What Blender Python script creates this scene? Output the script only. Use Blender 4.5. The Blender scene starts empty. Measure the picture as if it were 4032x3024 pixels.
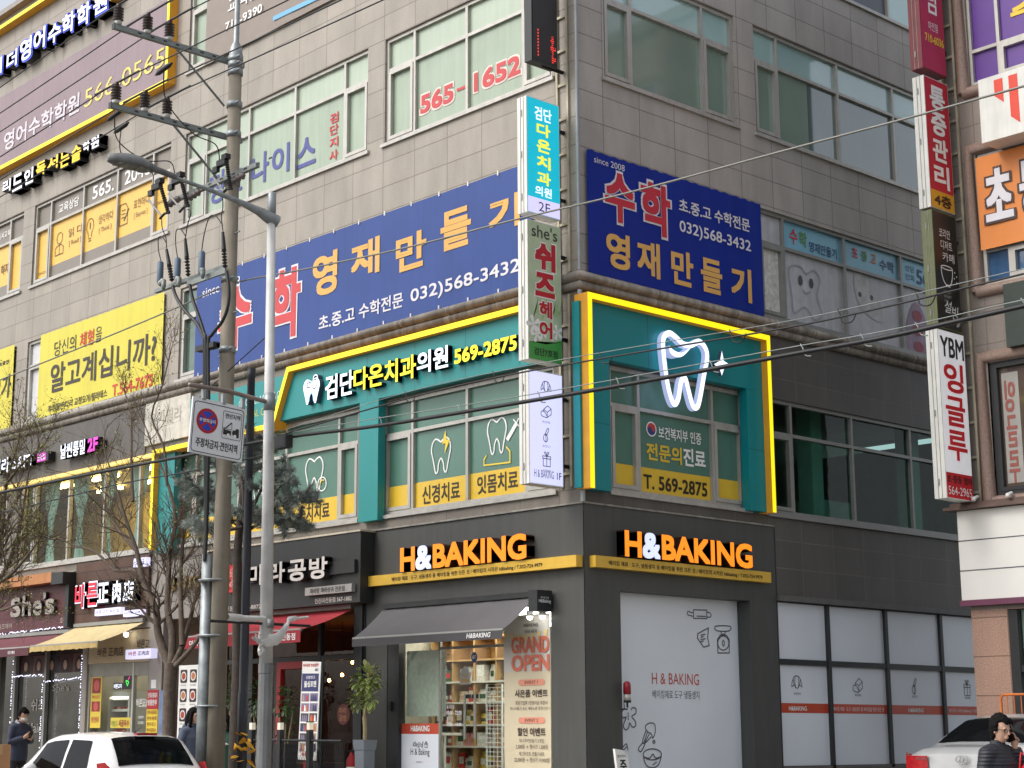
import bpy, bmesh, random
from math import *
from mathutils import Vector, Matrix
SC = bpy.context.scene
COL = SC.collection
# ------------------------------------------------------------------ camera, world, sun, exposure
YAW, PITCH, ROLL = radians(-48.85), radians(11.573), radians(0.139)
FPX, PPX, PPY = 6630.2, 1744.66, 1512.0          # focal length and principal point on a 4032 x 3024 frame
CAM = Vector((16.693, -17.244, 1.6))
_fwd = Vector((sin(YAW)*cos(PITCH), cos(YAW)*cos(PITCH), sin(PITCH)))
_rgt = Vector((cos(YAW), -sin(YAW), 0.0)); _up = _rgt.cross(_fwd)
_r2 = cos(ROLL)*_rgt + sin(ROLL)*_up; _u2 = -sin(ROLL)*_rgt + cos(ROLL)*_up
cd = bpy.data.cameras.new('camera'); cam = bpy.data.objects.new('camera', cd); COL.objects.link(cam)
cam.matrix_world = Matrix(((_r2.x, _u2.x, -_fwd.x, CAM.x), (_r2.y, _u2.y, -_fwd.y, CAM.y), (_r2.z, _u2.z, -_fwd.z, CAM.z), (0, 0, 0, 1)))
cd.sensor_fit = 'HORIZONTAL'; cd.sensor_width = 36.0; cd.lens = 36.0*FPX/4032.0
cd.shift_x = (2016.0-PPX)/4032.0; cd.shift_y = (PPY-1512.0)/4032.0
cd.clip_start = 0.1; cd.clip_end = 2000.0
SC.camera = cam
SUN_AZ, SUN_EL = radians(205.0), radians(46.0)     # clockwise from +Y
w = bpy.data.worlds.new('World'); SC.world = w; w.use_nodes = True
nt = w.node_tree; bg = nt.nodes['Background']
sky = nt.nodes.new('ShaderNodeTexSky'); sky.sky_type = 'NISHITA'; sky.sun_disc = False
sky.sun_elevation = SUN_EL; sky.sun_rotation = SUN_AZ; sky.air_density = 1.0; sky.dust_density = 4.0; sky.ozone_density = 1.0
hs = nt.nodes.new('ShaderNodeHueSaturation'); hs.inputs['Saturation'].default_value = 0.34; hs.inputs['Value'].default_value = 1.5
nt.links.new(sky.outputs[0], hs.inputs['Color']); nt.links.new(hs.outputs[0], bg.inputs['Color']); bg.inputs['Strength'].default_value = 0.15
sl = bpy.data.lights.new('sun', 'SUN'); sl.energy = .8; sl.angle = radians(24); sl.color = (1.0, 0.93, 0.84)
so = bpy.data.objects.new('sun', sl); COL.objects.link(so)
_sd = Vector((sin(SUN_AZ)*cos(SUN_EL), cos(SUN_AZ)*cos(SUN_EL), sin(SUN_EL)))
so.rotation_euler = _sd.to_track_quat('Z', 'Y').to_euler(); so.location = (0, -30, 40)
SC.view_settings.view_transform = 'Standard'; SC.view_settings.look = 'None'; SC.view_settings.exposure = 0.14; SC.view_settings.gamma = 1.0
SC.render.engine = 'CYCLES'; SC.cycles.use_denoising = True
SC.cycles.max_bounces = 8; SC.cycles.transparent_max_bounces = 16; SC.cycles.caustics_reflective = False; SC.cycles.caustics_refractive = False
SC.cycles.sample_clamp_indirect = 6.0
random.seed(7)

# ------------------------------------------------------------------ where a point of the photo lies on a real plane
def ray(px, py):
    return _r2*((px-PPX)/FPX) + _u2*((PPY-py)/FPX) + _fwd
def at_y(px, py, y):
    d = ray(px, py); return CAM + d*((y-CAM.y)/d.y)
def at_x(px, py, x):
    d = ray(px, py); return CAM + d*((x-CAM.x)/d.x)
ZR = {1:(0,0,.6088),2:(0,1000,.6088),3:(0,2010,.6112),6:(700,2000,.6173),14:(400,0,.4219),15:(400,600,.4822),16:(650,1400,.4219)}
def zy(z, x, y, Y): a, b, s = ZR[z]; return at_y(a+x*s, b+y*s, Y)
def zx(z, x, y, X): a, b, s = ZR[z]; return at_x(a+x*s, b+y*s, X)

# ------------------------------------------------------------------ materials
def C(r, g, b, k=1.0):
    f = lambda c: ((c/255.0)/12.92 if c <= 10.3 else ((c/255.0+.055)/1.055)**2.4)*k
    return (f(r), f(g), f(b), 1.0)
MATS = {}
def mat(name, col, rough=.6, metal=0., var=.1, scale=5., bump=0., bscale=60., emit=0., ecol=None, spec=.5, coat=0., streak=0., alpha=1.):
    if name in MATS: return MATS[name]
    m = bpy.data.materials.new(name); m.use_nodes = True; t = m.node_tree; N = t.nodes; K = t.links; b = N['Principled BSDF']
    b.inputs['Roughness'].default_value = rough; b.inputs['Metallic'].default_value = metal; b.inputs['Specular IOR Level'].default_value = spec
    b.inputs['Coat Weight'].default_value = coat
    tc = N.new('ShaderNodeTexCoord'); n = N.new('ShaderNodeTexNoise'); n.inputs['Scale'].default_value = scale; n.inputs['Detail'].default_value = 6
    K.new(tc.outputs['Object'], n.inputs['Vector'])
    mr = N.new('ShaderNodeMapRange'); mr.inputs['From Min'].default_value = .3; mr.inputs['From Max'].default_value = .7
    mr.inputs['To Min'].default_value = 1-var; mr.inputs['To Max'].default_value = 1+var; K.new(n.outputs['Fac'], mr.inputs['Value'])
    fac = mr.outputs[0]
    if streak:
        mp = N.new('ShaderNodeMapping'); mp.inputs['Scale'].default_value = (9, 9, .7); K.new(tc.outputs['Object'], mp.inputs['Vector'])
        n2 = N.new('ShaderNodeTexNoise'); n2.inputs['Scale'].default_value = 1.0; n2.inputs['Detail'].default_value = 5; K.new(mp.outputs[0], n2.inputs['Vector'])
        m2 = N.new('ShaderNodeMapRange'); m2.inputs['From Min'].default_value = .35; m2.inputs['From Max'].default_value = .62
        m2.inputs['To Min'].default_value = 1-streak; m2.inputs['To Max'].default_value = 1.0; K.new(n2.outputs['Fac'], m2.inputs['Value'])
        mu = N.new('ShaderNodeMath'); mu.operation = 'MULTIPLY'; K.new(fac, mu.inputs[0]); K.new(m2.outputs[0], mu.inputs[1]); fac = mu.outputs[0]
    mx = N.new('ShaderNodeVectorMath'); mx.operation = 'SCALE'; mx.inputs[0].default_value = col[:3]; K.new(fac, mx.inputs['Scale'])
    K.new(mx.outputs[0], b.inputs['Base Color'])
    if bump:
        nb = N.new('ShaderNodeTexNoise'); nb.inputs['Scale'].default_value = bscale; nb.inputs['Detail'].default_value = 4; K.new(tc.outputs['Object'], nb.inputs['Vector'])
        bp = N.new('ShaderNodeBump'); bp.inputs['Strength'].default_value = bump; bp.inputs['Distance'].default_value = .02
        K.new(nb.outputs['Fac'], bp.inputs['Height']); K.new(bp.outputs[0], b.inputs['Normal'])
    if emit:
        ec = ecol or col
        b.inputs['Emission Color'].default_value = ec if len(ec) == 4 else (*ec, 1); b.inputs['Emission Strength'].default_value = emit
    MATS[name] = m; return m
def glass(name, tint=(.8, .85, .82), fac=.1, rough=.01, span=.5):
    if name in MATS: return MATS[name]
    m = bpy.data.materials.new(name); m.use_nodes = True; t = m.node_tree; N = t.nodes; K = t.links
    for x in list(N):
        if x.type == 'BSDF_PRINCIPLED': N.remove(x)
    o = [x for x in N if x.type == 'OUTPUT_MATERIAL'][0]
    a = N.new('ShaderNodeBsdfTransparent'); g = N.new('ShaderNodeBsdfGlossy'); g.inputs['Roughness'].default_value = rough
    tc = N.new('ShaderNodeTexCoord'); n = N.new('ShaderNodeTexNoise'); n.inputs['Scale'].default_value = 2.0; K.new(tc.outputs['Object'], n.inputs['Vector'])
    mr = N.new('ShaderNodeMapRange'); mr.inputs['To Min'].default_value = .9; mr.inputs['To Max'].default_value = 1.05; K.new(n.outputs['Fac'], mr.inputs['Value'])
    sc = N.new('ShaderNodeVectorMath'); sc.operation = 'SCALE'; sc.inputs[0].default_value = tint[:3]; K.new(mr.outputs[0], sc.inputs['Scale']); K.new(sc.outputs[0], a.inputs['Color'])
    bp = N.new('ShaderNodeBump'); bp.inputs['Strength'].default_value = .03; bp.inputs['Distance'].default_value = .05; K.new(n.outputs['Fac'], bp.inputs['Height']); K.new(bp.outputs[0], g.inputs['Normal'])
    lw = N.new('ShaderNodeLayerWeight'); lw.inputs['Blend'].default_value = .35
    mm = N.new('ShaderNodeMapRange'); mm.inputs['To Min'].default_value = fac; mm.inputs['To Max'].default_value = min(1, fac+.55); mm.inputs['To Max'].default_value = min(1, fac+span); K.new(lw.outputs['Fresnel'], mm.inputs['Value'])
    mx = N.new('ShaderNodeMixShader'); K.new(mm.outputs[0], mx.inputs[0]); K.new(a.outputs[0], mx.inputs[1]); K.new(g.outputs[0], mx.inputs[2]); K.new(mx.outputs[0], o.inputs[0])
    MATS[name] = m; return m
def granite(name, col, axis, tw, th, ou, oz, joint, tvar=.1, speck=.35, rough=.55, stain=.18, sscale=70.):
    """stone cladding: tiles with thin joints, per-tile tone, mineral speckle and rain streaks"""
    m = bpy.data.materials.new(name); m.use_nodes = True; t = m.node_tree; N = t.nodes; K = t.links; b = N['Principled BSDF']
    b.inputs['Roughness'].default_value = rough
    tc = N.new('ShaderNodeTexCoord'); sp = N.new('ShaderNodeSeparateXYZ'); K.new(tc.outputs['Object'], sp.inputs[0])
    def off(o, v):
        x = N.new('ShaderNodeMath'); x.operation = 'ADD'; x.inputs[1].default_value = v; K.new(o, x.inputs[0]); return x.outputs[0]
    cb = N.new('ShaderNodeCombineXYZ'); K.new(off(sp.outputs[axis], -ou+100*tw), cb.inputs[0]); K.new(off(sp.outputs['Z'], -oz+100*th), cb.inputs[1])
    br = N.new('ShaderNodeTexBrick'); br.offset = 0; br.squash = 1; br.inputs['Scale'].default_value = 1
    br.inputs['Brick Width'].default_value = tw; br.inputs['Row Height'].default_value = th; br.inputs['Mortar Size'].default_value = .009; br.inputs['Mortar Smooth'].default_value = .2
    br.inputs['Color1'].default_value = (1-tvar, 1-tvar, 1-tvar, 1); br.inputs['Color2'].default_value = (1+tvar, 1+tvar*.9, 1+tvar*.8, 1)
    br.inputs['Mortar'].default_value = (joint, joint*.95, joint*.9, 1); K.new(cb.outputs[0], br.inputs['Vector'])
    n = N.new('ShaderNodeTexNoise'); n.inputs['Scale'].default_value = sscale; n.inputs['Detail'].default_value = 3; n.inputs['Roughness'].default_value = .7; K.new(tc.outputs['Object'], n.inputs['Vector'])
    mr = N.new('ShaderNodeMapRange'); mr.inputs['From Min'].default_value = .3; mr.inputs['From Max'].default_value = .7; mr.inputs['To Min'].default_value = 1-speck; mr.inputs['To Max'].default_value = 1+speck; K.new(n.outputs['Fac'], mr.inputs['Value'])
    mp = N.new('ShaderNodeMapping'); mp.inputs['Scale'].default_value = (1.7, 1.7, .5); K.new(tc.outputs['Object'], mp.inputs['Vector'])
    s = N.new('ShaderNodeTexNoise'); s.inputs['Scale'].default_value = 1.0; s.inputs['Detail'].default_value = 7; s.inputs['Roughness'].default_value = .65; K.new(mp.outputs[0], s.inputs['Vector'])
    m3 = N.new('ShaderNodeMapRange'); m3.inputs['From Min'].default_value = .36; m3.inputs['From Max'].default_value = .6; m3.inputs['To Min'].default_value = 1-stain; m3.inputs['To Max'].default_value = 1.04; K.new(s.outputs['Fac'], m3.inputs['Value'])
    mu = N.new('ShaderNodeMath'); mu.operation = 'MULTIPLY'; K.new(mr.outputs[0], mu.inputs[0]); K.new(m3.outputs[0], mu.inputs[1])
    v1 = N.new('ShaderNodeVectorMath'); v1.operation = 'MULTIPLY'; v1.inputs[1].default_value = col[:3]; K.new(br.outputs['Color'], v1.inputs[0])
    v2 = N.new('ShaderNodeVectorMath'); v2.operation = 'SCALE'; K.new(v1.outputs[0], v2.inputs[0]); K.new(mu.outputs[0], v2.inputs['Scale'])
    K.new(v2.outputs[0], b.inputs['Base Color'])
    bp = N.new('ShaderNodeBump'); bp.inputs['Strength'].default_value = .5; bp.inputs['Distance'].default_value = .006; bp.invert = True
    K.new(br.outputs['Fac'], bp.inputs['Height']); K.new(bp.outputs[0], b.inputs['Normal'])
    MATS[name] = m; return m

# ------------------------------------------------------------------ frames of reference: u runs right, z up, d out of the wall
class Fr:
    def __init__(s, o, ex, en, ez=(0, 0, 1)): s.o, s.ex, s.en, s.ez = Vector(o), Vector(ex), Vector(en), Vector(ez)
    def P(s, u, z, d=0.): return s.o + s.ex*u + s.ez*z + s.en*d
SL = Fr((0, 0, 0), (1, 0, 0), (0, -1, 0))          # street facade
SR = Fr((0, 0, 0), (0, 1, 0), (1, 0, 0))           # alley facade
SN = Fr((0, 6, 0), (1, 0, 0), (0, -1, 0))          # neighbour's front
GLY = {}
def glyph(text, bold, ext, shear=0.):
    k = (text, bold, ext, shear)
    if k not in GLY:
        c = bpy.data.curves.new('lettering', 'FONT'); c.body = text; c.offset = bold; c.extrude = .5 if ext else 0.; c.resolution_u = 3; c.shear = shear; c.space_line = .95
        o = bpy.data.objects.new('lettering', c); me = o.to_mesh()
        v = [x.co.copy() for x in me.vertices]; f = [(tuple(p.vertices), p.normal.z) for p in me.polygons]
        o.to_mesh_clear(); bpy.data.objects.remove(o); bpy.data.curves.remove(c)
        if not v: v = [Vector((0, 0, 0)), Vector((1, 1, 0))]
        xs = [p.x for p in v]; ys = [p.y for p in v]
        GLY[k] = (v, f, min(xs), max(xs), min(ys), max(ys))
    return GLY[k]
def smooth(pts, n=6, closed=False):
    out = []; L = len(pts)
    for i in range(L if closed else L-1):
        g = (lambda j: pts[j % L]) if closed else (lambda j: pts[min(max(j, 0), L-1)])
        p0, p1, p2, p3 = g(i-1), g(i), g(i+1), g(i+2)
        for k in range(n):
            t = k/n; t2, t3 = t*t, t*t*t
            out.append(tuple(.5*((2*b)+(-a+c)*t+(2*a-5*b+4*c-d)*t2+(-a+3*b-3*c+d)*t3) for a, b, c, d in zip(p0, p1, p2, p3)))
    if not closed: out.append(tuple(pts[-1]))
    return out
class MB:
    def __init__(s): s.v = []; s.f = []; s.m = []; s.sm = []
    def add(s, vs, fs, mi=0, sm=False):
        n = len(s.v); s.v += [Vector(x) for x in vs]
        for f in fs: s.f.append([i+n for i in f]); s.m.append(mi); s.sm.append(sm)
        return s
    def hexa(s, p, mi=0):
        return s.add(p, [(0, 3, 2, 1), (4, 5, 6, 7), (0, 1, 5, 4), (1, 2, 6, 5), (2, 3, 7, 6), (3, 0, 4, 7)], mi)
    def box(s, x0, x1, y0, y1, z0, z1, mi=0):
        return s.hexa([(x0, y0, z0), (x1, y0, z0), (x1, y1, z0), (x0, y1, z0), (x0, y0, z1), (x1, y0, z1), (x1, y1, z1), (x0, y1, z1)], mi)
    def fbox(s, fr, u0, u1, z0, z1, d0, d1, mi=0):
        a = [fr.P(u0, z0, d0), fr.P(u1, z0, d0), fr.P(u1, z1, d0), fr.P(u0, z1, d0), fr.P(u0, z0, d1), fr.P(u1, z0, d1), fr.P(u1, z1, d1), fr.P(u0, z1, d1)]
        return s.hexa(a, mi)
    def quad(s, fr, u0, u1, z0, z1, d, mi=0):
        return s.add([fr.P(u0, z0, d), fr.P(u1, z0, d), fr.P(u1, z1, d), fr.P(u0, z1, d)], [(0, 1, 2, 3)], mi)
    def fpoly(s, fr, pts, d0, d1, mi=0, si=None):
        n = len(pts); A = sum(pts[i][0]*pts[(i+1) % n][1]-pts[(i+1) % n][0]*pts[i][1] for i in range(n))
        if A < 0: pts = pts[::-1]
        s.add([fr.P(u, z, d1) for u, z in pts], [tuple(range(n))], mi)
        if d0 is not None and d0 != d1:
            vs = [fr.P(u, z, d0) for u, z in pts]+[fr.P(u, z, d1) for u, z in pts]
            s.add(vs, [(i, (i+1) % n, n+(i+1) % n, n+i) for i in range(n)]+[tuple(range(n-1, -1, -1))], mi if si is None else si)
        return s
    def text(s, fr, txt, u0, z0, u1, z1, d0, d1=None, mi=0, si=None, bold=.0, shear=0., flip=False):
        """lettering filling the box u0..u1, z0..z1 at depth d0 (flat) or raised d0..d1"""
        v, f, a, b, c, e = glyph(txt, 0., d1 is not None, shear)
        em = .5*((u1-u0)/(b-a or 1)+(z1-z0)/(e-c or 1)); r = min(bold*em*.62, .22*abs(u1-u0), .22*abs(z1-z0))
        if bold >= .02: sh = [(-r, -r), (r, -r), (r, r), (-r, r)]+([(r, 0.), (-r, 0.), (0., r), (0., -r)] if bold >= .05 else [])
        else: sh = [(0., 0.)]; r = 0.
        for k, (su, sz) in enumerate(sh):
            n = len(s.v); de = .00035*k
            for p in v:
                fx = (p.x-a)/(b-a or 1)
                if flip: fx = 1-fx
                s.v.append(fr.P(u0+r+(u1-u0-2*r)*fx+su, z0+r+(z1-z0-2*r)*(p.y-c)/(e-c or 1)+sz, (d0 if d1 is None else d0+(d1-d0)*(p.z+.5))+de))
            for q, nz in f:
                if nz < -.5: continue
                s.f.append([i+n for i in (q[::-1] if flip else q)]); s.m.append(mi if nz > .5 or si is None else si); s.sm.append(False)
        return s
    def stroke(s, fr, pts, w, d0, d1=None, mi=0, si=None, closed=False):
        """a line of width w drawn on a surface, raised if d1 is given"""
        P = [Vector((p[0], p[1])) for p in pts]; Q = []
        for p in P:
            if not Q or (p-Q[-1]).length > 1e-5: Q.append(p)
        if closed and (Q[0]-Q[-1]).length < 1e-5: Q.pop()
        n = len(Q); L = []; R = []
        for i in range(n):
            a = Q[i-1] if (closed or i) else Q[i]; c = Q[(i+1) % n] if (closed or i < n-1) else Q[i]
            t1 = (Q[i]-a).normalized() if (Q[i]-a).length > 0 else (c-Q[i]).normalized(); t2 = (c-Q[i]).normalized() if (c-Q[i]).length > 0 else t1
            t = (t1+t2); t = t.normalized() if t.length > 1e-4 else t1; nn = Vector((-t.y, t.x)); k = 1/max(.45, nn.dot(Vector((-t1.y, t1.x))))
            L.append(Q[i]+nn*w/2*k); R.append(Q[i]-nn*w/2*k)
        m = n if closed else n-1; dd = d0 if d1 is None else d1
        s.add([fr.P(p.x, p.y, dd) for p in R]+[fr.P(p.x, p.y, dd) for p in L], [(i, (i+1) % n, n+(i+1) % n, n+i) for i in range(m)], mi)
        if d1 is not None:
            for E, fl in ((R, 0), (L, 1)):
                vs = [fr.P(p.x, p.y, d0) for p in E]+[fr.P(p.x, p.y, d1) for p in E]
                fs = [(i, (i+1) % n, n+(i+1) % n, n+i) for i in range(m)]
                s.add(vs, [x[::-1] for x in fs] if fl else fs, mi if si is None else si)
        return s
    def disc(s, fr, u, z, r, d, mi=0, n=20, rz=None, d0=None):
        return s.fpoly(fr, [(u+r*cos(2*pi*i/n), z+(rz or r)*sin(2*pi*i/n)) for i in range(n)], d0 if d0 is not None else d, d, mi)
    def tube(s, pts, r, n=6, mi=0, caps=True):
        P = [Vector(p) for p in pts]; m = len(P); rr = r if isinstance(r, (list, tuple)) else [r]*m
        vs = []; prev = None
        for i in range(m):
            t = (P[min(i+1, m-1)]-P[max(i-1, 0)]).normalized()
            if prev is None:
                a = Vector((0, 0, 1)) if abs(t.z) < .9 else Vector((1, 0, 0)); prev = t.cross(a).normalized()
            x = (prev-t*prev.dot(t)); x = x.normalized() if x.length > 1e-6 else t.orthogonal().normalized(); y = t.cross(x); prev = x
            vs += [P[i]+(x*cos(2*pi*k/n)+y*sin(2*pi*k/n))*rr[i] for k in range(n)]
        fs = [(i*n+k, i*n+(k+1) % n, (i+1)*n+(k+1) % n, (i+1)*n+k) for i in range(m-1) for k in range(n)]
        s.add(vs, fs, mi, True)
        if caps: s.add(vs[:n], [tuple(range(n-1, -1, -1))], mi); s.add(vs[-n:], [tuple(range(n))], mi)
        return s
    def lathe(s, base, prof, n=16, mi=0, axis=None, sm=True):
        b = Vector(base); ax = Vector(axis or (0, 0, 1)).normalized(); x = ax.orthogonal().normalized(); y = ax.cross(x)
        vs = [b+ax*z+(x*cos(2*pi*k/n)+y*sin(2*pi*k/n))*r for r, z in prof for k in range(n)]
        m = len(prof); fs = [(i*n+k, i*n+(k+1) % n, (i+1)*n+(k+1) % n, (i+1)*n+k) for i in range(m-1) for k in range(n)]
        fs += [tuple(range(n-1, -1, -1)), tuple(range((m-1)*n, m*n))]
        return s.add(vs, fs, mi, sm)
    def ball(s, c, r, nu=12, nv=8, mi=0):
        c = Vector(c); r = r if isinstance(r, (tuple, list)) else (r, r, r)
        vs = [c+Vector((r[0]*sin(pi*j/nv)*cos(2*pi*i/nu), r[1]*sin(pi*j/nv)*sin(2*pi*i/nu), -r[2]*cos(pi*j/nv))) for j in range(nv+1) for i in range(nu)]
        return s.add(vs, [(j*nu+i, j*nu+(i+1) % nu, (j+1)*nu+(i+1) % nu, (j+1)*nu+i) for j in range(nv) for i in range(nu)], mi, True)
    def build(s, name, mats, parent=None, local=False):
        o0 = Vector((0, 0, 0))
        if parent is not None and not local:
            p = parent
            while p is not None: o0 = o0+p.location; p = p.parent
        me = bpy.data.meshes.new(name)
        me.from_pydata([tuple(x-o0) for x in s.v], [], s.f)
        for m in (mats if isinstance(mats, (list, tuple)) else [mats]): me.materials.append(m)
        me.polygons.foreach_set('material_index', s.m); me.polygons.foreach_set('use_smooth', s.sm); me.update()
        o = bpy.data.objects.new(name, me); COL.objects.link(o)
        if parent is not None: o.parent = parent
        return o
def thing(name, label, cat, loc=(0, 0, 0), group=None):
    o = bpy.data.objects.new(name, None); COL.objects.link(o); o.location = loc; o.empty_display_size = .2
    o['label'] = label; o['category'] = cat
    if group: o['group'] = group
    return o
def tag(o, label, cat, group=None):
    o['label'] = label; o['category'] = cat
    if group: o['group'] = group
    return o
def struct(o, kind='structure'): o['kind'] = kind; return o
def dup(root, loc, label=None, group=None, rz=None):
    r = root.copy(); COL.objects.link(r); r.location = loc
    if rz is not None: r.rotation_euler.z = rz
    if label: r['label'] = label
    if group: r['group'] = group
    for ch in list(root.children):
        c = ch.copy(); COL.objects.link(c); c.parent = r
        for g in list(ch.children):
            e = g.copy(); COL.objects.link(e); e.parent = c
    return r
# ------------------------------------------------------------------ palette
M_GL = granite('granite_street', C(159, 152, 142), 'X', .829, .4455, -4.606, 10.615, .6, tvar=.075, speck=.26, stain=.15)
M_GR = granite('granite_alley', C(174, 168, 162), 'Y', .822, .453, .563, 10.6, .52, tvar=.07, speck=.3, stain=.14)
M_GB = granite('granite_brown', C(124, 117, 108), 'X', .829, .4455, -4.606, 4.98, .7, tvar=.06, speck=.3, stain=.25)
M_GD = granite('granite_dark', C(90, 86, 82), 'Y', .838, .443, 5.081, 4.57, 1.5, tvar=.10, speck=.3, stain=.2)
M_CORN = mat('cornice_stone', C(150, 142, 132), .7, var=.18, scale=3, bump=.3, streak=.45)
M_CHAR = mat('charcoal_panel', C(73, 74, 72), .55, var=.06, scale=1.5, bump=.08, bscale=200, streak=.12)
M_ALU = mat('aluminium_frame', C(186, 183, 176), .4, .3, var=.06, streak=.15)
M_ALUD = mat('grey_frame', C(142, 142, 138), .45, .2, var=.08)
M_BLK = mat('black_metal', C(34, 35, 38), .45, .3, var=.15)
M_BLKP = mat('black_paint', C(40, 42, 44), .5, var=.12, streak=.15)
M_DARK = mat('dark_interior', C(46, 45, 44), .8, var=.2)
M_ROOF = mat('roof_concrete', C(120, 118, 114), .9, var=.15)
M_FROST = mat('frosted_film_green', C(160, 176, 156), .22, var=.07, scale=1.2, streak=.10)
M_FROST2 = mat('frosted_film_pale', C(176, 190, 171), .2, var=.07, scale=1.1, streak=.08)
M_TINT = glass('tinted_green_glass', (.44, .68, .60), .03, .02, .12)
M_TINTO = mat('tinted_blind_glass', C(128, 150, 138), .12, var=.10, scale=.7, spec=1.0, coat=.6)
M_SKYP = mat('painted_sky_reflection', C(172, 206, 204), .07, var=.08, scale=.8, spec=1.0, coat=.8)  # pale cyan base colour paints the bright sky reflection into the panes
M_TEALF = mat('teal_window_film', C(84, 124, 110), .25, var=.05, scale=2)
M_YELF = mat('yellow_window_film', C(226, 188, 58), .3, var=.04)
M_GRNF = mat('dark_green_glass', C(74, 98, 86), .1, var=.12, scale=1.5, coat=.5)
M_PAPER = mat('paper_on_glass', C(214, 214, 216), .5, var=.06, scale=4, streak=.1)
M_CLEAR = glass('clear_glass', (.9, .95, .92), .03, .01, .22)
M_GREYF = mat('grey_window_film', C(128, 120, 110), .35, var=.04)
M_OCHRE = mat('ochre_window_film', C(232, 186, 84), .35, var=.04)
M_WHITEF = mat('white_window_film', C(226, 232, 240), .3, var=.045, scale=.7, bump=.06, bscale=5, coat=.12)
M_WHITE = mat('white_paint', C(236, 236, 232), .4, var=.04)
M_INK = mat('dark_ink', C(34, 32, 34), .5, var=.05)
M_INKG = mat('grey_ink', C(84, 86, 92), .5, var=.05)
M_WINK = mat('white_ink', C(240, 240, 238), .5, var=.03)
def ink(r, g, b, rough=.5): return mat('ink_%d_%d_%d' % (r, g, b), C(r, g, b), rough, var=.04, scale=3)
def led(r, g, b, s=1.0): return mat('lit_%d_%d_%d_%d' % (r, g, b, int(s*100)), C(r, g, b, .5), .4, var=.02, emit=s, ecol=C(r, g, b))
def rp(fr, u, z, d):
    """the point of the plane at depth d that is seen where (u, z) of the wall plane is seen"""
    a = fr.P(u, z, 0); r = a-CAM; t = (d-(CAM-fr.o).dot(fr.en))/r.dot(fr.en); q = CAM+r*t-fr.o
    return q.dot(fr.ex), q.dot(fr.ez)

# ------------------------------------------------------------------ ground
g = MB(); g.add([(-400, -400, .03), (400, -400, .03), (400, 400, .03), (-400, 400, .03)], [(0, 1, 2, 3)]); struct(g.build('ground', mat('earth', C(120, 116, 108), .9, var=.2)))
g = MB(); g.add([(-200, -16, .05), (200, -16, .05), (200, -3.9, .05), (-200, -3.9, .05)], [(0, 1, 2, 3)]); struct(g.build('road', mat('asphalt', C(62, 62, 64), .85, var=.25, scale=3, bump=.4, bscale=150)))
g = MB(); g.box(-60, .4, -3.75, -.02, .031, .2); struct(g.build('pavement', mat('paving', C(150, 142, 134), .8, var=.15, scale=8, bump=.2)))
g = MB(); g.box(-60, .4, -3.895, -3.752, .051, .21); struct(g.build('kerb', mat('kerb_stone', C(160, 158, 152), .8, var=.12)))
g = MB(); g.box(.42, 40, -1.2, 5.95, .031, .31); struct(g.build('parking_apron', mat('concrete_apron', C(140, 138, 132), .85, var=.15)))
g = MB(); g.add([(-200, -9.9, .054), (200, -9.9, .054), (200, -9.75, .054), (-200, -9.75, .054)], [(0, 1, 2, 3)]); struct(g.build('road_marking', mat('road_paint', C(220, 190, 60), .7, var=.15)))

# ------------------------------------------------------------------ the corner building
BLD = thing('commercial_building', 'granite clad corner block with shops below and framed windows on two street sides', 'building')
def wall(fr, u0, u1, z0, z1, holes, rev, m, name='wall', parent=None, d=0.):
    b = MB(); us = sorted({u0, u1, *[h[0] for h in holes], *[h[1] for h in holes]}); zs = sorted({z0, z1, *[h[2] for h in holes], *[h[3] for h in holes]})
    for i in range(len(us)-1):
        for j in range(len(zs)-1):
            cu, cz = (us[i]+us[i+1])/2, (zs[j]+zs[j+1])/2
            if any(h[0] < cu < h[1] and h[2] < cz < h[3] for h in holes): continue
            b.quad(fr, us[i], us[i+1], zs[j], zs[j+1], d)
    for a, c, e, f in holes:
        P = fr.P
        b.add([P(a, e, d), P(c, e, d), P(c, e, d-rev), P(a, e, d-rev)], [(0, 3, 2, 1)]); b.add([P(a, f, d), P(c, f, d), P(c, f, d-rev), P(a, f, d-rev)], [(0, 1, 2, 3)])
        b.add([P(a, e, d), P(a, f, d), P(a, f, d-rev), P(a, e, d-rev)], [(0, 1, 2, 3)]); b.add([P(c, e, d), P(c, f, d), P(c, f, d-rev), P(c, e, d-rev)], [(0, 3, 2, 1)])
    return b.build(name, m, parent or BLD)
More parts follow.
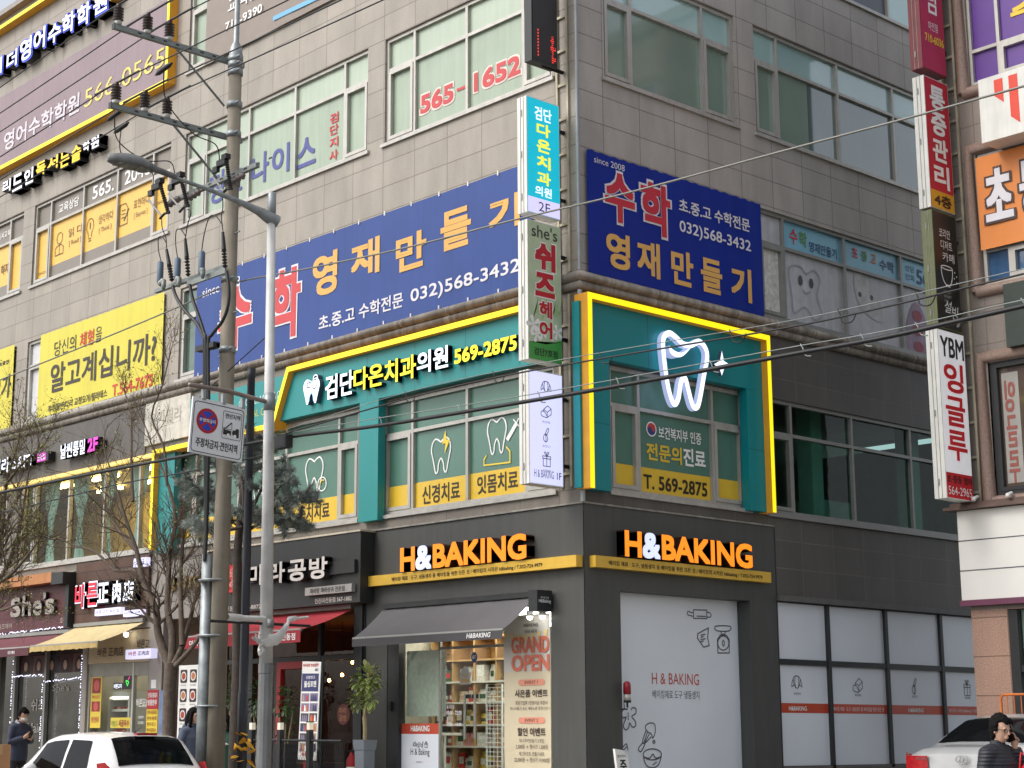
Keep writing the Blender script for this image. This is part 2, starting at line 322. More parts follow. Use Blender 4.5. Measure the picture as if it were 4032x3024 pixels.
def window(fr, u0, u1, z0, z1, mull, tz, case, cells, mats, fm=None, parent=None, sill=True, dep=.09, bars=.055):
    """frame = the window; panes, casements and sill are its pieces. cells(col,row) -> index of the pane material"""
    fm = fm or M_ALU; b = MB(); d0, d1 = -dep-.04, -dep+.05; fw = .06
    us = [u0]+list(mull)+[u1]; zs = [z0]+([tz] if tz else [])+[z1]
    b.fbox(fr, u0, u1, z0, z0+fw, d0, d1); b.fbox(fr, u0, u1, z1-fw, z1, d0, d1)
    b.fbox(fr, u0, u0+fw, z0+fw, z1-fw, d0, d1); b.fbox(fr, u1-fw, u1, z0+fw, z1-fw, d0, d1)
    for x in mull: b.fbox(fr, x-bars/2, x+bars/2, z0+fw, z1-fw, d0, d1-.002)
    if tz:
        for i in range(len(us)-1):
            a = us[i]+(fw if i == 0 else bars/2); c = us[i+1]-(fw if i == len(us)-2 else bars/2); b.fbox(fr, a, c, tz-bars/2, tz+bars/2, d0, d1-.004)
    for i in case:
        a = us[i]+(fw if i == 0 else bars/2)+.004; c = us[i+1]-(fw if i == len(us)-2 else bars/2)-.004; e = z0+fw+.004; f = (tz or z1)-bars/2-.004; q = .06
        for r in ((a, c, e, e+q), (a, c, f-q, f), (a, a+q, e+q, f-q), (c-q, c, e+q, f-q)): b.fbox(fr, *r, d0+.01, d1+.012)
    wo = b.build('window', fm, parent or BLD)
    p = MB()
    for i in range(len(us)-1):
        for j in range(len(zs)-1): p.quad(fr, us[i]+.01, us[i+1]-.01, zs[j]+.01, zs[j+1]-.01, -dep-.01, cells(i, j))
    p.build('pane', mats, wo)
    if sill:
        s = MB(); s.fbox(fr, u0-.06, u1+.06, z0-.06, z0-.001, -dep, .045); s.build('sill', M_ALU if fm is M_ALU else M_ALUD, wo)
    return wo
Z4, Z4T, Z4H = 11.38, 12.71, 13.28
Z3, Z3T, Z3H = 8.24, 9.52, 10.08
Z2, Z2T, Z2H = 5.0, 6.32, 6.88
C1 = [-3.845, -2.525, -1.2]; C2 = [-10.2, -8.73, -7.25, -5.76]; C3 = [-16.51, -15.05, -13.61, -12.18]; C4 = [-22.8, -21.35, -19.9, -18.46]
LB = [(-4.58, -.53, C1, (0, 3)), (-10.9, -5.05, C2, (0, 4)), (-17.22, -11.45, C3, (0, 4)), (-23.5, -17.74, C4, (0, 4))]
# street wall above the cornice
hol = [(b[0], b[1], Z4, Z4H) for b in LB]+[(b[0], b[1], Z3, Z3H) for b in LB[1:]]+[(b[0], b[1], 14.6, 16.45) for b in LB[1:2]]
wall(SL, -26, 0, 8.2, 18.55, hol, .16, M_GL)
b = MB(); b.fbox(SL, -26, .16, 18.55, 18.68, -.5, .16); b.fbox(SR, -.158, 14, 18.552, 18.682, -.5, .158); b.build('parapet', mat('coping', C(150, 146, 140), .6, var=.1), BLD)
# alley wall above the cornice
RB = [(.6, 3.78, [1.27, 3.0], (0, 2)), (4.29, 10.1, [4.97, 6.7, 8.41], (0,))]
hol = [(b[0], b[1], Z4, 13.31) for b in RB]+[(4.27, 10.1, Z3, Z3H)]+[(4.29, 10.1, 14.6, 16.4)]
wall(SR, 0, 14, 8.2, 18.55, hol, .16, M_GR)
# second storey
LB2 = [(-4.6, -.56, C1, (0, 3)), (-10.9, -5.2, [-10.2, -8.77, -7.3, -5.78], (0, 4)), (-17.22, -11.62, [-16.56, -15.08, -13.6, -12.24], (0,)), (-23.5, -17.8, C4, (0, 4))]
wall(SL, -26, 0, 4.77, 7.95, [(b[0], b[1], Z2, Z2H) for b in LB2], .2, M_GB)
wall(SR, 0, 14, 4.77, 7.95, [(.61, 3.74, Z2, Z2H), (4.2, 10.1, Z2, Z2H)], .2, M_GD)
# moulded cornice round the corner
prof = [(0., 7.92), (.05, 7.92), (.075, 7.95), (.085, 8.0), (.075, 8.03), (.05, 8.035), (.07, 8.04), (.11, 8.06), (.135, 8.1), (.125, 8.15), (.09, 8.18), (0., 8.2)]
b = MB(); vs = []
for d, z in prof: vs += [(-26, -d, z), (d, -d, z), (d, 14, z)]
n = len(prof); fs = []
for i in range(n-1): fs += [(i*3, i*3+1, i*3+4, i*3+3), (i*3+1, i*3+2, i*3+5, i*3+4)]
b.add(vs, fs, 0, True)
for k in range(22):
    u = -.55-k*1.14; b.tube([SL.P(u, z, d+.002) for d, z in prof[1:-1]], .004, 4, 1)
for k in range(10):
    u = .6+k*.98; b.tube([SR.P(u, z, d+.002) for d, z in prof[1:-1]], .004, 4, 1)
b.build('cornice', [M_CORN, mat('joint_mortar', C(196, 192, 186), .8)], BLD)
b = MB(); b.tube([(.035, -.035, 8.2), (.035, -.035, 13), (.035, -.035, 18.5)], .028, 8); b.tube([(.04, -.04, 4.78), (.04, -.04, 7.9)], .036, 8)
b.build('corner_pipe', mat('pipe_grey', C(150, 154, 156), .5, .2, var=.1), BLD)
# ledge under the second storey
b = MB(); b.fbox(SL, -26, .03, 4.765, 4.79, -.05, .03); b.fbox(SR, 0, 4.33, 4.766, 4.791, -.05, .031); b.build('ledge', mat('ledge_metal', C(150, 146, 138), .6, var=.2, streak=.3), BLD)
# lower alley wall
wall(SR, 4.34, 14, 0, 4.77, [(4.35, 10.4, 1.04, 3.6)], .12, M_GD)
b = MB(); b.fbox(SR, 4.35, 12, 3.6, 3.69, -.02, .07); b.build('lintel_moulding', mat('lintel', C(98, 96, 94), .6, var=.15), BLD)
b = MB(); b.fbox(SR, 4.2, 12, 4.93, 4.98, 0, .05); b.build('ledge', M_ALUD, BLD)
# charcoal shopfront cladding at the corner
hb = (-4.38, -.67, .25, 3.565)
wall(SL, -4.93, 0, 0, 4.766, [hb], .16, M_CHAR, 'shopfront_cladding'); wall(SR, 0, 4.34, 0, 4.765, [(.735, 3.68, .35, 3.565)], .25, M_CHAR, 'shopfront_cladding', d=.012)
b = MB(); b.fbox(SR, 4.345, 4.37, 0, 4.765, 0, .013); b.build('edge_trim', M_BLKP, BLD); b = MB(); b.fbox(SL, -4.955, -4.93, 0, 4.72, 0, .02); b.build('edge_trim', M_BLKP, BLD)
# street wall of the lower storey, left of the corner shop
wall(SL, -26, -4.955, 0, 4.766, [(-9.15, -5.17, .2, 3.58), (-11.1, -9.4, .2, 3.62), (-13.93, -11.58, .2, 3.5), (-17.9, -14.1, .2, 3.45)], .25, granite('granite_pier', C(150, 144, 138), 'X', .6, .9, -11.57, 4.88, .8, tvar=.03, speck=.15, stain=.15))
# floors, roof and inner walls
b = MB()
for z in (4.55, 7.7, 10.6, 13.8, 18.2): b.box(-25.5, -.3, .42, 13.5, z, z+.18)
b.build('floor_slab', M_ROOF, BLD)
b = MB(); b.box(-25.9, -25.6, .3, 14, 0, 18.5); b.box(-25.6, -.01, 13.6, 13.9, 0, 4.78); b.box(-25.6, -.01, 13.6, 13.9, 7.7, 18.5); b.build('back_wall', M_ROOF, BLD)  # unseen opening added in the second storey back wall lets daylight into the office
b = MB()
for u in (-4.95, -11.3, -13.98): b.box(u-.06, u+.06, .3, 6, .2, 4.5)
b.box(-11.55, -11.4, .3, 6, 4.8, 7.65); b.box(-4.9, -4.75, .3, 9, 4.8, 7.65)
b.box(-25, -.3, 6.2, 6.35, .2, 4.5); b.build('partition', mat('plaster', C(188, 184, 172), .8, var=.06), BLD)

# windows, street side
FM = [M_FROST, M_FROST2, M_TINTO]
w1 = window(SL, LB[0][0], LB[0][1], Z4, Z4H, C1, Z4T, (0, 3), lambda i, j: j, FM)
w2 = window(SL, LB[1][0], LB[1][1], Z4, Z4H, C2, Z4T, (0, 4), lambda i, j: j, FM)
RD = [M_GREYF, M_OCHRE]
def reading(k):
    L = LB[k]; w_ = window(SL, L[0], L[1], Z4, Z4H, L[2], Z4T, (0, 4), lambda i, j: 0 if j else 1, RD)
    p = MB()
    for a, c in ((L[2][0]+.03, L[2][1]-.03), (L[2][1]+.03, L[2][2]-.03), (L[2][2]+.03, L[2][3]-.03)): p.quad(SL, a, c, Z4+.06, 11.72, -.096)
    p.build('film_band', M_GREYF, w_); return w_
w3 = reading(2); w4 = reading(3)
for k in (1, 2, 3):
    L = LB[k]; cells = (lambda i, j: 0) if k == 2 else (lambda i, j: 1)
    ww = window(SL, L[0], L[1], Z3, Z3H, L[2], Z3T, (0, 4), cells, [M_PAPER, M_GRNF])
w5 = window(SL, LB[1][0], LB[1][1], 14.6, 16.45, C2, 15.9, (0, 4), lambda i, j: j, FM)
# second storey windows of the clinic
def clinic(L, fr, z0, z1, tz, yl):
    w_ = window(fr, L[0], L[1], z0, z1, L[2], tz, L[3], lambda i, j: 0, [M_TEALF])
    us = [L[0]]+L[2]+[L[1]]; p = MB()
    for i in range(len(us)-1): p.quad(fr, us[i]+.03, us[i+1]-.03, z0+.055, yl, -.094)
    p.build('yellow_film', M_YELF, w_); return w_
c1 = clinic(LB2[0], SL, Z2, Z2H, Z2T, 5.47); c2 = clinic(LB2[1], SL, Z2, Z2H, Z2T, 5.47); c3 = clinic((.61, 3.74, [1.27, 2.97], (0, 2)), SR, Z2, Z2H, 6.3, 5.44)
# lit second storey window on the left, and dark ones on the alley
def clearwin(fr, u0, u1, mull, case, m): return window(fr, u0, u1, Z2, Z2H, mull, 6.32 if fr is SR else None, case, lambda i, j: 0, [m], fm=M_ALUD if fr is SR else M_ALU)
cw = clearwin(SL, LB2[2][0], LB2[2][1], LB2[2][2], (0,), M_CLEAR); cw2 = clearwin(SL, LB2[3][0], LB2[3][1], C4, (4,), M_CLEAR)
aw = clearwin(SR, 4.2, 10.1, [4.97, 6.65, 8.39], (0,), M_TINT)
# alley windows above
a1 = window(SR, *RB[0][:2], Z4, 13.31, RB[0][2], 12.72, (0, 2), lambda i, j: j, [M_TINTO, M_SKYP])
a2 = window(SR, *RB[1][:2], Z4, 13.31, RB[1][2], 12.72, (0,), lambda i, j: 1 if j else (0 if i == 0 else 2), [M_TINTO, M_SKYP, mat('reflective_pane', C(96, 118, 114), .05, var=.15, scale=.9, spec=1., coat=1.)])
p = MB(); p.quad(SR, 5.0, 5.86, 11.44, 12.69, -.094); p.build('inner_blind', M_TINTO, a2)
M_OLDF = mat('old_film', C(196, 197, 202), .4, var=.1, scale=5, streak=.12); M_SKYB = mat('sky_blue_film', C(128, 190, 214), .35, var=.10, scale=2)
a3 = window(SR, 4.27, 10.1, Z3, Z3H, [4.96, 6.68, 8.4], Z3T, (0,), lambda i, j: (0 if i == 0 else 2) if j else (1 if i == 0 else 0), [M_OLDF, mat('cracked_film', C(214, 214, 208), .5, var=.22, scale=14), M_SKYB], fm=M_ALUD)
a5 = window(SR, 4.29, 10.1, 14.6, 16.4, [5.0, 6.7, 8.44], 15.8, (), lambda i, j: 0 if i == 3 else 1, [M_SKYP, mat('dark_slate_film', C(84, 88, 98), .3)])
# lettering on glass
R1 = ink(196, 64, 66); R1W = ink(232, 214, 206)
def letters(parent, fr, items, name='lettering'):
    """items: text, u0, z0, u1, z1, depth, colour index list -> one mesh per call"""
    ms = []; b = MB()
    for it in items:
        t, u0, z0, u1, z1, d, m = it[:7]; bo = it[7] if len(it) > 7 else .02
        if m not in ms: ms.append(m)
        b.text(fr, t, u0, z0, u1, z1, d, mi=ms.index(m), bold=bo)
    return b.build(name, ms, parent)
letters(w1, SL, [('565', -3.77, 11.67, -2.87, 12.06, -.093, R1W, .09), ('565', -3.74, 11.7, -2.9, 12.03, -.089, R1, .05), ('–', -2.82, 11.84, -2.6, 11.89, -.089, R1, .0), ('1652', -2.43, 11.67, -1.28, 12.06, -.093, R1W, .09), ('1652', -2.4, 11.7, -1.31, 12.03, -.089, R1, .05)])
NV = ink(74, 80, 146); NVW = ink(206, 214, 214)
ZR.update({4:(900,0,.6088)})
def fz(fr, z, x, y, d=0.):
    a, b, s = ZR[z]; r = ray(a+x*s, b+y*s); t = (d-(CAM-fr.o).dot(fr.en))/r.dot(fr.en); q = CAM+r*t-fr.o
    return q.dot(fr.ex), q.dot(fr.ez)
def bx(fr, z, x0, y0, x1, y1, d=0.):
    a = fz(fr, z, x0, y0, d); c = fz(fr, z, x1, y1, d); return a[0], a[1], c[0], c[1]
letters(w2, SL, [(c, *bx(SL, z, *q, -.09), -.09, NV, .03) for c, z, q in (('청', 15, (872, 442, 1000, 130)), ('호', 15, (1040, 345, 1150, 90)), ('나', 4, (148, 1210, 262, 965)), ('이', 4, (278, 1150, 395, 915)), ('스', 4, (442, 1098, 565, 862)))]+
        [(c, -6.25, z, -6.0, z+.19, -.09, R1, .035) for c, z in (('검', 12.22), ('단', 12.0), ('지', 11.76), ('사', 11.52))])
BRN = ink(108, 84, 44)
it = [('교육상담', -16.25, 12.88, -15.35, 13.1, -.09, M_WINK, .02), ('565.', -14.75, 12.85, -13.85, 13.15, -.09, M_WINK, .02), ('2048', -13.4, 12.85, -12.35, 13.15, -.09, M_WINK, .02)]
for t, s, u in (('읽 다', '[ Read ]', -15.75), ('생각하다', '[ Think ]', -14.45), ('표현하다', '[ Express ]', -13.0)):
    it += [(t, u, 12.22, u+.62, 12.42, -.09, BRN, .012), (s, u+.04, 12.0, u+.56, 12.13, -.09, BRN, .0)]
it += [('READNN', -17.05, 11.62, -16.65, 11.68, -.09, BRN, 0), ('READNN', -12.05, 12.1, -11.65, 12.16, -.09, BRN, 0)]
letters(w3, SL, it); letters(w4, SL, [('독서교육', -19.2, 12.9, -18.55, 13.06, -.09, M_WINK, .02), ('하자', -18.95, 12.0, -18.55, 12.25, -.09, BRN, .02)])
b = MB()
for u, k in ((-16.15, 0), (-14.8, 1), (-13.4, 2)):
    if k == 0: b.stroke(SL, [(u+.13*cos(a*pi/8), 12.3+.13*sin(a*pi/8)) for a in range(16)], .02, -.09, closed=True); b.stroke(SL, [(u-.18, 11.92), (u-.18, 12.08), (u-.08, 12.14), (u+.08, 12.14), (u+.18, 12.08), (u+.18, 11.92)], .02, -.09, closed=True); b.stroke(SL, [(u, 11.92), (u, 12.12)], .02, -.09)
    if k == 1: b.stroke(SL, smooth([(u-.06, 12.02), (u-.08, 12.12), (u-.15, 12.24), (u-.1, 12.4), (u, 12.44), (u+.1, 12.4), (u+.15, 12.24), (u+.08, 12.12), (u+.06, 12.02)], 4), .02, -.09); [b.stroke(SL, [(u-.06, z), (u+.06, z)], .02, -.09) for z in (11.99, 11.94)]; b.stroke(SL, [(u, 12.36), (u, 12.2)], .03, -.09)
    if k == 2: b.stroke(SL, [(u-.15, 11.98), (u-.15, 12.44), (u+.07, 12.44), (u+.16, 12.34), (u+.16, 11.98)], .02, -.09, closed=True); [b.stroke(SL, [(u-.08, z), (u+.08, z)], .018, -.09) for z in (12.3, 12.22, 12.14)]; b.stroke(SL, [(u+.02, 12.06), (u+.22, 12.3)], .03, -.09)
b.build('pictogram', BRN, w3)
DK = ink(56, 44, 26)
letters(c1, SL, [('신경치료', -3.64, 5.10, -2.74, 5.40, -.09, DK, .03), ('잇몸치료', -2.34, 5.13, -1.43, 5.42, -.09, DK, .03)]); letters(c2, SL, [('충치치료', -6.97, 5.11, -6.08, 5.40, -.09, DK, .03), ('보철치료', -8.5, 5.11, -7.6, 5.40, -.09, DK, .03)])
def tooth(u0, z0, u1, z1):
    P = [(.5, .90), (.38, .96), (.2, 1.0), (.05, .88), (0, .68), (.07, .45), (.14, .25), (.2, .05), (.27, 0), (.34, .08), (.38, .28), (.5, .42), (.62, .28), (.66, .08), (.73, 0), (.8, .05), (.86, .25), (.93, .45), (1, .68), (.95, .88), (.8, 1.0), (.62, .96)]
    return smooth([(u0+(u1-u0)*x, z0+(z1-z0)*y) for x, y in P], 4, True)
YL = ink(236, 208, 70); b = MB()
b.stroke(SL, tooth(-3.42, 5.57, -2.96, 6.12), .026, -.09, closed=True); b.fpoly(SL, [(-3.08, 6.24), (-3.16, 6.02), (-3.08, 6.03), (-3.1, 5.86), (-2.97, 6.08), (-3.05, 6.08)], None, -.086, 1)
b.stroke(SL, tooth(-2.1, 5.72, -1.68, 6.26), .026, -.09, closed=True); b.stroke(SL, [(-2.12, 5.72), (-2.18, 5.66), (-2.18, 5.57), (-1.6, 5.55), (-1.6, 5.72), (-1.68, 5.8)], .024, -.088, mi=1)
b.stroke(SL, [(-1.66, 5.9), (-1.46, 6.12)], .07, -.087); b.stroke(SL, [(-1.52, 6.2), (-1.4, 6.08)], .02, -.086); b.stroke(SL, [(-1.46, 6.12), (-1.4, 6.2)], .02, -.085)
b.build('tooth_pictogram', [M_WINK, YL], c1)
b = MB(); b.stroke(SL, tooth(-6.78, 5.6, -6.28, 6.2), .028, -.09, closed=True); b.stroke(SL, [(-6.3+.12*cos(a*pi/8), 5.72+.12*sin(a*pi/8)) for a in range(16)], .022, -.088, closed=True); b.stroke(SL, smooth([(-6.36, 5.7), (-6.32, 5.78), (-6.24, 5.78)], 4), .022, -.086, mi=1)
b.stroke(SL, tooth(-8.4, 5.6, -7.9, 6.2), .028, -.09, closed=True); b.stroke(SL, smooth([(-8.45, 6.0), (-8.3, 6.25), (-8.0, 6.25)], 4), .03, -.088, mi=1)
b.build('tooth_pictogram', [M_WINK, YL], c2)
RDc = ink(196, 58, 58); BLc = ink(44, 62, 120)
b = MB(); b.disc(SR, 1.6, 6.04, .115, -.09, 0); b.disc(SR, 1.6, 6.04, .095, -.088, 1)
b.fpoly(SR, smooth([(1.6+.095*cos(pi*k/8), 6.04+.095*sin(pi*k/8)) for k in range(1, 9)]+[(1.53, 6.06), (1.58, 6.07), (1.62, 6.02), (1.66, 6.01)], 3, True), None, -.0865, 2); b.build('emblem', [M_WINK, BLc, RDc], c3)
letters(c3, SR, [('보건복지부 인증', 1.76, 5.92, 2.75, 6.11, -.09, M_WINK, .02), ('전문의', 1.48, 5.56, 2.28, 5.83, -.09, ink(224, 190, 60), .04), ('진료', 2.32, 5.56, 2.84, 5.84, -.09, M_WINK, .04), ('T. 569-2875', 1.4, 5.12, 2.86, 5.34, -.09, ink(40, 30, 16), .035)])
cols = [ink(206, 60, 66), ink(96, 150, 74), ink(214, 130, 60), ink(46, 66, 116)]
letters(a3, SR, [('수', 5.2, 9.66, 5.42, 9.93, -.09, cols[0], .03), ('학', 5.46, 9.66, 5.68, 9.93, -.09, cols[1], .03), ('영재만들기', 5.73, 9.62, 6.52, 9.8, -.09, cols[3], .02), ('초', 6.97, 9.76, 7.15, 9.94, -.09, cols[0], .03), ('중', 7.25, 9.74, 7.43, 9.92, -.09, cols[1], .03), ('고', 7.53, 9.76, 7.7, 9.92, -.09, cols[2], .03), ('수학', 7.8, 9.68, 8.25, 9.88, -.09, cols[3], .02), ('상담', 8.6, 9.8, 8.9, 9.92, -.09, cols[3], .01), ('전화', 8.6, 9.64, 8.9, 9.76, -.09, cols[3], .01), ('568', 8.97, 9.62, 9.6, 9.9, -.09, cols[3], .02)])
b = MB(); GH = ink(160, 162, 168)
b.stroke(SR, smooth([(5.15, 9.2), (5.45, 9.3), (5.62, 9.2), (5.85, 9.3), (6.0, 9.15), (5.9, 8.85), (6.02, 8.55), (5.8, 8.42), (5.55, 8.6), (5.25, 8.45), (5.2, 8.75)], 5, True), .03, -.09, closed=True)
for u in (5.45, 5.75): b.disc(SR, u, 9.05, .06, -.088, 1, rz=.09)
b.stroke(SR, smooth([(5.5, 8.9), (5.6, 8.85), (5.72, 8.9)], 4), .025, -.088)
b.fpoly(SR, smooth([(7.0, 9.4), (7.3, 9.48), (7.6, 9.2), (7.9, 8.9), (7.8, 8.7), (7.4, 8.75), (7.1, 8.95)], 4, True), None, -.0915, 2); b.fpoly(SR, smooth([(8.45, 8.5), (8.7, 9.1), (8.95, 9.25), (9.2, 8.9), (9.2, 8.35), (8.5, 8.32)], 4, True), None, -.0915, 3)
for u in (7.15, 7.5): b.disc(SR, u, 9.1, .05, -.088, 1)
for z in (8.42, 8.72, 9.0): b.disc(SR, 8.9, z, .16, -.087, 4, rz=.1)
b.build('window_drawing', [GH, mat('drawing_black', C(70, 70, 74), .5), mat('drawing_pale', C(200, 200, 200), .5, var=.2, scale=6), mat('drawing_mauve', C(150, 128, 150), .5, var=.25, scale=5), mat('drawing_red', C(150, 40, 60), .5)], a3)

# ------------------------------------------------------------------ lower alley windows with white film
NAMES = ('냉동생지', '베이킹재료', '베이킹도구', '포장용품')
def croissant(b, fr, u, z, s, d, w=.012):
    b.stroke(fr, smooth([(u-.5*s, z-.25*s), (u-.45*s, z+.05*s), (u-.25*s, z+.35*s), (u, z+.42*s), (u+.25*s, z+.35*s), (u+.45*s, z+.05*s), (u+.5*s, z-.25*s), (u+.28*s, z-.12*s), (u+.12*s, z-.3*s), (u-.12*s, z-.3*s), (u-.28*s, z-.12*s)], 3, True), w, d, closed=True)
    for k in (-1, 1): b.stroke(fr, smooth([(u+k*.12*s, z-.3*s), (u+k*.2*s, z+.05*s), (u+k*.12*s, z+.4*s)], 3), w, d+.001); b.stroke(fr, [(u+k*.28*s, z-.12*s), (u+k*.36*s, z+.25*s)], w, d+.001)
def butter(b, fr, u, z, s, d, w=.012):
    b.stroke(fr, [(u-.25*s, z+.1*s), (u+.15*s, z+.4*s), (u+.5*s, z+.2*s), (u+.5*s, z-.2*s), (u+.1*s, z-.45*s), (u+.1*s, z-.08*s)], w, d, closed=True); b.stroke(fr, [(u+.1*s, z-.08*s), (u+.5*s, z+.2*s)], w, d+.001); b.stroke(fr, [(u-.25*s, z+.1*s), (u-.28*s, z-.1*s)], w, d+.001)
    b.stroke(fr, smooth([(u-.5*s, z-.1*s), (u-.3*s, z-.02*s), (u-.1*s, z-.15*s), (u+.1*s, z-.45*s), (u-.2*s, z-.45*s), (u-.5*s, z-.35*s)], 3, True), w, d+.001, closed=True)
def whisk(b, fr, u, z, s, d, w=.012):
    b.stroke(fr, smooth([(u-.25*s, z-.05*s), (u-.28*s, z-.35*s), (u-.05*s, z-.5*s), (u+.12*s, z-.3*s), (u+.05*s, z), (u-.1*s, z+.08*s)], 4, True), w, d, closed=True); b.stroke(fr, smooth([(u-.1*s, z+.08*s), (u-.05*s, z-.25*s), (u-.08*s, z-.5*s)], 3), w, d+.001)
    b.stroke(fr, smooth([(u-.12*s, z+.05*s), (u+.08*s, z+.45*s), (u+.2*s, z+.5*s), (u+.22*s, z+.38*s), (u+.02*s, z)], 3, True), w, d+.001, closed=True)
def gift(b, fr, u, z, s, d, w=.012):
    b.stroke(fr, [(u-.35*s, z-.5*s), (u-.35*s, z+.05*s), (u+.35*s, z+.05*s), (u+.35*s, z-.5*s)], w, d, closed=True); b.stroke(fr, [(u-.4*s, z+.05*s), (u-.4*s, z+.22*s), (u+.4*s, z+.22*s), (u+.4*s, z+.05*s)], w, d+.001, closed=True)
    b.stroke(fr, [(u, z-.5*s), (u, z+.22*s)], w, d+.001)
    for k in (-1, 1): b.stroke(fr, smooth([(u, z+.22*s), (u+k*.22*s, z+.45*s), (u+k*.1*s, z+.52*s)], 3, True), w, d+.001, closed=True)
ICON = (croissant, butter, whisk, gift)
REDB = mat('red_film', C(196, 72, 44), .35, var=.05)
ed = [4.35, 5.7, 7.325, 8.98, 10.4]
for i in range(4):
    a, c = ed[i]+(.04 if i else 0), ed[i+1]-.04; b = MB(); dd = -.05
    for r in ((a, c, 1.0, 1.045), (a, c, 2.605, 2.695), (a, c, 3.58, 3.6)): b.fbox(SR, *r, -.1, -.01)
    b.fbox(SR, c, c+.08, 1.0, 3.6, -.1, .0); wo = b.build('window', M_BLKP, BLD)
    p = MB(); p.quad(SR, a, c, 1.045, 2.605, dd, 0); p.quad(SR, a, c, 2.695, 3.58, dd, 0); p.quad(SR, a, c, 1.86, 2.01, dd+.003, 1); p.build('pane', [M_WHITEF, REDB], wo)
    u = (4.86, 6.49, 8.13, 9.76)[i]; b = MB(); ICON[i](b, SR, u, 2.33, .26, dd+.004); b.text(SR, NAMES[i], u-.09, 2.14, u+.09, 2.18, dd+.004, mi=0)
    t, t0, t1 = (('H&BAKING', 4.63, 5.09), ('베이킹 재료 · 도구, 냉동생지 등 베이킹을 위한 모든 것', 5.79, 7.19), ('H&BAKING', 7.9, 8.36), ('베이킹의 시작은 h&baking / T.032-724-9979', 9.15, 10.3))[i]
    b.text(SR, t, t0, 1.895, t1, 1.965, dd+.006, mi=1, bold=.03 if 'H&B' in t else .01); b.build('lettering', [M_INK, M_WINK], wo)
# big white display panel in the recess on the alley side
q = lambda u, z: rp(SR, u, z, -.24)
b = MB(); b.fbox(SR, .735, 3.68, .35, 3.565, -.3, -.245); pan = b.build('display_panel', M_WHITEF, BLD)
b = MB(); d = -.241; w_ = .018; fr = SR
def qs(P): return [q(*p) for p in P]
u0, z0 = q(1.39, 2.245); u1, z1 = q(2.435, 2.41); b.text(fr, 'H & BAKING', u0, z0, u1, z1, d, mi=1, bold=.01)
u0, z0 = q(1.395, 2.04); u1, z1 = q(2.435, 2.16); b.text(fr, '베이킹재료 도구 냉동생지', u0, z0, u1, z1, d, mi=0, bold=.0)
def zz(x, y): return q(*[v for v in (lambda p: (p.y, p.z))(at_x(2200+x*.6173, 2000+y*.6173, 0))])
def ln(P, closed=False, sm=True, w=w_): b.stroke(fr, smooth([zz(*p) for p in P], 4, closed) if sm else [zz(*p) for p in P], w, d+.0005*(ln.k % 9), mi=0, closed=closed); ln.k += 1
ln.k = 0
ln([(860, 650), (945, 652), (945, 706), (860, 704)], True, False); ln([(945, 665), (962, 668), (972, 685), (962, 698), (945, 694)]); ln([(860, 665), (845, 668), (825, 660), (822, 680), (845, 688), (860, 692)]); ln([(880, 690), (938, 692)], False, False)
ln([(887, 802), (955, 765), (950, 830), (960, 878), (925, 888), (905, 860), (885, 830)], True, False)
for k in range(4): ln([(905, 812+k*14), (935-(k % 2)*12, 806+k*14)], False, False)
ln([(1002, 755), (1093, 755), (1085, 785), (1010, 783)], True); ln([(1035, 790), (1037, 806), (1060, 806), (1062, 790)], False, False); ln([(1016, 925), (1012, 840), (1030, 812), (1070, 812), (1088, 840), (1088, 925)], True, False); ln([(1050+35*cos(a*pi/8), 862+45*sin(a*pi/8)) for a in range(16)], True); ln([(1050, 845), (1057, 865), (1050, 880), (1043, 865)], True)
ln([(415, 1245), (418, 1275), (400, 1310), (412, 1340), (430, 1335), (412, 1390), (428, 1416), (446, 1400), (452, 1372), (470, 1398), (490, 1390), (488, 1360), (466, 1330), (490, 1312), (492, 1280), (470, 1275), (462, 1290)])
for y in (1310, 1328, 1345): ln([(440, y), (446, y+3)], False, False, .03)
ln([(555, 1390), (580, 1372), (612, 1380), (616, 1430), (600, 1468), (590, 1440), (570, 1430), (556, 1410)], True); ln([(556, 1420), (535, 1490), (550, 1500), (590, 1460)]); ln([(565, 1430), (545, 1495)], False, False); ln([(578, 1440), (550, 1496)], False, False); ln([(540, 1492), (508, 1535), (518, 1553), (530, 1548), (552, 1502)]); ln([(607+7*cos(a*pi/4), 1492+9*sin(a*pi/4)) for a in range(8)], True)
ln([(597+58*cos(a*pi/10), 1572+35*sin(a*pi/10)) for a in range(20)], True); ln([(540, 1580), (548, 1620), (570, 1650), (610, 1656), (640, 1630), (654, 1580)]); ln([(545, 1590), (580, 1595), (600, 1570), (618, 1595), (650, 1588)]); ln([(600, 1640), (625, 1620)], False, False)
ln([(406, 1530), (432, 1505), (442, 1545)]); ln([(410, 1548), (438, 1518)], False, False)
b.build('lettering', [M_INKG, ink(196, 70, 46)], pan)
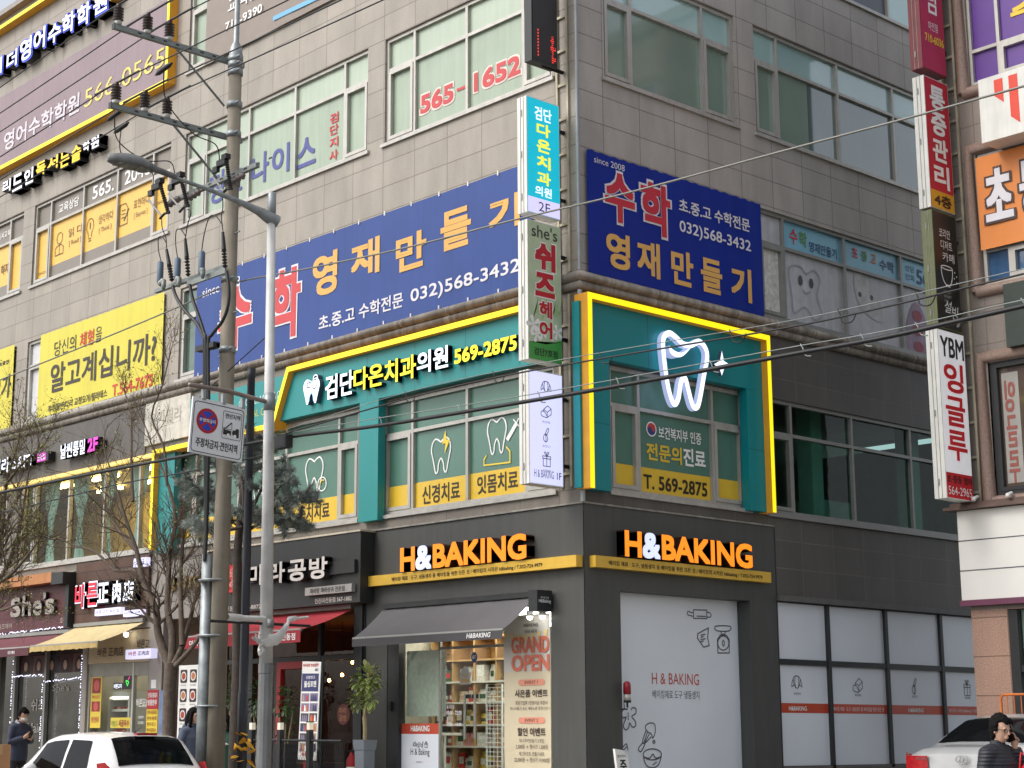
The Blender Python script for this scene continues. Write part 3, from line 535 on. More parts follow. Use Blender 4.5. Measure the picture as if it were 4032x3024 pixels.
# ------------------------------------------------------------------ signs and banners
ZR.update({15:(400,600,.4822),4:(900,0,.6088),5:(900,900,.7233),7:(1400,2000,.6173),8:(2000,0,.6631),9:(2000,1000,.6631),10:(2200,2000,.6173),11:(3000,2000,.6173),12:(3000,1000,.6328),13:(2900,0,.6328),17:(0,2100,.3617)})
NAVY = mat('navy_vinyl', C(54, 78, 142), .42, spec=.25, var=.07, scale=1.2, streak=.06); NAVYD = mat('navy_vinyl_alley', C(10, 42, 142), .45, spec=.18, var=.08, scale=1.2)
GOLD = ink(222, 172, 88); GOLD2 = ink(228, 178, 96); SRED = ink(202, 66, 70); SREDD = ink(200, 36, 58); PALE = ink(222, 220, 226)
def sheet(fr, u0, u1, z0, z1, d, n=24, m=10, amp=.002, edge=.0):
    """hung vinyl: a slightly rippled sheet"""
    b = MB(); R = random.Random(int(u0*31+z0*7)); ph = [R.random()*6 for _ in range(6)]
    vs = [fr.P(u0+(u1-u0)*i/n, z0+(z1-z0)*j/m-(edge*(.5+.5*sin(i*2.7+ph[3]))*(1 if j == m else 0)), d+amp*(sin(i*1.1+j*.4+ph[0])+sin(i*.37-j*.9+ph[1])+1.2*sin(i*2.3+ph[2])*(j/m)**3)*(0 if j == 0 and False else 1)) for j in range(m+1) for i in range(n+1)]
    b.add(vs, [(j*(n+1)+i, j*(n+1)+i+1, (j+1)*(n+1)+i+1, (j+1)*(n+1)+i) for j in range(m) for i in range(n)], 0, True); return b
def outl(b, fr, t, box, d, mi, oi, bold, ob):
    u0, z0, u1, z1 = box; k = .03
    b.text(fr, t, u0-k, z0-k, u1+k, z1+k, d-.001, mi=oi, bold=bold+ob); b.text(fr, t, u0+.01, z0+.01, u1-.01, z1-.01, d+.004, mi=mi, bold=bold)
# -- long navy academy banner on the street side
t = thing('academy_banner', 'long navy banner with red and gold lettering across the street side above the cornice', 'banner')
sheet(SL, -10.24, -.95, 8.19, 10.12, .05, 60, 8, .0022, .0).build('vinyl', NAVY, t)
b = MB(); d = .059
b.text(SL, 'since 2008', *[v for v in (-10.02, 9.72, -8.75, 9.9)], d, mi=3)
sx = bx(SL, 15, 955, 1640, 1225, 1150); outl(b, SL, '수', (fz(SL, 15, 950, 1500, .06)[0], fz(SL, 2, 1545, 610, .06)[1], fz(SL, 15, 1228, 1340, .06)[0], fz(SL, 2, 1540, 205, .06)[1]), d, 0, 3, .05, .025); outl(b, SL, '학', (fz(SL, 5, 232, 500, .06)[0], fz(SL, 5, 340, 592, .06)[1], fz(SL, 5, 395, 300, .06)[0], fz(SL, 5, 370, 198, .06)[1]), d, 0, 3, .05, .025)
for c, q in (('영', (470, 385, 608, 112)), ('재', (680, 285, 838, 40)), ('만', (925, 250, 1092, 0))): b.text(SL, c, *bx(SL, 5, *q), d, mi=1, bold=.045)
for c, q in (('들', (1388, 1640, 1585, 1322)), ('기', (1700, 1520, 1900, 1240))): b.text(SL, c, *bx(SL, 4, *q), d, mi=1, bold=.045)
b.text(SL, '초.중.고 수학전문', *bx(SL, 5, 505, 560, 965, 345), d, mi=3, bold=.025); b.text(SL, '032)568-3432', *bx(SL, 5, 1005, 425, 1600, 160), d, mi=3, bold=.02)
b.build('lettering', [SRED, GOLD, NAVY, PALE], t)
# -- navy academy banner on the alley side
b = MB(); TIE = mat('tie_white', C(214, 212, 206), .7)
for k in range(13):
    for z in (8.2, 10.11): u = -10.1+k*.7; b.fbox(SL, u, u+.03, z-.03, z+.05, .052, .062)
b.build('eyelet_ties', TIE, t)
t = thing('academy_banner', 'shorter navy banner round the corner, above the big neon tooth', 'banner')
sheet(SR, .14, 4.26, 8.2, 10.12, .05, 40, 8, .0022, .02).build('vinyl', NAVYD, t)
b = MB(); b.text(SR, 'since 2008', .29, 9.93, .96, 10.03, d, mi=3)
outl(b, SR, '수', (.5, 9.08, 1.18, 9.88), d, 0, 3, .05, .025); outl(b, SR, '학', (1.3, 9.05, 2.0, 9.9), d, 0, 3, .05, .025)
b.text(SR, '초.중.고 수학전문', 2.2, 9.56, 3.95, 9.78, d, mi=3, bold=.03); b.text(SR, '032)568-3432', 2.2, 9.18, 3.96, 9.42, d, mi=3, bold=.02)
for c, v0 in (('영', .52), ('재', 1.2), ('만', 1.98), ('들', 2.68), ('기', 3.42)): b.text(SR, c, v0, 8.36, v0+.52, 8.92, d, mi=1, bold=.045)
b.build('lettering', [SREDD, GOLD2, NAVYD, PALE], t)
# -- dental clinic fascia, street side
TEAL = mat('teal_panel', C(34, 140, 140), .45, var=.05, scale=1.0); TEALD = mat('teal_panel_alley', C(0, 134, 140), .45, var=.05, scale=1.)
NEONY = led(252, 226, 20, 1.0); AMBER = mat('amber_side', C(196, 140, 40), .5, emit=.15, ecol=C(220, 150, 30)); NEONW = led(236, 242, 255, 1.25); CANW = mat('can_side', C(70, 82, 100), .5); LEDY = led(255, 236, 40, 1.0); DKT = mat('letter_side', C(24, 60, 70), .5)
HALO = led(150, 200, 255, .9)
t = thing('clinic_sign', 'teal clinic fascia edged in a stepped yellow light strip, long lit lettering, street side', 'shop sign')
b = MB(); b.fpoly(SL, [(-7.26, 6.92), (-6.84, 7.76), (-.55, 7.78), (-.55, 6.92)], .0, .15); b.build('panel', TEAL, t)
b = MB(); b.fbox(SL, -10.3, -7.2, 6.9, 7.76, .0, .07); b.build('panel', TEAL, t)
b = MB(); SEAM = mat('seam_dark', C(16, 84, 88), .6)
for k in range(5): u = -6.0+k*1.22; b.fbox(SL, u-.004, u+.004, 6.925, 7.72, .15, .1508)
b.build('panel_joint', SEAM, t)
for u0, u1, z0 in ((-4.98, -4.48, 4.92), (-11.24, -10.66, 4.86)):
    b = MB(); b.fbox(SL, u0, u1, z0, 6.918, .0, .15); b.build('pillar_panel', TEAL, t)
b = MB(); b.stroke(SL, [(-11.27, 4.95), (-11.27, 6.84), (-7.33, 6.84), (-6.9, 7.78), (-.5, 7.78)], .09, .0, .26, 0, 1); b.build('light_strip', [NEONY, AMBER], t)
d0, d1 = .15, .25; b = MB()
b.text(SL, '검단', *bx(SL, 5, 525, 935, 680, 765, .25), d0, d1, 0, 2, .035); b.text(SL, '다온치과', *bx(SL, 5, 680, 890, 1020, 680, .25), d0, d1, 1, 2, .035)
b.text(SL, '의원', *bx(SL, 5, 1025, 795, 1195, 632, .25), d0, d1, 0, 2, .035); b.text(SL, '569-2875', *bx(SL, 5, 1228, 740, 1568, 575, .25), d0, d1, 1, 2, .045); b.build('lit_lettering', [NEONW, LEDY, DKT], t)
u0, z0, u1, z1 = bx(SL, 5, 405, 965, 497, 790, .25); b = MB(); b.fpoly(SL, tooth(u0, z0, u1, z1-.05), d0, d1, 0, 1); b.stroke(SL, tooth(u0+.03, z0+.03, u1-.03, z1-.08), .02, d1+.002, mi=2, closed=True)
b.stroke(SL, [(u0+.12, z0+.38), (u0+.2, z0+.38), (u0+.2, z0+.3), (u0+.12, z0+.3)], .02, d1+.003, mi=1, closed=True); b.stroke(SL, [(u0+.27, z0+.4), (u0+.4, z0+.42)], .02, d1+.003, mi=1); b.stroke(SL, smooth([(u0+.26, z0+.3), (u0+.33, z0+.25), (u0+.4, z0+.32)], 4), .02, d1+.003, mi=1)
b.stroke(SL, [(u1-.12+.06*cos(a*pi/6), z1-.06+.06*sin(a*pi/6)) for a in range(12)], .02, d0, d1+.004, 0, 1, True); b.build('tooth_emblem', [NEONW, CANW, HALO], t)
b = MB(); b.text(SL, 'GEOMDAN DAON', -8.66, 7.36, -7.2, 7.5, .075, mi=0); b.text(SL, 'DENTAL CLINIC', -8.66, 7.12, -7.4, 7.26, .075, mi=1); b.build('lettering', [ink(190, 224, 220), ink(190, 190, 90)], t)
# -- dental clinic portal, alley side
t = thing('clinic_sign', 'teal clinic portal with yellow light frame and big white neon tooth, alley side', 'shop sign')
b = MB(); b.fbox(SR, -.02, 4.02, 6.9, 7.75, .0, .15); b.build('panel', TEALD, t)
b = MB()
for v in (1.3, 2.65): b.fbox(SR, v-.004, v+.004, 6.905, 7.72, .15, .1508)
for v0, v1 in ((-.02, .44), (3.6, 4.02)): b.fbox(SR, v0, v1, 5.93, 5.938, .15, .1508)
b.build('panel_joint', SEAM, t)
for v0, v1 in ((-.02, .44), (3.6, 4.02)):
    b = MB(); b.fbox(SR, v0, v1, 4.96, 6.898, .0, .15); b.build('pillar_panel', TEALD, t)
b = MB(); b.fbox(SR, -.16, -.06, 4.965, 7.7, .0, .13); b.build('return_panel', TEALD, t)
b = MB(); b.stroke(SR, [(-.07, 4.95), (-.07, 7.77), (4.05, 7.77), (4.05, 4.95)], .09, .0, .27, 0, 1); b.build('light_strip', [NEONY, AMBER], t)
b = MB(); P = [(925, 590), (925, 500), (960, 470), (1000, 492), (1050, 535), (1100, 540), (1150, 520), (1190, 560), (1200, 620), (1180, 720), (1160, 830), (1140, 905), (1110, 900), (1080, 800), (1060, 735), (1035, 760), (1020, 850), (1000, 890), (978, 870), (950, 770)]
D = .3; b.stroke(SR, smooth([fz(SR, 9, 918+(x-918)*.94, y, D) for x, y in P], 4, True), .09, .22, D, 0, 1, True)
b.fpoly(SR, smooth([fz(SR, 9, x, y, D) for x, y in ((955, 545), (965, 590), (1000, 612), (1040, 605), (1090, 550), (1040, 585), (1000, 580), (970, 560))], 3, True), .16, D+.003, 0, 1); b.build('tooth_emblem', [NEONW, mat('neon_side', C(150, 160, 180), .5, emit=.55, ecol=C(190, 205, 255))], t)
b = MB(); S_ = [(1270, 575), (1282, 635), (1318, 658), (1284, 680), (1270, 722), (1258, 682), (1224, 655), (1260, 634)]; b.fpoly(SR, [fz(SR, 9, x, y, D) for x, y in S_], .24, D, 0, 1); b.build('sparkle', [NEONW, CANW], t)
# -- bakery supply shop signs
ORNG = led(255, 140, 24, 1.0); ORS = mat('orange_letter_side', C(50, 20, 8), .5); STRIP = mat('yellow_strip', C(218, 176, 62), .45, var=.05); LAV = led(206, 214, 252, 1.0)
def bakery(fr, lab, B, S, T):
    t = thing('shop_sign', lab, 'shop sign'); b = MB(); b.fbox(fr, S[0], S[1], 3.855, 4.02, .0 if fr is SL else .012, .13); b.build('strip', STRIP, t)
    u0, z0, u1, z1 = B; W = u1-u0; b = MB()
    for c, a, e, mi in (('H', 0, .125, 0), ('BAKING', .275, 1, 0), ('&', .13, .265, 1)): b.text(fr, c, u0+W*a, z0, u0+W*e, z1, .0 if fr is SL else .012, .17, mi, 2, .05)
    b.build('lit_lettering', [ORNG, LAV, ORS], t)
    b = MB(); b.text(fr, '베이킹 재료 · 도구, 냉동생지 등 베이킹을 위한 모든 것 / 베이킹의 시작은 h&baking / T.032-724-9979', T[0], 3.885, T[1], 3.965, .133, mi=0, bold=.025); b.build('lettering', INK2, t)
INK2 = ink(40, 26, 10)
bakery(SL, 'lit orange bakery shop letters over a yellow strip, on the street side of the corner', (-3.87, 4.03, -.99, 4.41), (-4.77, -.02), (-4.12, -.7))
bakery(SR, 'lit orange bakery shop letters over a yellow strip, on the alley side of the corner', (.68, 4.04, 3.58, 4.42), (.11, 4.08), (.38, 3.86))
# -- projecting light boxes at the corner and at the neighbour's corner
CAB = mat('cabinet_white', C(226, 226, 220), .45, var=.05, streak=.12)
def lightbox(name, lab, x, th, y0, y1, z0, z1, cab, face, emit_items, grp, extra=None):
    """box sticking out from the wall: its two big faces look along the street"""
    t = thing(name, lab, 'projecting sign', group=grp); fr = Fr((x, 0, 0), (0, 1, 0), (1, 0, 0))
    b = MB(); b.box(x-th, x-.004, y0, y1, z0, z1); 
    for k in (.35, .65): b.box(x-th*k-.004, x-th*k+.004, y0-.006, y0-.001, z0, z1, 1)
    for z in (z0+.25, (z0+z1)/2, z1-.25): b.box(x-th*.62, x-th*.5, y0-.012, y0-.007, z-.05, z+.05, 1)
    b.build('cabinet', [cab, M_ALUD], t)
    b = MB(); b.quad(fr, y0+.012, y1-.012, z0+.012, z1-.012, .0); f = b.build('face', face, t)
    if emit_items: emit_items(fr, t, y0, y1, z0, z1)
    for z in (z0+.2*(z1-z0), z0+.8*(z1-z0)):
        b = MB(); b.box(x-th*.6, x-th*.4, y1, y1+.22, z-.025, z+.025); b.build('bracket', M_BLK, t)
    return t
def col(fr, b, s, y0, y1, z1, h, gap, mi=0, bold=.03, oi=None):
    for c in s:
        if oi is not None: b.text(fr, c, y0-.02, z1-h-.02, y1+.02, z1+.02, .004, mi=oi, bold=bold+.02)
        b.text(fr, c, y0, z1-h, y1, z1, .007, mi=mi, bold=bold); z1 -= h+gap
G1 = 'light boxes projecting at the corner'
def s1(fr, t, y0, y1, z0, z1):
    b = MB(); b.quad(fr, y0+.012, y1-.012, z0+.012, z0+.25, .003, 2); b.text(fr, '검단', -.72, z1-.33, -.37, z1-.12, .006, mi=0, bold=.03); col(fr, b, '다온치과', -.68, -.4, z1-.37, .2, .05, 1, .04); b.text(fr, '의원', -.72, z0+.29, -.38, z0+.44, .006, mi=0, bold=.03)
    b.text(fr, '2F', -.65, z0+.06, -.42, z0+.2, .006, mi=3); b.build('lettering', [led(236, 246, 255, .95), led(246, 236, 60, .9), led(206, 202, 246, .9), M_INK], t)
lightbox('light_box_sign', 'cyan light box with yellow lettering, second from the top at the corner', -.18, .2, -.88, -.2, 8.97, 10.76, CAB, led(0, 176, 200, .85), s1, G1)
def s2(fr, t, y0, y1, z0, z1):
    b = MB(); b.quad(fr, y0+.012, y1-.012, z0+.012, z0+.26, .003, 2); b.fpoly(fr, smooth([(y0+.012, z0+.26), (y0+.25, z0+.24), (y1-.2, z0+.3), (y1-.012, z0+.36), (y1-.012, z0+.26)], 3), None, .0035, 2)
    for cy, cz, r in ((-.78, 7.3, .12), (-.72, 7.16, .1), (-.6, 7.2, .08), (-.3, 7.25, .1)):
        for k in range(5): b.fpoly(fr, smooth([(cy, cz), (cy+r*cos(k*1.26+.3), cz+r*sin(k*1.26+.3)), (cy+r*1.2*cos(k*1.26+.6), cz+r*1.2*sin(k*1.26+.6)), (cy+r*cos(k*1.26+.9), cz+r*sin(k*1.26+.9))], 3, True), None, .0045+.0002*k, 3)
    for k in range(9): b.fpoly(fr, smooth([(-.8+.06*k, 7.35+.12*(k % 3)), (-.7+.06*k, 7.6+.1*(k % 2)), (-.66+.06*k, 7.9)], 3)+[(-.72+.06*k, 7.5)], None, .004+.0001*k, 4)
    b.text(fr, "she's", -.8, z1-.24, -.28, z1-.05, .006, mi=1, bold=.01); col(fr, b, '쉬', -.74, -.32, z1-.3, .42, .05, 0, .07, 5); col(fr, b, '즈', -.74, -.34, z1-.76, .36, .05, 0, .07, 5); col(fr, b, '헤어', -.66, -.4, z0+.9, .25, .05, 0, .05, 5)
    b.text(fr, '검단7호점', -.77, z0+.08, -.3, z0+.19, .006, mi=1, bold=.03); b.build('lettering', [ink(190, 28, 44), M_INK, ink(70, 160, 74), M_WINK, ink(160, 192, 130), M_WINK], t)
lightbox('light_box_sign', 'pale green flowered light box with red lettering, between the cyan and the white one', -.18, .2, -.88, -.2, 6.78, 8.86, CAB, mat('flower_print', C(186, 204, 170), .4, var=.12, scale=3), s2, G1)
def s3(fr, t, y0, y1, z0, z1):
    b = MB()
    for k, f in enumerate(ICON): f(b, fr, -.54, z1-.22-k*.35, .2, .004, .012); b.text(fr, NAMES[k], -.62, z1-.4-k*.35, -.46, z1-.365-k*.35, .005, mi=0)
    b.text(fr, 'H & BAKING', -.79, z0+.1, -.4, z0+.21, .005, mi=0, bold=.005); b.text(fr, '1F', -.34, z0+.1, -.25, z0+.2, .005, mi=0, bold=.02); b.build('lettering', ink(90, 92, 120), t)
lightbox('light_box_sign', 'white light box with outline baking pictograms, lowest at the corner', -.18, .2, -.88, -.2, 4.99, 6.63, CAB, led(204, 206, 244, .95), s3, G1)
t = thing('led_display', 'black scrolling message board showing red dots, top of the corner', 'led board', group=G1); fr = Fr((-.2, 0, 0), (0, 1, 0), (1, 0, 0))
b = MB(); b.box(-.36, -.205, -.74, -.2, 11.36, 14.0); b.build('cabinet', M_BLKP, t); b = MB(); b.quad(fr, -.72, -.22, 11.4, 13.98, .0); b.build('face', mat('led_matrix', C(44, 40, 40), .5, var=.5, scale=90), t)
b = MB(); R = random.Random(3)
for i in range(12):
    for j in range(13):
        y, z = -.36+i*.0125-.02, 11.43+j*.034
        on = (5 <= i <= 7) or (j in (6, 7) and 3 <= i <= 11) or (j in (1, 2) and i > 4) or (j == 10 and 2 < i < 9)
        if on and R.random() < .92: b.quad(fr, y-.004, y+.004, z-.01, z+.01, .002)
for j in range(9): b.quad(fr, -.62, -.60, 11.46+j*.05, 11.485+j*.05, .002)
b.build('lit_lettering', led(255, 60, 50, 1.3), t)
for z in (11.38, 13.0):
    b = MB(); b.tube([(-.28, -.2, z), (-.28, -.0, z), (-.3, -.02, z+.0)], .02, 6); b.tube([(-.28, -.45, z-.03), (-.28, -.02, z-.03)], .014, 5); b.build('bracket', M_BLK, t)
# ladder frames that carry them
LADM = mat('ladder_steel', C(176, 168, 146), .5, .2, var=.2, streak=.25)
def ladder(lab, X0, X1, y, z0, z1, grp):
    t = thing('sign_ladder', lab, 'bracket frame', group=grp)
    for x in (X0, X1): b = MB(); b.box(x-.02, x+.02, y-.04, y, z0, z1); b.build('rail', LADM, t)
    z = z0+.2
    while z < z1: b = MB(); b.box(X0+.021, X1-.021, y-.035, y-.005, z-.02, z+.02); b.build('rung', LADM, t); z += .55
G2 = 'steel frames carrying the projecting signs'
ladder('tall steel frame behind the projecting boxes, above the cornice at the corner', -.39, -.17, 0, 8.22, 14.2, G2); ladder('short steel frame behind the lowest light box at the corner', -.39, -.19, 0, 5.02, 7.88, G2)
G3 = 'light boxes projecting at the neighbour'
def n1(fr, t, y0, y1, z0, z1):
    b = MB(); b.quad(fr, y0+.012, y1-.012, z0+.012, z0+.4, .003, 0); b.text(fr, 'YBM', y0+.05, z1-.42, y1-.04, z1-.1, .006, mi=1, bold=.03); col(fr, b, '잉글루', y0+.1, y1-.1, z1-.5, .47, .06, 2, .035)
    b.text(fr, '초·중등 영어', y0+.03, z0+.24, y1-.03, z0+.36, .006, mi=1, bold=.03); b.text(fr, '564-2965', y0+.05, z0+.06, y1-.05, z0+.19, .006, mi=3, bold=.01); b.build('lettering', [ink(206, 34, 48), M_INK, ink(222, 40, 50), M_WINK], t)
RED2 = ink(190, 32, 54)
lightbox('light_box_sign', 'tall white light box with red vertical lettering, lowest at the neighbour', 2.68, .21, 5.12, 5.86, 5.04, 7.67, CAB, mat('box_face_white', C(236, 238, 240), .4, emit=.25, ecol=C(236, 238, 244)), n1, G3)
def n2(fr, t, y0, y1, z0, z1):
    b = MB(); b.quad(fr, y0+.012, y1-.012, z0+.012, z0+.3, .003, 0); col(fr, b, '통증관리', y0+.13, y1-.12, z1-.12, .39, .05, 1, .045); b.text(fr, '4층', y0+.1, z0+.05, y1-.1, z0+.25, .006, mi=2, bold=.04); b.build('lettering', [ink(214, 162, 40), M_WINK, ink(60, 36, 16)], t)
lightbox('light_box_sign', 'red light box with white lettering and ochre foot, at the neighbour', 2.68, .21, 5.15, 5.83, 9.64, 11.83, CAB, RED2, n2, G3)
def n3(fr, t, y0, y1, z0, z1):
    b = MB(); b.text(fr, '림', y0+.2, z0+1.0, y1-.2, z0+1.5, .006, mi=0, bold=.02); b.text(fr, '마전점', y0+.22, z0+.7, y1-.2, z0+.85, .006, mi=0); b.text(fr, '710-6036', y0+.1, z0+.48, y1-.05, z0+.62, .006, mi=1, bold=.02); b.text(fr, '서', y0+.2, z0+1.6, y1-.2, z0+2.0, .006, mi=0, bold=.02); b.build('lettering', [M_WINK, ink(240, 214, 60)], t)
lightbox('light_box_sign', 'maroon light box with white brush lettering, topmost at the neighbour', 2.68, .22, 5.15, 5.83, 11.96, 14.4, mat('cabinet_maroon', C(120, 52, 58), .45), mat('maroon_face', C(158, 44, 74), .4, emit=.1, ecol=C(170, 40, 80)), n3, G3)
def n4(fr, t, y0, y1, z0, z1):
    b = MB()
    for k, s in enumerate(('코리안', '디저트', '카페')): b.text(fr, s, y0+.16+.03*k, z1-.42-k*.19, y1-.2+.04*k, z1-.27-k*.19, .006, mi=0, bold=.005)
    b.stroke(fr, smooth([(5.32, 8.7), (5.34, 8.55), (5.42, 8.43), (5.55, 8.43), (5.62, 8.55), (5.64, 8.7)], 4), .02, .006); b.stroke(fr, [(5.48+.16*cos(a*pi/6), 8.7+.03*sin(a*pi/6)) for a in range(12)], .016, .006, closed=True); b.stroke(fr, [(5.42, 8.4), (5.55, 8.4)], .02, .007)
    for y, z in ((5.7, 8.66), (5.68, 8.56), (5.75, 8.6), (5.74, 8.5)): b.disc(fr, y, z, .014, .006, 0, 6)
    for k, s in enumerate(('KOREAN', 'DESSERT', 'CAFE')): b.text(fr, s, 5.36, 8.28-k*.07, 5.36+.03*len(s), 8.32-k*.07, .006, mi=1)
    b.text(fr, '설', 5.36, 7.97, 5.56, 8.16, .006, mi=0, bold=.01, shear=.2); b.text(fr, '빙', 5.56, 7.88, 5.74, 8.1, .006, mi=0, bold=.01, shear=.2); b.text(fr, 'TAKE OUT', 5.33, 7.79, 5.62, 7.84, .006, mi=2); b.text(fr, '2F', 5.66, 7.78, 5.76, 7.85, .006, mi=0); b.build('lettering', [M_WINK, INKG2, ink(200, 140, 60)], t)
INKG2 = ink(170, 170, 170)
lightbox('light_box_sign', 'black light box with white brush lettering and a bowl drawing, at the neighbour', 2.68, .2, 5.16, 5.83, 7.7, 9.6, mat('cabinet_olive', C(112, 118, 82), .5), mat('black_face', C(30, 32, 30), .35), n4, G3)
ladder('rusty steel frame behind the signs on the neighbour', 2.5, 2.74, 5.99, 5.0, 14.4, G2)
# -- top left: academy letters, purple banner, lower letters
BLUEL = led(226, 230, 255, 1.1); BLUEG = led(70, 90, 230, .9); BLK2 = mat('letter_box_black', C(26, 26, 30), .5)
t = thing('academy_sign', 'white lit academy letters on black boxes, top left under the roof', 'shop sign'); b = MB(); 
for c, *q in (('리', -60, 515, 20, 365), ('더', 45, 460, 118, 310), ('영', 130, 412, 212, 225), ('어', 218, 347, 300, 165), ('수', 312, 302, 402, 128), ('학', 402, 242, 492, 60), ('학', 500, 196, 592, 0), ('원', 606, 112, 702, -75)):
    q = bx(SL, 1, *q, .22); b.text(SL, c, q[0]-.04, q[1]-.04, q[2]+.04, q[3]+.04, .0, .22, 1, 2, .06); b.text(SL, c, *q, .2, .24, 0, 2, .035)
b.build('lit_lettering', [BLUEL, BLUEG, BLK2], t)
b = MB(); b.fbox(SL, -14.05, -13.6, 17.1, 17.6, .01, .2); b.build('end_box', GOLD, t)
t = thing('academy_banner', 'purple grey banner with yellow phone number, framed in a yellow light strip, top left', 'banner')
sheet(SL, -22, -11.5, 14.58, 16.4, .12, 50, 8, .003).build('vinyl', mat('purple_vinyl', C(142, 122, 128), .4, var=.07, scale=1.2, streak=.1), t)
b = MB(); b.stroke(SL, [(-24, 18.2), (-11.42, 18.2), (-11.42, 14.53), (-24, 14.53)], .09, .0, .2, 0, 1); b.build('light_strip', [led(250, 232, 30, .95), AMBER], t)
b = MB(); u0, z0, u1, z1 = bx(SL, 1, 20, 985, 515, 590, .14); b.text(SL, '영어수학학원', u0, z0, u1, z1, .132, mi=0, bold=.03); b.text(SL, '566-0565', *bx(SL, 1, 545, 700, 1065, 300, .13), .132, mi=1, bold=.01)
b.build('lettering', [ink(214, 208, 216), ink(228, 210, 110)], t)
t = thing('academy_sign', 'lit white and yellow reading academy letters below the purple banner', 'shop sign'); b = MB()
for c, x0, y0, x1, y1, m in (('리', 20, 1255, 75, 1150, 0), ('드', 82, 1245, 150, 1110, 0), ('인', 158, 1205, 222, 1075, 0), ('독', 235, 1150, 300, 1030, 1), ('서', 308, 1115, 380, 995, 1), ('는', 388, 1095, 455, 965, 1), ('술', 462, 1060, 530, 925, 1), ('학', 538, 990, 585, 905, 0), ('원', 590, 970, 645, 870, 0)):
    q = bx(SL, 1, x0, y0, x1, y1, .2); b.text(SL, c, q[0]-.02, q[1]-.02, q[2]+.02, q[3]+.02, .0, .2, 2, 2, .07); b.text(SL, c, *q, .19, .215, m, 2, .04)
b.fbox(SL, -14.35, -14.05, 13.95, 14.1, .01, .19, 2); b.build('lit_lettering', [led(240, 240, 250, 1.0), led(250, 206, 30, .95), BLK2], t)
# -- grey banner on the fifth storey
t = thing('academy_banner', 'taupe banner with white phone number and blue stripe on the top storey', 'banner')
sheet(SL, -10.2, -5.0, 14.52, 16.6, .06, 30, 6, .004).build('vinyl', mat('taupe_vinyl', C(136, 124, 114), .45, var=.06), t)
b = MB(); b.text(SL, '교육문의', -9.4, 15.35, -8.0, 15.65, .08, mi=0, bold=.02); b.text(SL, '719-9390', *bx(SL, 4, -20, 205, 220, 20, .07), .08, mi=0, bold=.02); b.stroke(SL, [fz(SL, 4, 290, 122, .07), fz(SL, 4, 700, -75, .07)], .09, .08, mi=1); b.build('lettering', [M_WINK, ink(110, 176, 220)], t)
# -- yellow banners
YV = mat('yellow_vinyl', C(214, 202, 62), .4, var=.05, scale=1.0, streak=.06)
t = thing('studio_banner', 'yellow banner with big black question, above the cornice on the left', 'banner'); sheet(SL, -16.53, -11.42, 8.24, 10.12, .05, 40, 8, .0022, .012).build('vinyl', YV, t); b = MB(); d = .059; BB = ink(56, 48, 40); BR = ink(206, 70, 44)
b.text(SL, '당신의', *bx(SL, 2, 345, 665, 490, 520, .07), d, mi=0, bold=.015); b.text(SL, '체형', *bx(SL, 2, 510, 612, 605, 480, .07), d, mi=1, bold=.02); b.text(SL, '을', *bx(SL, 2, 612, 575, 658, 462, .07), d, mi=0, bold=.015); b.text(SL, '알고계십니까?', *bx(SL, 2, 318, 905, 1012, 495, .07), d, mi=0, bold=.026)
b.text(SL, '척추/골반/다리 교정요가/필라테스', *bx(SL, 2, 305, 1030, 690, 870, .07), d, mi=0, bold=.02); b.text(SL, 'T.564-7675', *bx(SL, 2, 720, 925, 985, 770, .07), d, mi=1, bold=.03); b.build('lettering', [BB, BR], t)
t = thing('studio_banner', 'yellow banner cut by the left edge, with black brush strokes', 'banner'); sheet(SL, -21.5, -17.76, 8.22, 10.12, .05, 20, 6, .004).build('vinyl', YV, t); b = MB(); b.text(SL, '요가', *bx(SL, 2, -60, 960, 70, 770, .07), d, mi=0, bold=.03, shear=.1); b.text(SL, '방송출연', *bx(SL, 2, -30, 735, 55, 680, .07), d, mi=0, bold=.02); b.build('lettering', [BB, BR], t)
# -- white weathered board beside the clinic fascia
t = thing('old_sign_board', 'weathered white board with faded letter marks, left of the teal fascia', 'board'); b = MB(); b.fbox(SL, -11.95, -10.32, 7.06, 7.9, .0, .06); b.build('board', mat('weathered_white', C(206, 202, 190), .7, var=.12, scale=6, streak=.15), t)
b = MB(); b.text(SL, '요가필라', -11.8, 7.4, -10.6, 7.7, .065, bold=.02); b.build('lettering', mat('faded_mark', C(178, 172, 160), .7), t)
# -- fitness letters and bread shop letters on the second storey band, left
PNK = led(232, 60, 200, .9)
t = thing('fitness_sign', 'lit white letters with a magenta number box on the dark second storey band', 'shop sign'); b = MB(); q = bx(SL, 2, -40, 1440, 225, 1270, .2); b.text(SL, '필라스&PT', q[0], 7.14, q[2], 7.48, .1, .22, 0, 2, .04); b.fbox(SL, -18.2, -16.2, 7.22, 7.36, .0, .1, 2); b.build('lit_lettering', [NEONW, PNK, BLK2], t)
b = MB(); b.fbox(SL, -16.12, -15.62, 7.2, 7.4, .0, .2); b.build('number_box', BLK2, t); b = MB(); b.quad(SL, -16.11, -15.72, 7.21, 7.39, .203, 0); b.text(SL, '565-5122', -16.07, 7.24, -15.76, 7.36, .206, mi=1, bold=.02); b.build('lettering', [PNK, NEONW], t)
t = thing('bread_shop_sign', 'lit white letters ending in a magenta 2F on the dark second storey band', 'shop sign'); b = MB(); b.text(SL, '날씬통밀', *bx(SL, 2, 395, 1330, 557, 1195, .2), .1, .22, 0, 2, .03); b.text(SL, '2F', *bx(SL, 2, 570, 1285, 640, 1180, .2), .1, .22, 1, 2, .05); b.fbox(SL, -15.0, -13.45, 7.2, 7.38, .0, .1, 2); b.build('lit_lettering', [NEONW, PNK, BLK2], t)
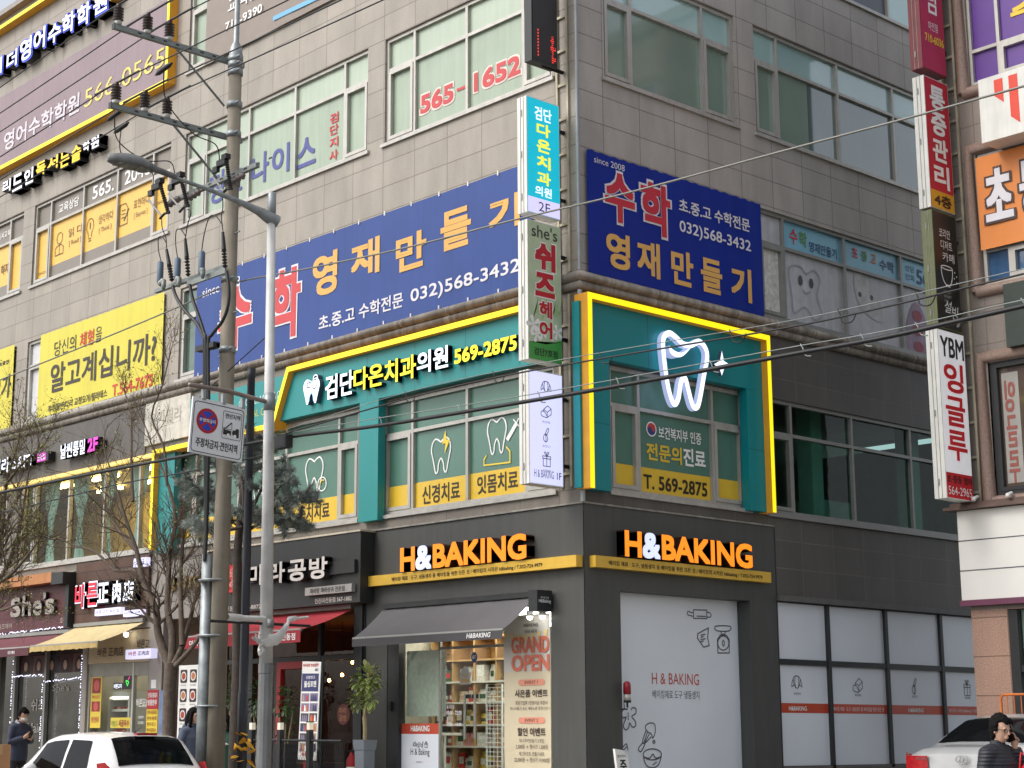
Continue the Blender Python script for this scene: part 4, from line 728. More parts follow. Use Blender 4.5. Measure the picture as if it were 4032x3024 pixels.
b = MB(); b.fbox(SL, -26, -11.97, 6.9, 7.9, .0, .03); b.build('band_panel', mat('grey_band', C(96, 92, 88), .6, var=.08, streak=.15), BLD)
b = MB(); b.fbox(SL, -26, -11.4, 6.8, 6.87, .03, .12); b.build('light_strip', led(250, 214, 120, .9), BLD)
# ------------------------------------------------------------------ neighbouring building
NB = thing('neighbour_building', 'brown granite building at the right edge with purple and orange window banners', 'building', (2.43, 6, 0))
M_GN = granite('granite_neighbour', C(138, 128, 120), 'X', .62, .6, 2.43, 5.1, .7, tvar=.05, speck=.3, stain=.2); M_GP = granite('granite_pink', C(176, 142, 124), 'X', .9, .585, 2.41, 3.28, .5, tvar=.03, speck=.45, sscale=55, stain=.1)
NH = 14.9
wall(SN, 2.43, 16, 3.4, NH, [(2.98, 6.2, 5.12, 7.2), (3.0, 6.2, 8.45, 10.6), (2.97, 6.2, 11.76, 13.9)], .2, M_GN, parent=NB)
wall(SN, 2.43, 16, 0, 3.4, [(3.05, 8, .3, 3.39)], .3, M_GP, parent=NB)
b = MB(); b.box(2.43, 16, 6.25, 9.5, 0, NH); b.box(2.43, 2.98, 6.001, 6.25, 0, NH-.01); b.build('wall', granite('granite_neighbour_side', C(132, 124, 116), 'Y', .62, .6, 6, 5.1, .7, tvar=.05, stain=.2), NB)
b = MB(); b.box(2.33, 16.1, 5.9, 9.6, NH, NH+.25); b.build('roof', M_ROOF, NB)
b = MB()
for (u0, u1, z0, z1) in ((2.98, 6.2, 5.12, 7.2), (3.0, 6.2, 8.45, 10.6), (2.97, 6.2, 11.76, 13.9)):
    q = .1; b.tube([SN.P(u0-q, z0-q, 0), SN.P(u0-q, z1+q, 0), SN.P(u1+q, z1+q, 0), SN.P(u1+q, z0-q, 0)], .11, 8); b.tube([SN.P(u0-q, z0-q, 0), SN.P(u1+q, z0-q, 0)], .1, 8)
b.build('window_moulding', mat('moulding_granite', C(146, 124, 112), .5, var=.2, scale=30), NB)
PUR = mat('purple_film', C(92, 52, 140), .3, var=.06)
nw = window(SN, 2.97, 6.2, 11.76, 13.9, [3.5, 4.9], 12.35, (1,), lambda i, j: 0, [PUR], parent=NB, sill=False)
letters(nw, SN, [('블', 3.72, 13.1, 4.4, 13.7, -.09, ink(232, 196, 60), .05), ('수', 3.72, 12.6, 4.4, 13.0, -.09, ink(232, 196, 60), .05)])
nw = window(SN, 3.0, 6.2, 8.45, 10.6, [3.46, 4.9], 9.0, (1,), lambda i, j: 0, [mat('blue_glass', C(52, 84, 120), .1, var=.3, scale=3, coat=.6)], parent=NB, sill=False)
nw = window(SN, 2.98, 6.2, 5.12, 7.2, [], None, (0,), lambda i, j: 0, [mat('brown_glass', C(92, 80, 70), .08, var=.25, scale=1.2, coat=.6)], fm=M_BLKP, parent=NB, sill=False)
b = MB(); b.quad(SN, 3.14, 3.42, 5.3, 7.02, -.098, 1)  # pale panel and mirrored lettering paint the projecting sign's reflection on the glass
for k, c in enumerate('잉글루'): b.text(SN, c, 3.18, 6.4-k*.55, 3.36, 6.9-k*.55, -.092, mi=0, bold=.035, flip=True)
b.build('painted_sign_reflection', [ink(150, 84, 74), mat('pale_sign_reflection', C(160, 158, 152), .4)], nw)
OFW = mat('fascia_white', C(236, 234, 228), .35, var=.04, scale=1.2)
b = MB(); b.fbox(SN, 2.36, 9, 3.55, 4.92, .0, .12)
for z in (4.0, 4.46): b.fbox(SN, 2.36, 9, z-.008, z+.008, .12, .124, 1)
b.build('fascia', [OFW, M_INKG], NB); b = MB(); b.fbox(SN, 2.33, 9, 3.46, 3.548, .0, .14); b.build('fascia_trim', mat('purple_trim', C(110, 60, 84), .5), NB)
b = MB(); b.fbox(SN, 2.2, 9, 4.93, 4.98, .0, .25); b.fbox(SN, 2.28, 9, 4.98, 5.04, .0, .18); b.build('cornice', mat('brown_cornice', C(104, 84, 76), .6, var=.15), NB)
b = MB(); b.fbox(SN, 3.05, 3.2, .3, 3.38, -.1, .0); b.fbox(SN, 3.2, 8, 2.45, 2.55, -.12, -.02); b.build('door_frame', M_BLKP, NB); b = MB(); b.quad(SN, 3.2, 8, .3, 3.38, -.13); b.build('shop_glass', mat('pale_green_glass', C(150, 172, 160), .12, var=.1, coat=.5), NB)
for u in (2.72, 3.3):
    b = MB(); b.tube([SN.P(u, 5.12, .1), SN.P(u+.02, 5.08, .22)], .03, 6); b.ball(SN.P(u+.02, 5.07, .24), .04, 8, 6); b.build('facade_spotlight', M_WHITE, NB)
t = thing('banner', 'orange banner with outlined white lettering on the neighbour, third storey', 'banner'); sheet(SN, 3.02, 6.3, 9.0, 10.52, .05, 20, 6, .004).build('vinyl', mat('orange_vinyl', C(226, 136, 62), .45, var=.06, scale=2), t)
b = MB()
for c, u in (('초', 3.14), ('등', 3.74)): b.text(SN, c, u-.02, 9.38, u+.54, 10.3, .07, mi=1, bold=.09); b.text(SN, c, u+.02, 9.42, u+.5, 10.26, .075, mi=0, bold=.05)
b.build('lettering', [PALE, ink(70, 50, 46)], t)
t = thing('shop_sign', 'white box sign with slanted red bars on the neighbour, above the orange banner', 'shop sign'); b = MB(); b.fbox(SN, 3.42, 6, 10.56, 11.6, .02, .5); b.build('cabinet', CAB, t)
b = MB()
for k, (u, zb) in enumerate(((3.69, 11.2), (3.94, 10.8), (4.25, 10.7))): b.fpoly(SN, [(u, 11.52), (u+.15, 11.52), (u+.15, zb-.08), (u, zb+.06)], None, .504)
b.build('emblem', ink(220, 66, 44), t)
t = thing('awning_box', 'dark green sign cabinet on the neighbour, right edge below the blue glass', 'sign cabinet'); b = MB(); b.fbox(SN, 3.45, 6, 7.34, 8.33, .02, .22); b.build('cabinet', mat('dark_green_box', C(44, 54, 48), .5, var=.1), t)
t = thing('street_railing', 'orange painted steel railing by the pink column', 'railing', (3.5, 5.0, .29))
for x in (3.44, 4.4): b = MB(); b.tube([(x, 5, .29), (x, 5, 2.05), (x+.04, 5, 2.1)], .02, 6); b.build('post', mat('orange_paint', C(206, 112, 48), .5, var=.1), t)
b = MB(); b.tube([(3.48, 5, 2.1), (4.36, 5, 2.1)], .02, 6); b.build('top_rail', MATS['orange_paint'], t)
for k in range(8): b = MB(); b.tube([(3.54+k*.11, 5, .4), (3.54+k*.11, 5, 2.09)], .008, 5); b.build('bar', MATS['orange_paint'], t)

# ------------------------------------------------------------------ utility pole
YP = -3.5; PX = -3.94
CONC = mat('pole_concrete', C(142, 134, 120), .85, var=.14, scale=3, bump=.15, streak=.22); GALV = mat('galvanised', C(146, 152, 154), .5, .5, var=.2, scale=8); STEEL = mat('arm_steel', C(132, 138, 136), .55, .4, var=.15); RUB = mat('cable_rubber', C(26, 27, 30), .5, var=.1); PORC = mat('dark_porcelain', C(58, 46, 44), .3, var=.1); PORW = mat('white_porcelain', C(190, 190, 182), .4, var=.06); ARRB = mat('arrester_blue', C(84, 102, 122), .5, var=.08)
UP = thing('utility_pole', 'concrete utility pole with two insulator arms and cable terminations', 'utility pole', (PX, YP, .2))
b = MB(); b.lathe((PX, YP, .2), [(.135, 0), (.1, 11.45)], 20); b.build('pole', CONC, UP)
b = MB(); b.lathe((PX, YP, 11.55), [(.107, 0), (.112, .25), (.095, .4), (.045, .5), (.042, 3.0)], 14); b.build('pole_cap', GALV, UP)
b = MB(); b.lathe((-4.2, YP-.06, .2), [(.1, 0), (.09, 3.9)], 14); b.build('cable_guard', GALV, UP)
def strap(z, r=.125): b = MB(); b.lathe((PX, YP, z), [(r, 0), (r, .09)], 18); b.tube([(PX+r, YP-.05, z+.045), (PX+r+.07, YP-.05, z+.045)], .02, 5); b.build('strap', GALV, UP)
for z in (11.62, 11.5): strap(z, .12)
def shed(b, p0, p1, r0, r1, n, mi=0, seg=10):
    """ribbed insulator between two points"""
    p0, p1 = Vector(p0), Vector(p1); L = (p1-p0).length; pr = [(r0, 0)]
    for k in range(n): z = L*(k+.5)/n; h = L/n; pr += [(r0, z-h*.35), (r1, z-h*.05), (r1*.96, z+h*.05), (r0, z+h*.25)]
    pr.append((r0, L)); b.lathe(p0, pr, seg, mi, p1-p0)
LINES = []
for zi, (za, zb, ins, br) in enumerate((((165, 220), (1190, 530), ((205, 200), (478, 283), (683, 347)), ((750, 415), (1180, 965))), ((((135, 952)), (1165, 1245), ((183, 938), (453, 1018), (660, 1082)), ((725, 1145), (1170, 1700)))))):
    p, q = zx(14, *za, PX), zx(14, *zb, PX); z = (p.z+q.z)/2; ya = p.y
    b = MB(); b.box(PX-.19, PX-.12, ya, YP+.25, z-.04, z+.04); b.box(PX-.195, PX-.115, ya-.012, ya-.001, z-.05, z+.05, 1)
    for k in range(7): b.box(PX-.119, PX-.1165, YP-.35-k*.22, YP-.29-k*.22, z-.012, z+.012, 1)
    b.build('cross_arm', [STEEL, RUB], UP)
    s0, s1 = zx(14, *br[0], PX), zx(14, *br[1], PX); b = MB(); b.box(-.02, .02, -.03, .03, 0, 1)
    d = Vector((PX-.18, YP-.12, s1.z))-Vector((PX-.2, s0.y, z-.04)); bb = MB(); bb.tube([(PX-.155, s0.y, z-.04), (PX-.13, YP-.1, s1.z)], .022, 4); bb.build('brace', STEEL, UP); strap(s1.z-.045); strap(z-.045, .118)
    for c in ins:
        i = zx(14, *c, PX); b = MB(); o = (PX-.155, i.y, z+.04); b.lathe(o, [(.055, 0), (.055, .06)], 12, 1); shed(b, (o[0], o[1], o[2]+.06), (o[0], o[1], o[2]+.28), .05, .082, 5); b.lathe((o[0], o[1], o[2]+.28), [(.04, 0), (.04, .05)], 10); b.build('insulator', [PORC, PORW], UP); LINES.append((o[0], o[1], o[2]+.34))
# equipment arm with fuse cutouts
p, q = zy(15, 640, 395, YP), zy(15, 1350, 150, YP); z3 = (p.z+q.z)/2
b = MB(); b.box(p.x, q.x, YP-.2, YP-.13, z3-.035, z3+.035)
for k in range(9): b.box(p.x+.15+k*.32, p.x+.24+k*.32, YP-.203, YP-.2005, z3-.012, z3+.015, 1)
b.build('cross_arm', [STEEL, RUB], UP); strap(z3-.05)
for x, y in ((590, 405), (755, 350), (1115, 215)):
    c = zy(15, x, y, YP-.25); b = MB(); shed(b, (c.x-.14, YP-.26, c.z-.02), (c.x+.14, YP-.24, c.z+.03), .03, .06, 3); b.build('insulator', mat('grey_porcelain', C(110, 100, 98), .4), UP)
YC = YP-.4
for (hx, hy), (rx, ry), (lx, ly) in (((455, 285), (545, 495), (490, 520)), ((620, 235), (705, 440), (650, 465)), ((990, 90), (1055, 300), (995, 320))):
    h, r, l = zy(15, hx, hy, YC), zy(15, rx, ry, YC), zy(15, lx, ly, YC); b = MB()
    b.box(h.x-.12, h.x+.1, YC-.04, YC+.04, h.z-.03, h.z+.06); b.box(h.x-.24, h.x-.12, YC-.03, YC+.03, h.z-.1, h.z-.01); b.box(h.x+.02, h.x+.14, YC-.045, YC+.045, h.z+.04, h.z+.12)
    shed(b, (h.x+.1, YC, h.z), (r.x, YC, r.z), .012, .036, 12, 0, 8); b.tube([(h.x-.26, YC, h.z-.14), (l.x, YC, l.z)], .016, 6, 1); b.tube([(l.x-.05, YC, l.z-.03), (l.x+.08, YC, l.z+.02), (r.x+.03, YC, r.z+.0)], .022, 5); b.build('fuse_cutout', [RUB, mat('fuse_tube', C(150, 150, 150), .5)], UP)
# lower arm with arresters and terminations
p, q = zy(15, 520, 1080, YP), zy(15, 1085, 955, YP); b = MB(); b.box(p.x, q.x, YP-.2, YP-.13, q.z-.02, q.z+.04); b.build('cross_arm', STEEL, UP); z4 = q.z+.02
b = MB(); b.box(zy(15, 840, 1040, YP).x, PX+.35, YP-.32, YP-.28, z4-.18, z4-.1); b.build('bracket', STEEL, UP); strap(z4-.2, .127)
for (tx, ty), (ux, uy) in (((482, 890), (505, 1125)), ((623, 860), (630, 1100)), ((820, 805), (825, 1030))):
    a, c = zy(15, tx, ty, YP-.4), zy(15, ux, uy, YP-.4); b = MB(); b.lathe((a.x, YP-.4, a.z-.36), [(.045, 0), (.052, .05), (.052, .33), (.03, .36)], 12, 1); shed(b, (c.x, YP-.4, c.z+.15), (a.x, YP-.4, a.z-.36), .03, .05, 10); b.lathe((c.x, YP-.4, c.z), [(.02, 0), (.038, .06), (.038, .16)], 10, 2); b.build('surge_arrester', [PORW, ARRB, STEEL], UP)
CAB_ = []
for (tx, ty), (ux, uy), path in (((530, 790), (575, 1050), ((580, 1090), (610, 1180), (680, 1290), (780, 1400), (828, 1500), (838, 1580))), ((683, 705), (708, 1010), ((720, 1080), (745, 1200), (790, 1330), (835, 1470), (852, 1580))), ((990, 650), (1008, 940), ((1020, 970), (1040, 1120), (1030, 1260), (985, 1380), (900, 1490), (872, 1580)))):
    a, c = zy(15, tx, ty, YP-.35), zy(15, ux, uy, YP-.35); b = MB(); m = a.lerp(c, .5); b.tube([a, m], [.022, .036], 8); shed(b, m, c, .02, .042, 6, 0, 8); b.build('cable_termination', RUB, UP)
    P = [zy(15, *k, YP-.35) for k in path]; e = P[-1]; P += [Vector((e.x, YP-.3, e.z-1.2)), Vector((-4.22+(e.x+4.3)*.3, YP-.16, 4.6)), Vector((-4.22+(e.x+4.3)*.15, YP-.14, 4.0))]
    b = MB(); b.tube(smooth([tuple(x) for x in P], 5), .026, 8); b.build('power_cable', RUB, UP)
e = zy(15, 850, 1590, YP-.32); b = MB(); b.box(e.x-.22, e.x+.26, YP-.36, YP-.24, e.z-.04, e.z+.04); b.box(e.x+.26, PX, YP-.3, YP-.25, e.z-.05, e.z+.02); b.build('cable_clamp', RUB, UP); strap(e.z-.06, .13)
for a, c, e in (((485, 885), (465, 700), (528, 740)), ((620, 855), (610, 640), (683, 680)), ((818, 800), (880, 530), (985, 590))):
    P = [zy(15, *k, YP-.4) for k in (a, ((a[0]+c[0])/2-10, (a[1]+c[1])/2), c, ((c[0]+e[0])/2, c[1]-10), e)]; b = MB(); b.tube(smooth([tuple(x) for x in P], 5), .009, 5); b.build('jumper_lead', RUB, UP)
for pts in (((490, 540), (495, 620), (525, 700), (530, 780)), ((700, 465), (728, 490), (700, 600), (684, 705)), ((985, 330), (990, 450), (978, 520), (990, 640))):
    b = MB(); b.tube(smooth([tuple(zy(15, *k, YC)) for k in pts], 5), .009, 5); b.build('jumper_lead', RUB, UP)
for z in (1.9, 2.9, 3.7): b = MB(); b.lathe((-4.06, YP-.03, z), [(.235, 0), (.235, .025)], 20); b.build('strap', GALV, UP)
for k in range(8): b = MB(); sx_ = 1 if k % 2 else -1; b.tube([(PX, YP, 4.6+k*.62), (PX+sx_*.24, YP, 4.6+k*.62)], .012, 5); b.build('climbing_bolt', STEEL, UP)
# overhead lines
GW = 'power lines on the insulator arms'
WN = (('upper', 'outer'), ('upper', 'middle'), ('upper', 'inner'), ('lower', 'outer'), ('lower', 'middle'), ('lower', 'inner'))
for (x, y, z), (a_, c_) in zip(LINES, WN):
    P = []
    for s in range(-24, 25):
        t = abs(s)/24; P.append((x+s*1.9, y+.0, z-4*.55*t*(1-t)-(.35*t if s < 0 else -.3*t)))
    b = MB(); b.tube(P, .0105, 5)
    for s in (-.35, .35): b.tube([(x+s-.28, y, z-.012), (x+s+.28, y, z-.012)], .017, 5)
    tag(b.build('power_line', RUB), 'black power line over the %s insulator of the %s pole arm' % (c_, a_), 'power line', GW)
for (sx_, sy_, ex, ey, li) in ((1060, 445, 1420, 1040, 3), (740, 745, 1130, 1120, 4), (785, 825, 990, 1190, 5)):
    x, y, z = LINES[li]; a = zx(1, sx_, sy_, PX); a = zy(1, sx_, sy_, y); e = zy(1, ex, ey, YC); 
    b = MB(); b.lathe((a.x-.22, y, a.z-.03), [(.012, 0), (.036, .08), (.036, .36), (.012, .44)], 8, axis=(1, 0, .12)); tag(b.build('line_splice', RUB), 'black splice sleeve on a power line, %s of the three' % ('nearest the pole', 'middle', 'lowest')[li-3], 'splice', 'splice sleeves on the lower lines')
    m = a.lerp(e, .5)+Vector((0, 0, -.25)); b = MB(); b.tube(smooth([tuple(a), tuple(a.lerp(m, .3)+Vector((-.15, 0, -.15))), tuple(m), tuple(e.lerp(m, .3)+Vector((.1, 0, .1))), tuple(e)], 6), .009, 5); tag(b.build('drop_lead', RUB), 'thin lead dropping from the splice %s to a fuse cutout' % ('nearest the pole', 'in the middle', 'lowest down')[li-3], 'lead', 'leads to the cutouts')
def cable(name, lab, pts, y, r, m, cat='cable', hooks=0, r2=0, up=0, grp=None, ex=(3.0, 6.0)):
    P = [at_y(px, py, y if not isinstance(y, (list, tuple)) else y[i]) for i, (px, py) in enumerate(pts)]
    P = [P[0]+(P[0]-P[1]).normalized()*ex[0]]*(ex[0] > 0)+P+[P[-1]+(P[-1]-P[-2]).normalized()*ex[1]]*(ex[1] > 0)
    S = smooth([tuple(p) for p in P], 8); b = MB(); b.tube(S, r, 6)
    o = tag(b.build(name, m), lab, cat, grp); return S
S = cable('messenger_cable', 'thick black bundled cable sagging across the facade from the lamp post', ((0, 1940), (350, 1868), (620, 1816), (1090, 1728), (1500, 1675), (2000, 1593), (2500, 1508), (3100, 1398), (3500, 1325), (4032, 1205)), YP+.1, .026, RUB)
S2 = cable('messenger_strand', 'thin grey strand just above the thick black cable', ((1090, 1712), (1500, 1645), (2000, 1568), (2500, 1480), (3100, 1370), (3500, 1300), (4032, 1180)), YP+.1, .006, STEEL, ex=(0, 6))
b = None; R = random.Random(5)
for k in range(8, len(S2)-4, 5):
    p = Vector(S2[k]); b = MB(); b.tube(smooth([(p.x-.03, p.y, p.z+.02), (p.x, p.y, p.z-.03), (p.x+.03, p.y, p.z-.11), (p.x+.1, p.y, p.z-.13)], 3), .008, 4); tag(b.build('cable_hook', STEEL), 'grey wire hook holding the thick black cable to its strand', 'hook', 'hooks along the thick cable')
S = cable('telecom_cable', 'thin black cable above the thick bundled one', ((1090, 1718), (1600, 1570), (2000, 1477), (2500, 1390), (3100, 1290), (3500, 1205), (4032, 1078)), YP+.1, .0105, RUB, ex=(0, 6))
S2 = cable('telecom_strand', 'thin grey strand just above the thinner black cable', ((1100, 1700), (1600, 1545), (2000, 1455), (2500, 1366), (3100, 1265), (3500, 1180), (4032, 1058)), YP+.1, .005, STEEL, ex=(0, 6))
for k in range(8, len(S2)-4, 7):
    p = Vector(S2[k]); b = MB(); b.tube(smooth([(p.x-.03, p.y, p.z+.02), (p.x+.0, p.y, p.z-.05), (p.x+.02, p.y, p.z-.12), (p.x+.13, p.y, p.z-.14), (p.x+.19, p.y, p.z-.06)], 3), .008, 4); tag(b.build('cable_hook', RUB), 'dark hook holding the thinner black cable to its strand', 'hook', 'hooks along the thinner cable')
cable('span_wire', 'pale grey span wire crossing both navy banners', ((0, 1496), (400, 1335), (706, 1207), (920, 1116), (1200, 1060), (1600, 975), (2000, 872), (2500, 752), (3100, 590), (3600, 458), (4032, 339)), YP+.2, .012, mat('span_grey', C(128, 128, 122), .5, .3), 'wire')
cable('guy_wire', 'thin dark wire slanting from the lamp post down behind the pole', ((1043, 1330), (960, 1405), (850, 1505), (760, 1590)), YP-.05, .008, RUB, 'wire', ex=(0, 0))
cable('service_wire', 'thin dark wire low over the left shop signs', ((0, 1690+330), (250, 1960), (500, 1900), (780, 1850), (1050, 1790)), YP+.15, .01, RUB, 'wire', ex=(2, 0))
e = zy(16, 1105, 800, YP); b = MB(); b.box(e.x-.14, e.x+.14, YP-.06, YP+.06, e.z-.1, e.z+.08); b.box(e.x-.12, e.x+.12, YP-.065, YP-.061, e.z-.08, e.z+.06); o = b.build('splice_box', RUB); tag(o, 'black cable splice box hanging beside the white lamp post', 'splice box')

# ------------------------------------------------------------------ street lamp with traffic sign
LX = -2.76; WP = mat('lamp_white_paint', C(206, 206, 204), .5, var=.12, scale=4, streak=.25); LGR = mat('lamp_grey', C(120, 122, 122), .6, .2, var=.15, streak=.2)
SLP = thing('street_lamp', 'white painted street lamp with a grey arm reaching over the road', 'street lamp', (LX, YP, .2))
b = MB(); b.lathe((LX, YP, .2), [(.112, 0), (.1, 2.14), (.106, 2.15), (.106, 2.28)], 12, sm=False); b.build('base', LGR, SLP)
b = MB(); b.lathe((LX, YP, 2.48), [(.096, 0), (.062, 6.5)], 12, axis=(-.12, 0, 6.5)); b.build('post', WP, SLP); b = MB(); b.lathe((LX-.12, YP, 8.95), [(.064, 0), (.064, .38), (.04, .4)], 12); b.build('post_head', GALV, SLP)
LXT = LX-.12; LXS = LX-.05
A = lambda x, y: zx(15, x, y, LXT)
top = [A(*k) for k in ((1390, 490), (1300, 440), (1140, 380), (900, 290), (700, 222), (560, 170))]; bot = [A(*k) for k in ((1350, 625), (1270, 520), (1120, 430), (900, 335), (700, 262), (552, 205))]
b = MB(); b.tube([t_.lerp(c, .5)+Vector((0, .12, 0))*(i == 0) for i, (t_, c) in enumerate(zip(top, bot))], [max(.028, (t_-c).length*.4) for t_, c in zip(top, bot)], 8); b.build('arm', GALV, SLP)
a, c = A(555, 188), A(395, 120); b = MB(); b.tube([a+Vector((0, .1, 0)), c], [.04, .05], 10); b.ball(A(415, 128), .065, 10, 8); b.build('arm_joint', LGR, SLP)
r0, r1 = A(385, 118), A(55, 38); ax = (r1-r0); Lh = ax.length; e1 = ax.normalized(); e2 = Vector((0, -e1.z, e1.y)); e2 = e2 if e2.z > 0 else -e2; b = MB(); n = 9; vs = []
for i in range(n):
    t = i/(n-1); wd = .135*sin(pi*min(1, .28+t*.62))**.6*(1-.55*t**6); ht = .1*(sin(pi*(.15+.75*t)))**.8; c = r0+e1*Lh*t
    vs += [c+Vector((-wd, 0, 0))-e2*.06, c+Vector((-wd*.95, 0, 0))+e2*ht*.2, c+Vector((-wd*.55, 0, 0))+e2*ht, c+Vector((wd*.55, 0, 0))+e2*ht, c+Vector((wd*.95, 0, 0))+e2*ht*.2, c+Vector((wd, 0, 0))-e2*.06]
b.add(vs, [(i*6+k, i*6+(k+1) % 6, (i+1)*6+(k+1) % 6, (i+1)*6+k) for i in range(n-1) for k in range(6)]+[(5, 4, 3, 2, 1, 0), tuple(range((n-1)*6, n*6))], 0, True); b.build('lamp_head', LGR, SLP)
b = MB()
for i in range(4):
    for k in range(2): c = r0+e1*Lh*(.18+i*.17)-e2*.064; x0 = -.11+k*.115; b.add([c+Vector((x0, 0, 0)), c+Vector((x0+.1, 0, 0)), c+e1*Lh*.13+Vector((x0+.1, 0, 0)), c+e1*Lh*.13+Vector((x0, 0, 0))], [(0, 1, 2, 3)])
b.build('led_lens', mat('lens_grey', C(130, 134, 130), .2, var=.1), SLP)
t = thing('traffic_sign', 'white no parking and tow zone sign hanging from a rusty pipe on the lamp post', 'traffic sign', tuple(zx(16, 480, 640, LX)))
G = lambda x, y, d=0: zx(16, x, y, LXS)
b = MB(); b.tube([G(235, 272), G(600, 335), G(950, 432)], .032, 10); b.ball(G(235, 272), .034, 10, 8); b.build('pipe', mat('rusty_pipe', C(140, 126, 120), .5, .4, var=.3, scale=3), t)
b = MB(); b.lathe((LX-.06, YP, G(950, 432).z-.12), [(.086, 0), (.086, .25)], 14); b.build('clamp', GALV, t)
TL, TR, BL_ = G(235, 370), G(730, 482), G(218, 897); ex = (TR-TL).normalized(); ez = (TL-BL_); ez = (ez-ex*ez.dot(ex)); H = ez.length; ez.normalize(); W = (TR-TL).length; fr = Fr(BL_, ex, (1, 0, 0), ez)
b = MB(); b.fbox(fr, 0, W, 0, H, -.03, 0); b.build('plate', mat('sign_white', C(226, 228, 230), .4, var=.03), t)
for k in (.2, .57, .94): b = MB(); p = fr.P(W*k, H, -.015); b.box(p.x-.03, p.x+.03, p.y-.025, p.y+.025, p.z-.02, p.z+.13); b.build('hanger', GALV, t)
SI = [M_INK, ink(176, 26, 40), ink(30, 66, 190), M_WINK]; b = MB()
def rr(x0, x1, z0, z1, r): return [(x1-r+r*cos(a), z1-r+r*sin(a)) for a in (0, pi/4, pi/2)]+[(x0+r+r*cos(a), z1-r+r*sin(a)) for a in (pi/2, 3*pi/4, pi)]+[(x0+r+r*cos(a), z0+r+r*sin(a)) for a in (pi, 5*pi/4, 3*pi/2)]+[(x1-r+r*cos(a), z0+r+r*sin(a)) for a in (3*pi/2, 7*pi/4, 2*pi)]
b.stroke(fr, rr(.035*W, .965*W, .035*H, .93*H, .05*W), .012*W, .003, mi=0, closed=True); cu, cz, cr = .29*W, .61*H, .2*W; b.disc(fr, cu, cz, cr, .003, 1, 28); b.disc(fr, cu, cz, cr*.76, .005, 2, 28)
for s in (1, -1): b.stroke(fr, [(cu-cr*.66*s, cz-cr*.66), (cu+cr*.66*s, cz+cr*.66)], cr*.22, .006+.0005*s, mi=1)
b.text(fr, '주정차금지', cu-cr*.75, cz-cr*.14, cu+cr*.75, cz+cr*.16, .009, mi=3, bold=.03); b.stroke(fr, rr(.58*W, .93*W, .37*H, .86*H, .02*W), .008*W, .003, mi=0, closed=True); b.text(fr, '견인지역', .615*W, .735*H, .9*W, .825*H, .004, mi=0, bold=.03); b.text(fr, '주정차금지·견인지역', .11*W, .13*H, .89*W, .29*H, .004, mi=0, bold=.03)
T = lambda P: [(.6*W+x*.3*W, .41*H+y*.26*H) for x, y in P]
b.fpoly(fr, T([(0, .1), (0, .6), (.06, .6), (.08, .45), (.5, .42), (.5, .1)]), None, .004, 0); b.stroke(fr, T([(.1, .5), (.5, 1.0)]), .02*W, .0045, mi=0); b.stroke(fr, T([(.5, 1.), (.52, .5), (.2, .5)]), .008*W, .005, mi=0); b.fpoly(fr, T([(.55, .3), (.6, .5), (.75, .52), (.82, .66), (.98, .62), (1, .05), (.9, .0), (.6, .15)]), None, .004, 0)
for x, y in ((.33, .1), (.75, .1)): b.disc(fr, .6*W+x*.3*W, .41*H+y*.26*H, .028*W, .0055, 3, 10)
b.build('lettering', SI, t)
t = thing('torn_banner', 'torn white cloth knotted to a crossbar on the lamp post', 'torn cloth', (LX, YP, 3.0)); CL = mat('white_cloth', C(214, 212, 208), .8, var=.1, scale=8)
z = 3.03; b = MB(); b.tube([(LX, YP-.95, z), (LX, YP+.75, z)], .022, 6); b.build('crossbar', M_BLK, t); b = MB(); b.lathe((LX+.09, YP, z), [(.05, -.06), (.05, .06)], 8); b.build('clamp', LGR, t)
R = random.Random(11)
def rag(P, wd, m, name):
    b = MB(); S = smooth(P, 5); vs = []
    for i, p in enumerate(S):
        w_ = wd[min(len(wd)-1, int(i/len(S)*len(wd)))]; a = R.uniform(-.02, .02); vs += [Vector(p)+Vector((a, 0, w_/2)), Vector(p)+Vector((.035-a, 0, 0)), Vector(p)+Vector((-.02, 0, -w_/2))]
    b.add(vs, [(i*3+k, (i+1)*3+k, (i+1)*3+k+1, i*3+k+1) for i in range(len(S)-1) for k in (0, 1)], 0, True); b.build(name, m, t)
Q = lambda x, y: tuple(zx(6, x, y, LX+.16)); rag([Q(320, 695), (Q(450, 705)), Q(555, 705)], (.1, .08, .07), CL, 'cloth'); rag([Q(830, 697), Q(760, 705), Q(710, 715), Q(690, 770), Q(640, 830), Q(570, 850), Q(530, 870)], (.04, .08, .13, .2, .17, .1), CL, 'cloth'); rag([Q(520, 870), Q(515, 905), Q(530, 935), Q(545, 900), Q(540, 860)], (.06, .07, .06), CL, 'cloth')
for x, y in ((470, 825), (492, 808), (517, 800)): rag([Q(525, 865), Q((x+525)/2, (y+865)/2-4), Q(x, y)], (.035, .035), CL, 'cloth')
# black post
t = thing('black_post', 'slim black steel post standing between the utility pole and the white lamp', 'post', (-4.0, -3.0, .2)); b = MB(); b.lathe((-4.02, -3.0, .2), [(.078, 0), (.078, 1.9), (.068, 1.92), (.058, 6.6), (.064, 6.61), (.064, 6.74)], 14); b.build('pole', mat('post_black', C(36, 39, 48), .5, var=.1), t)
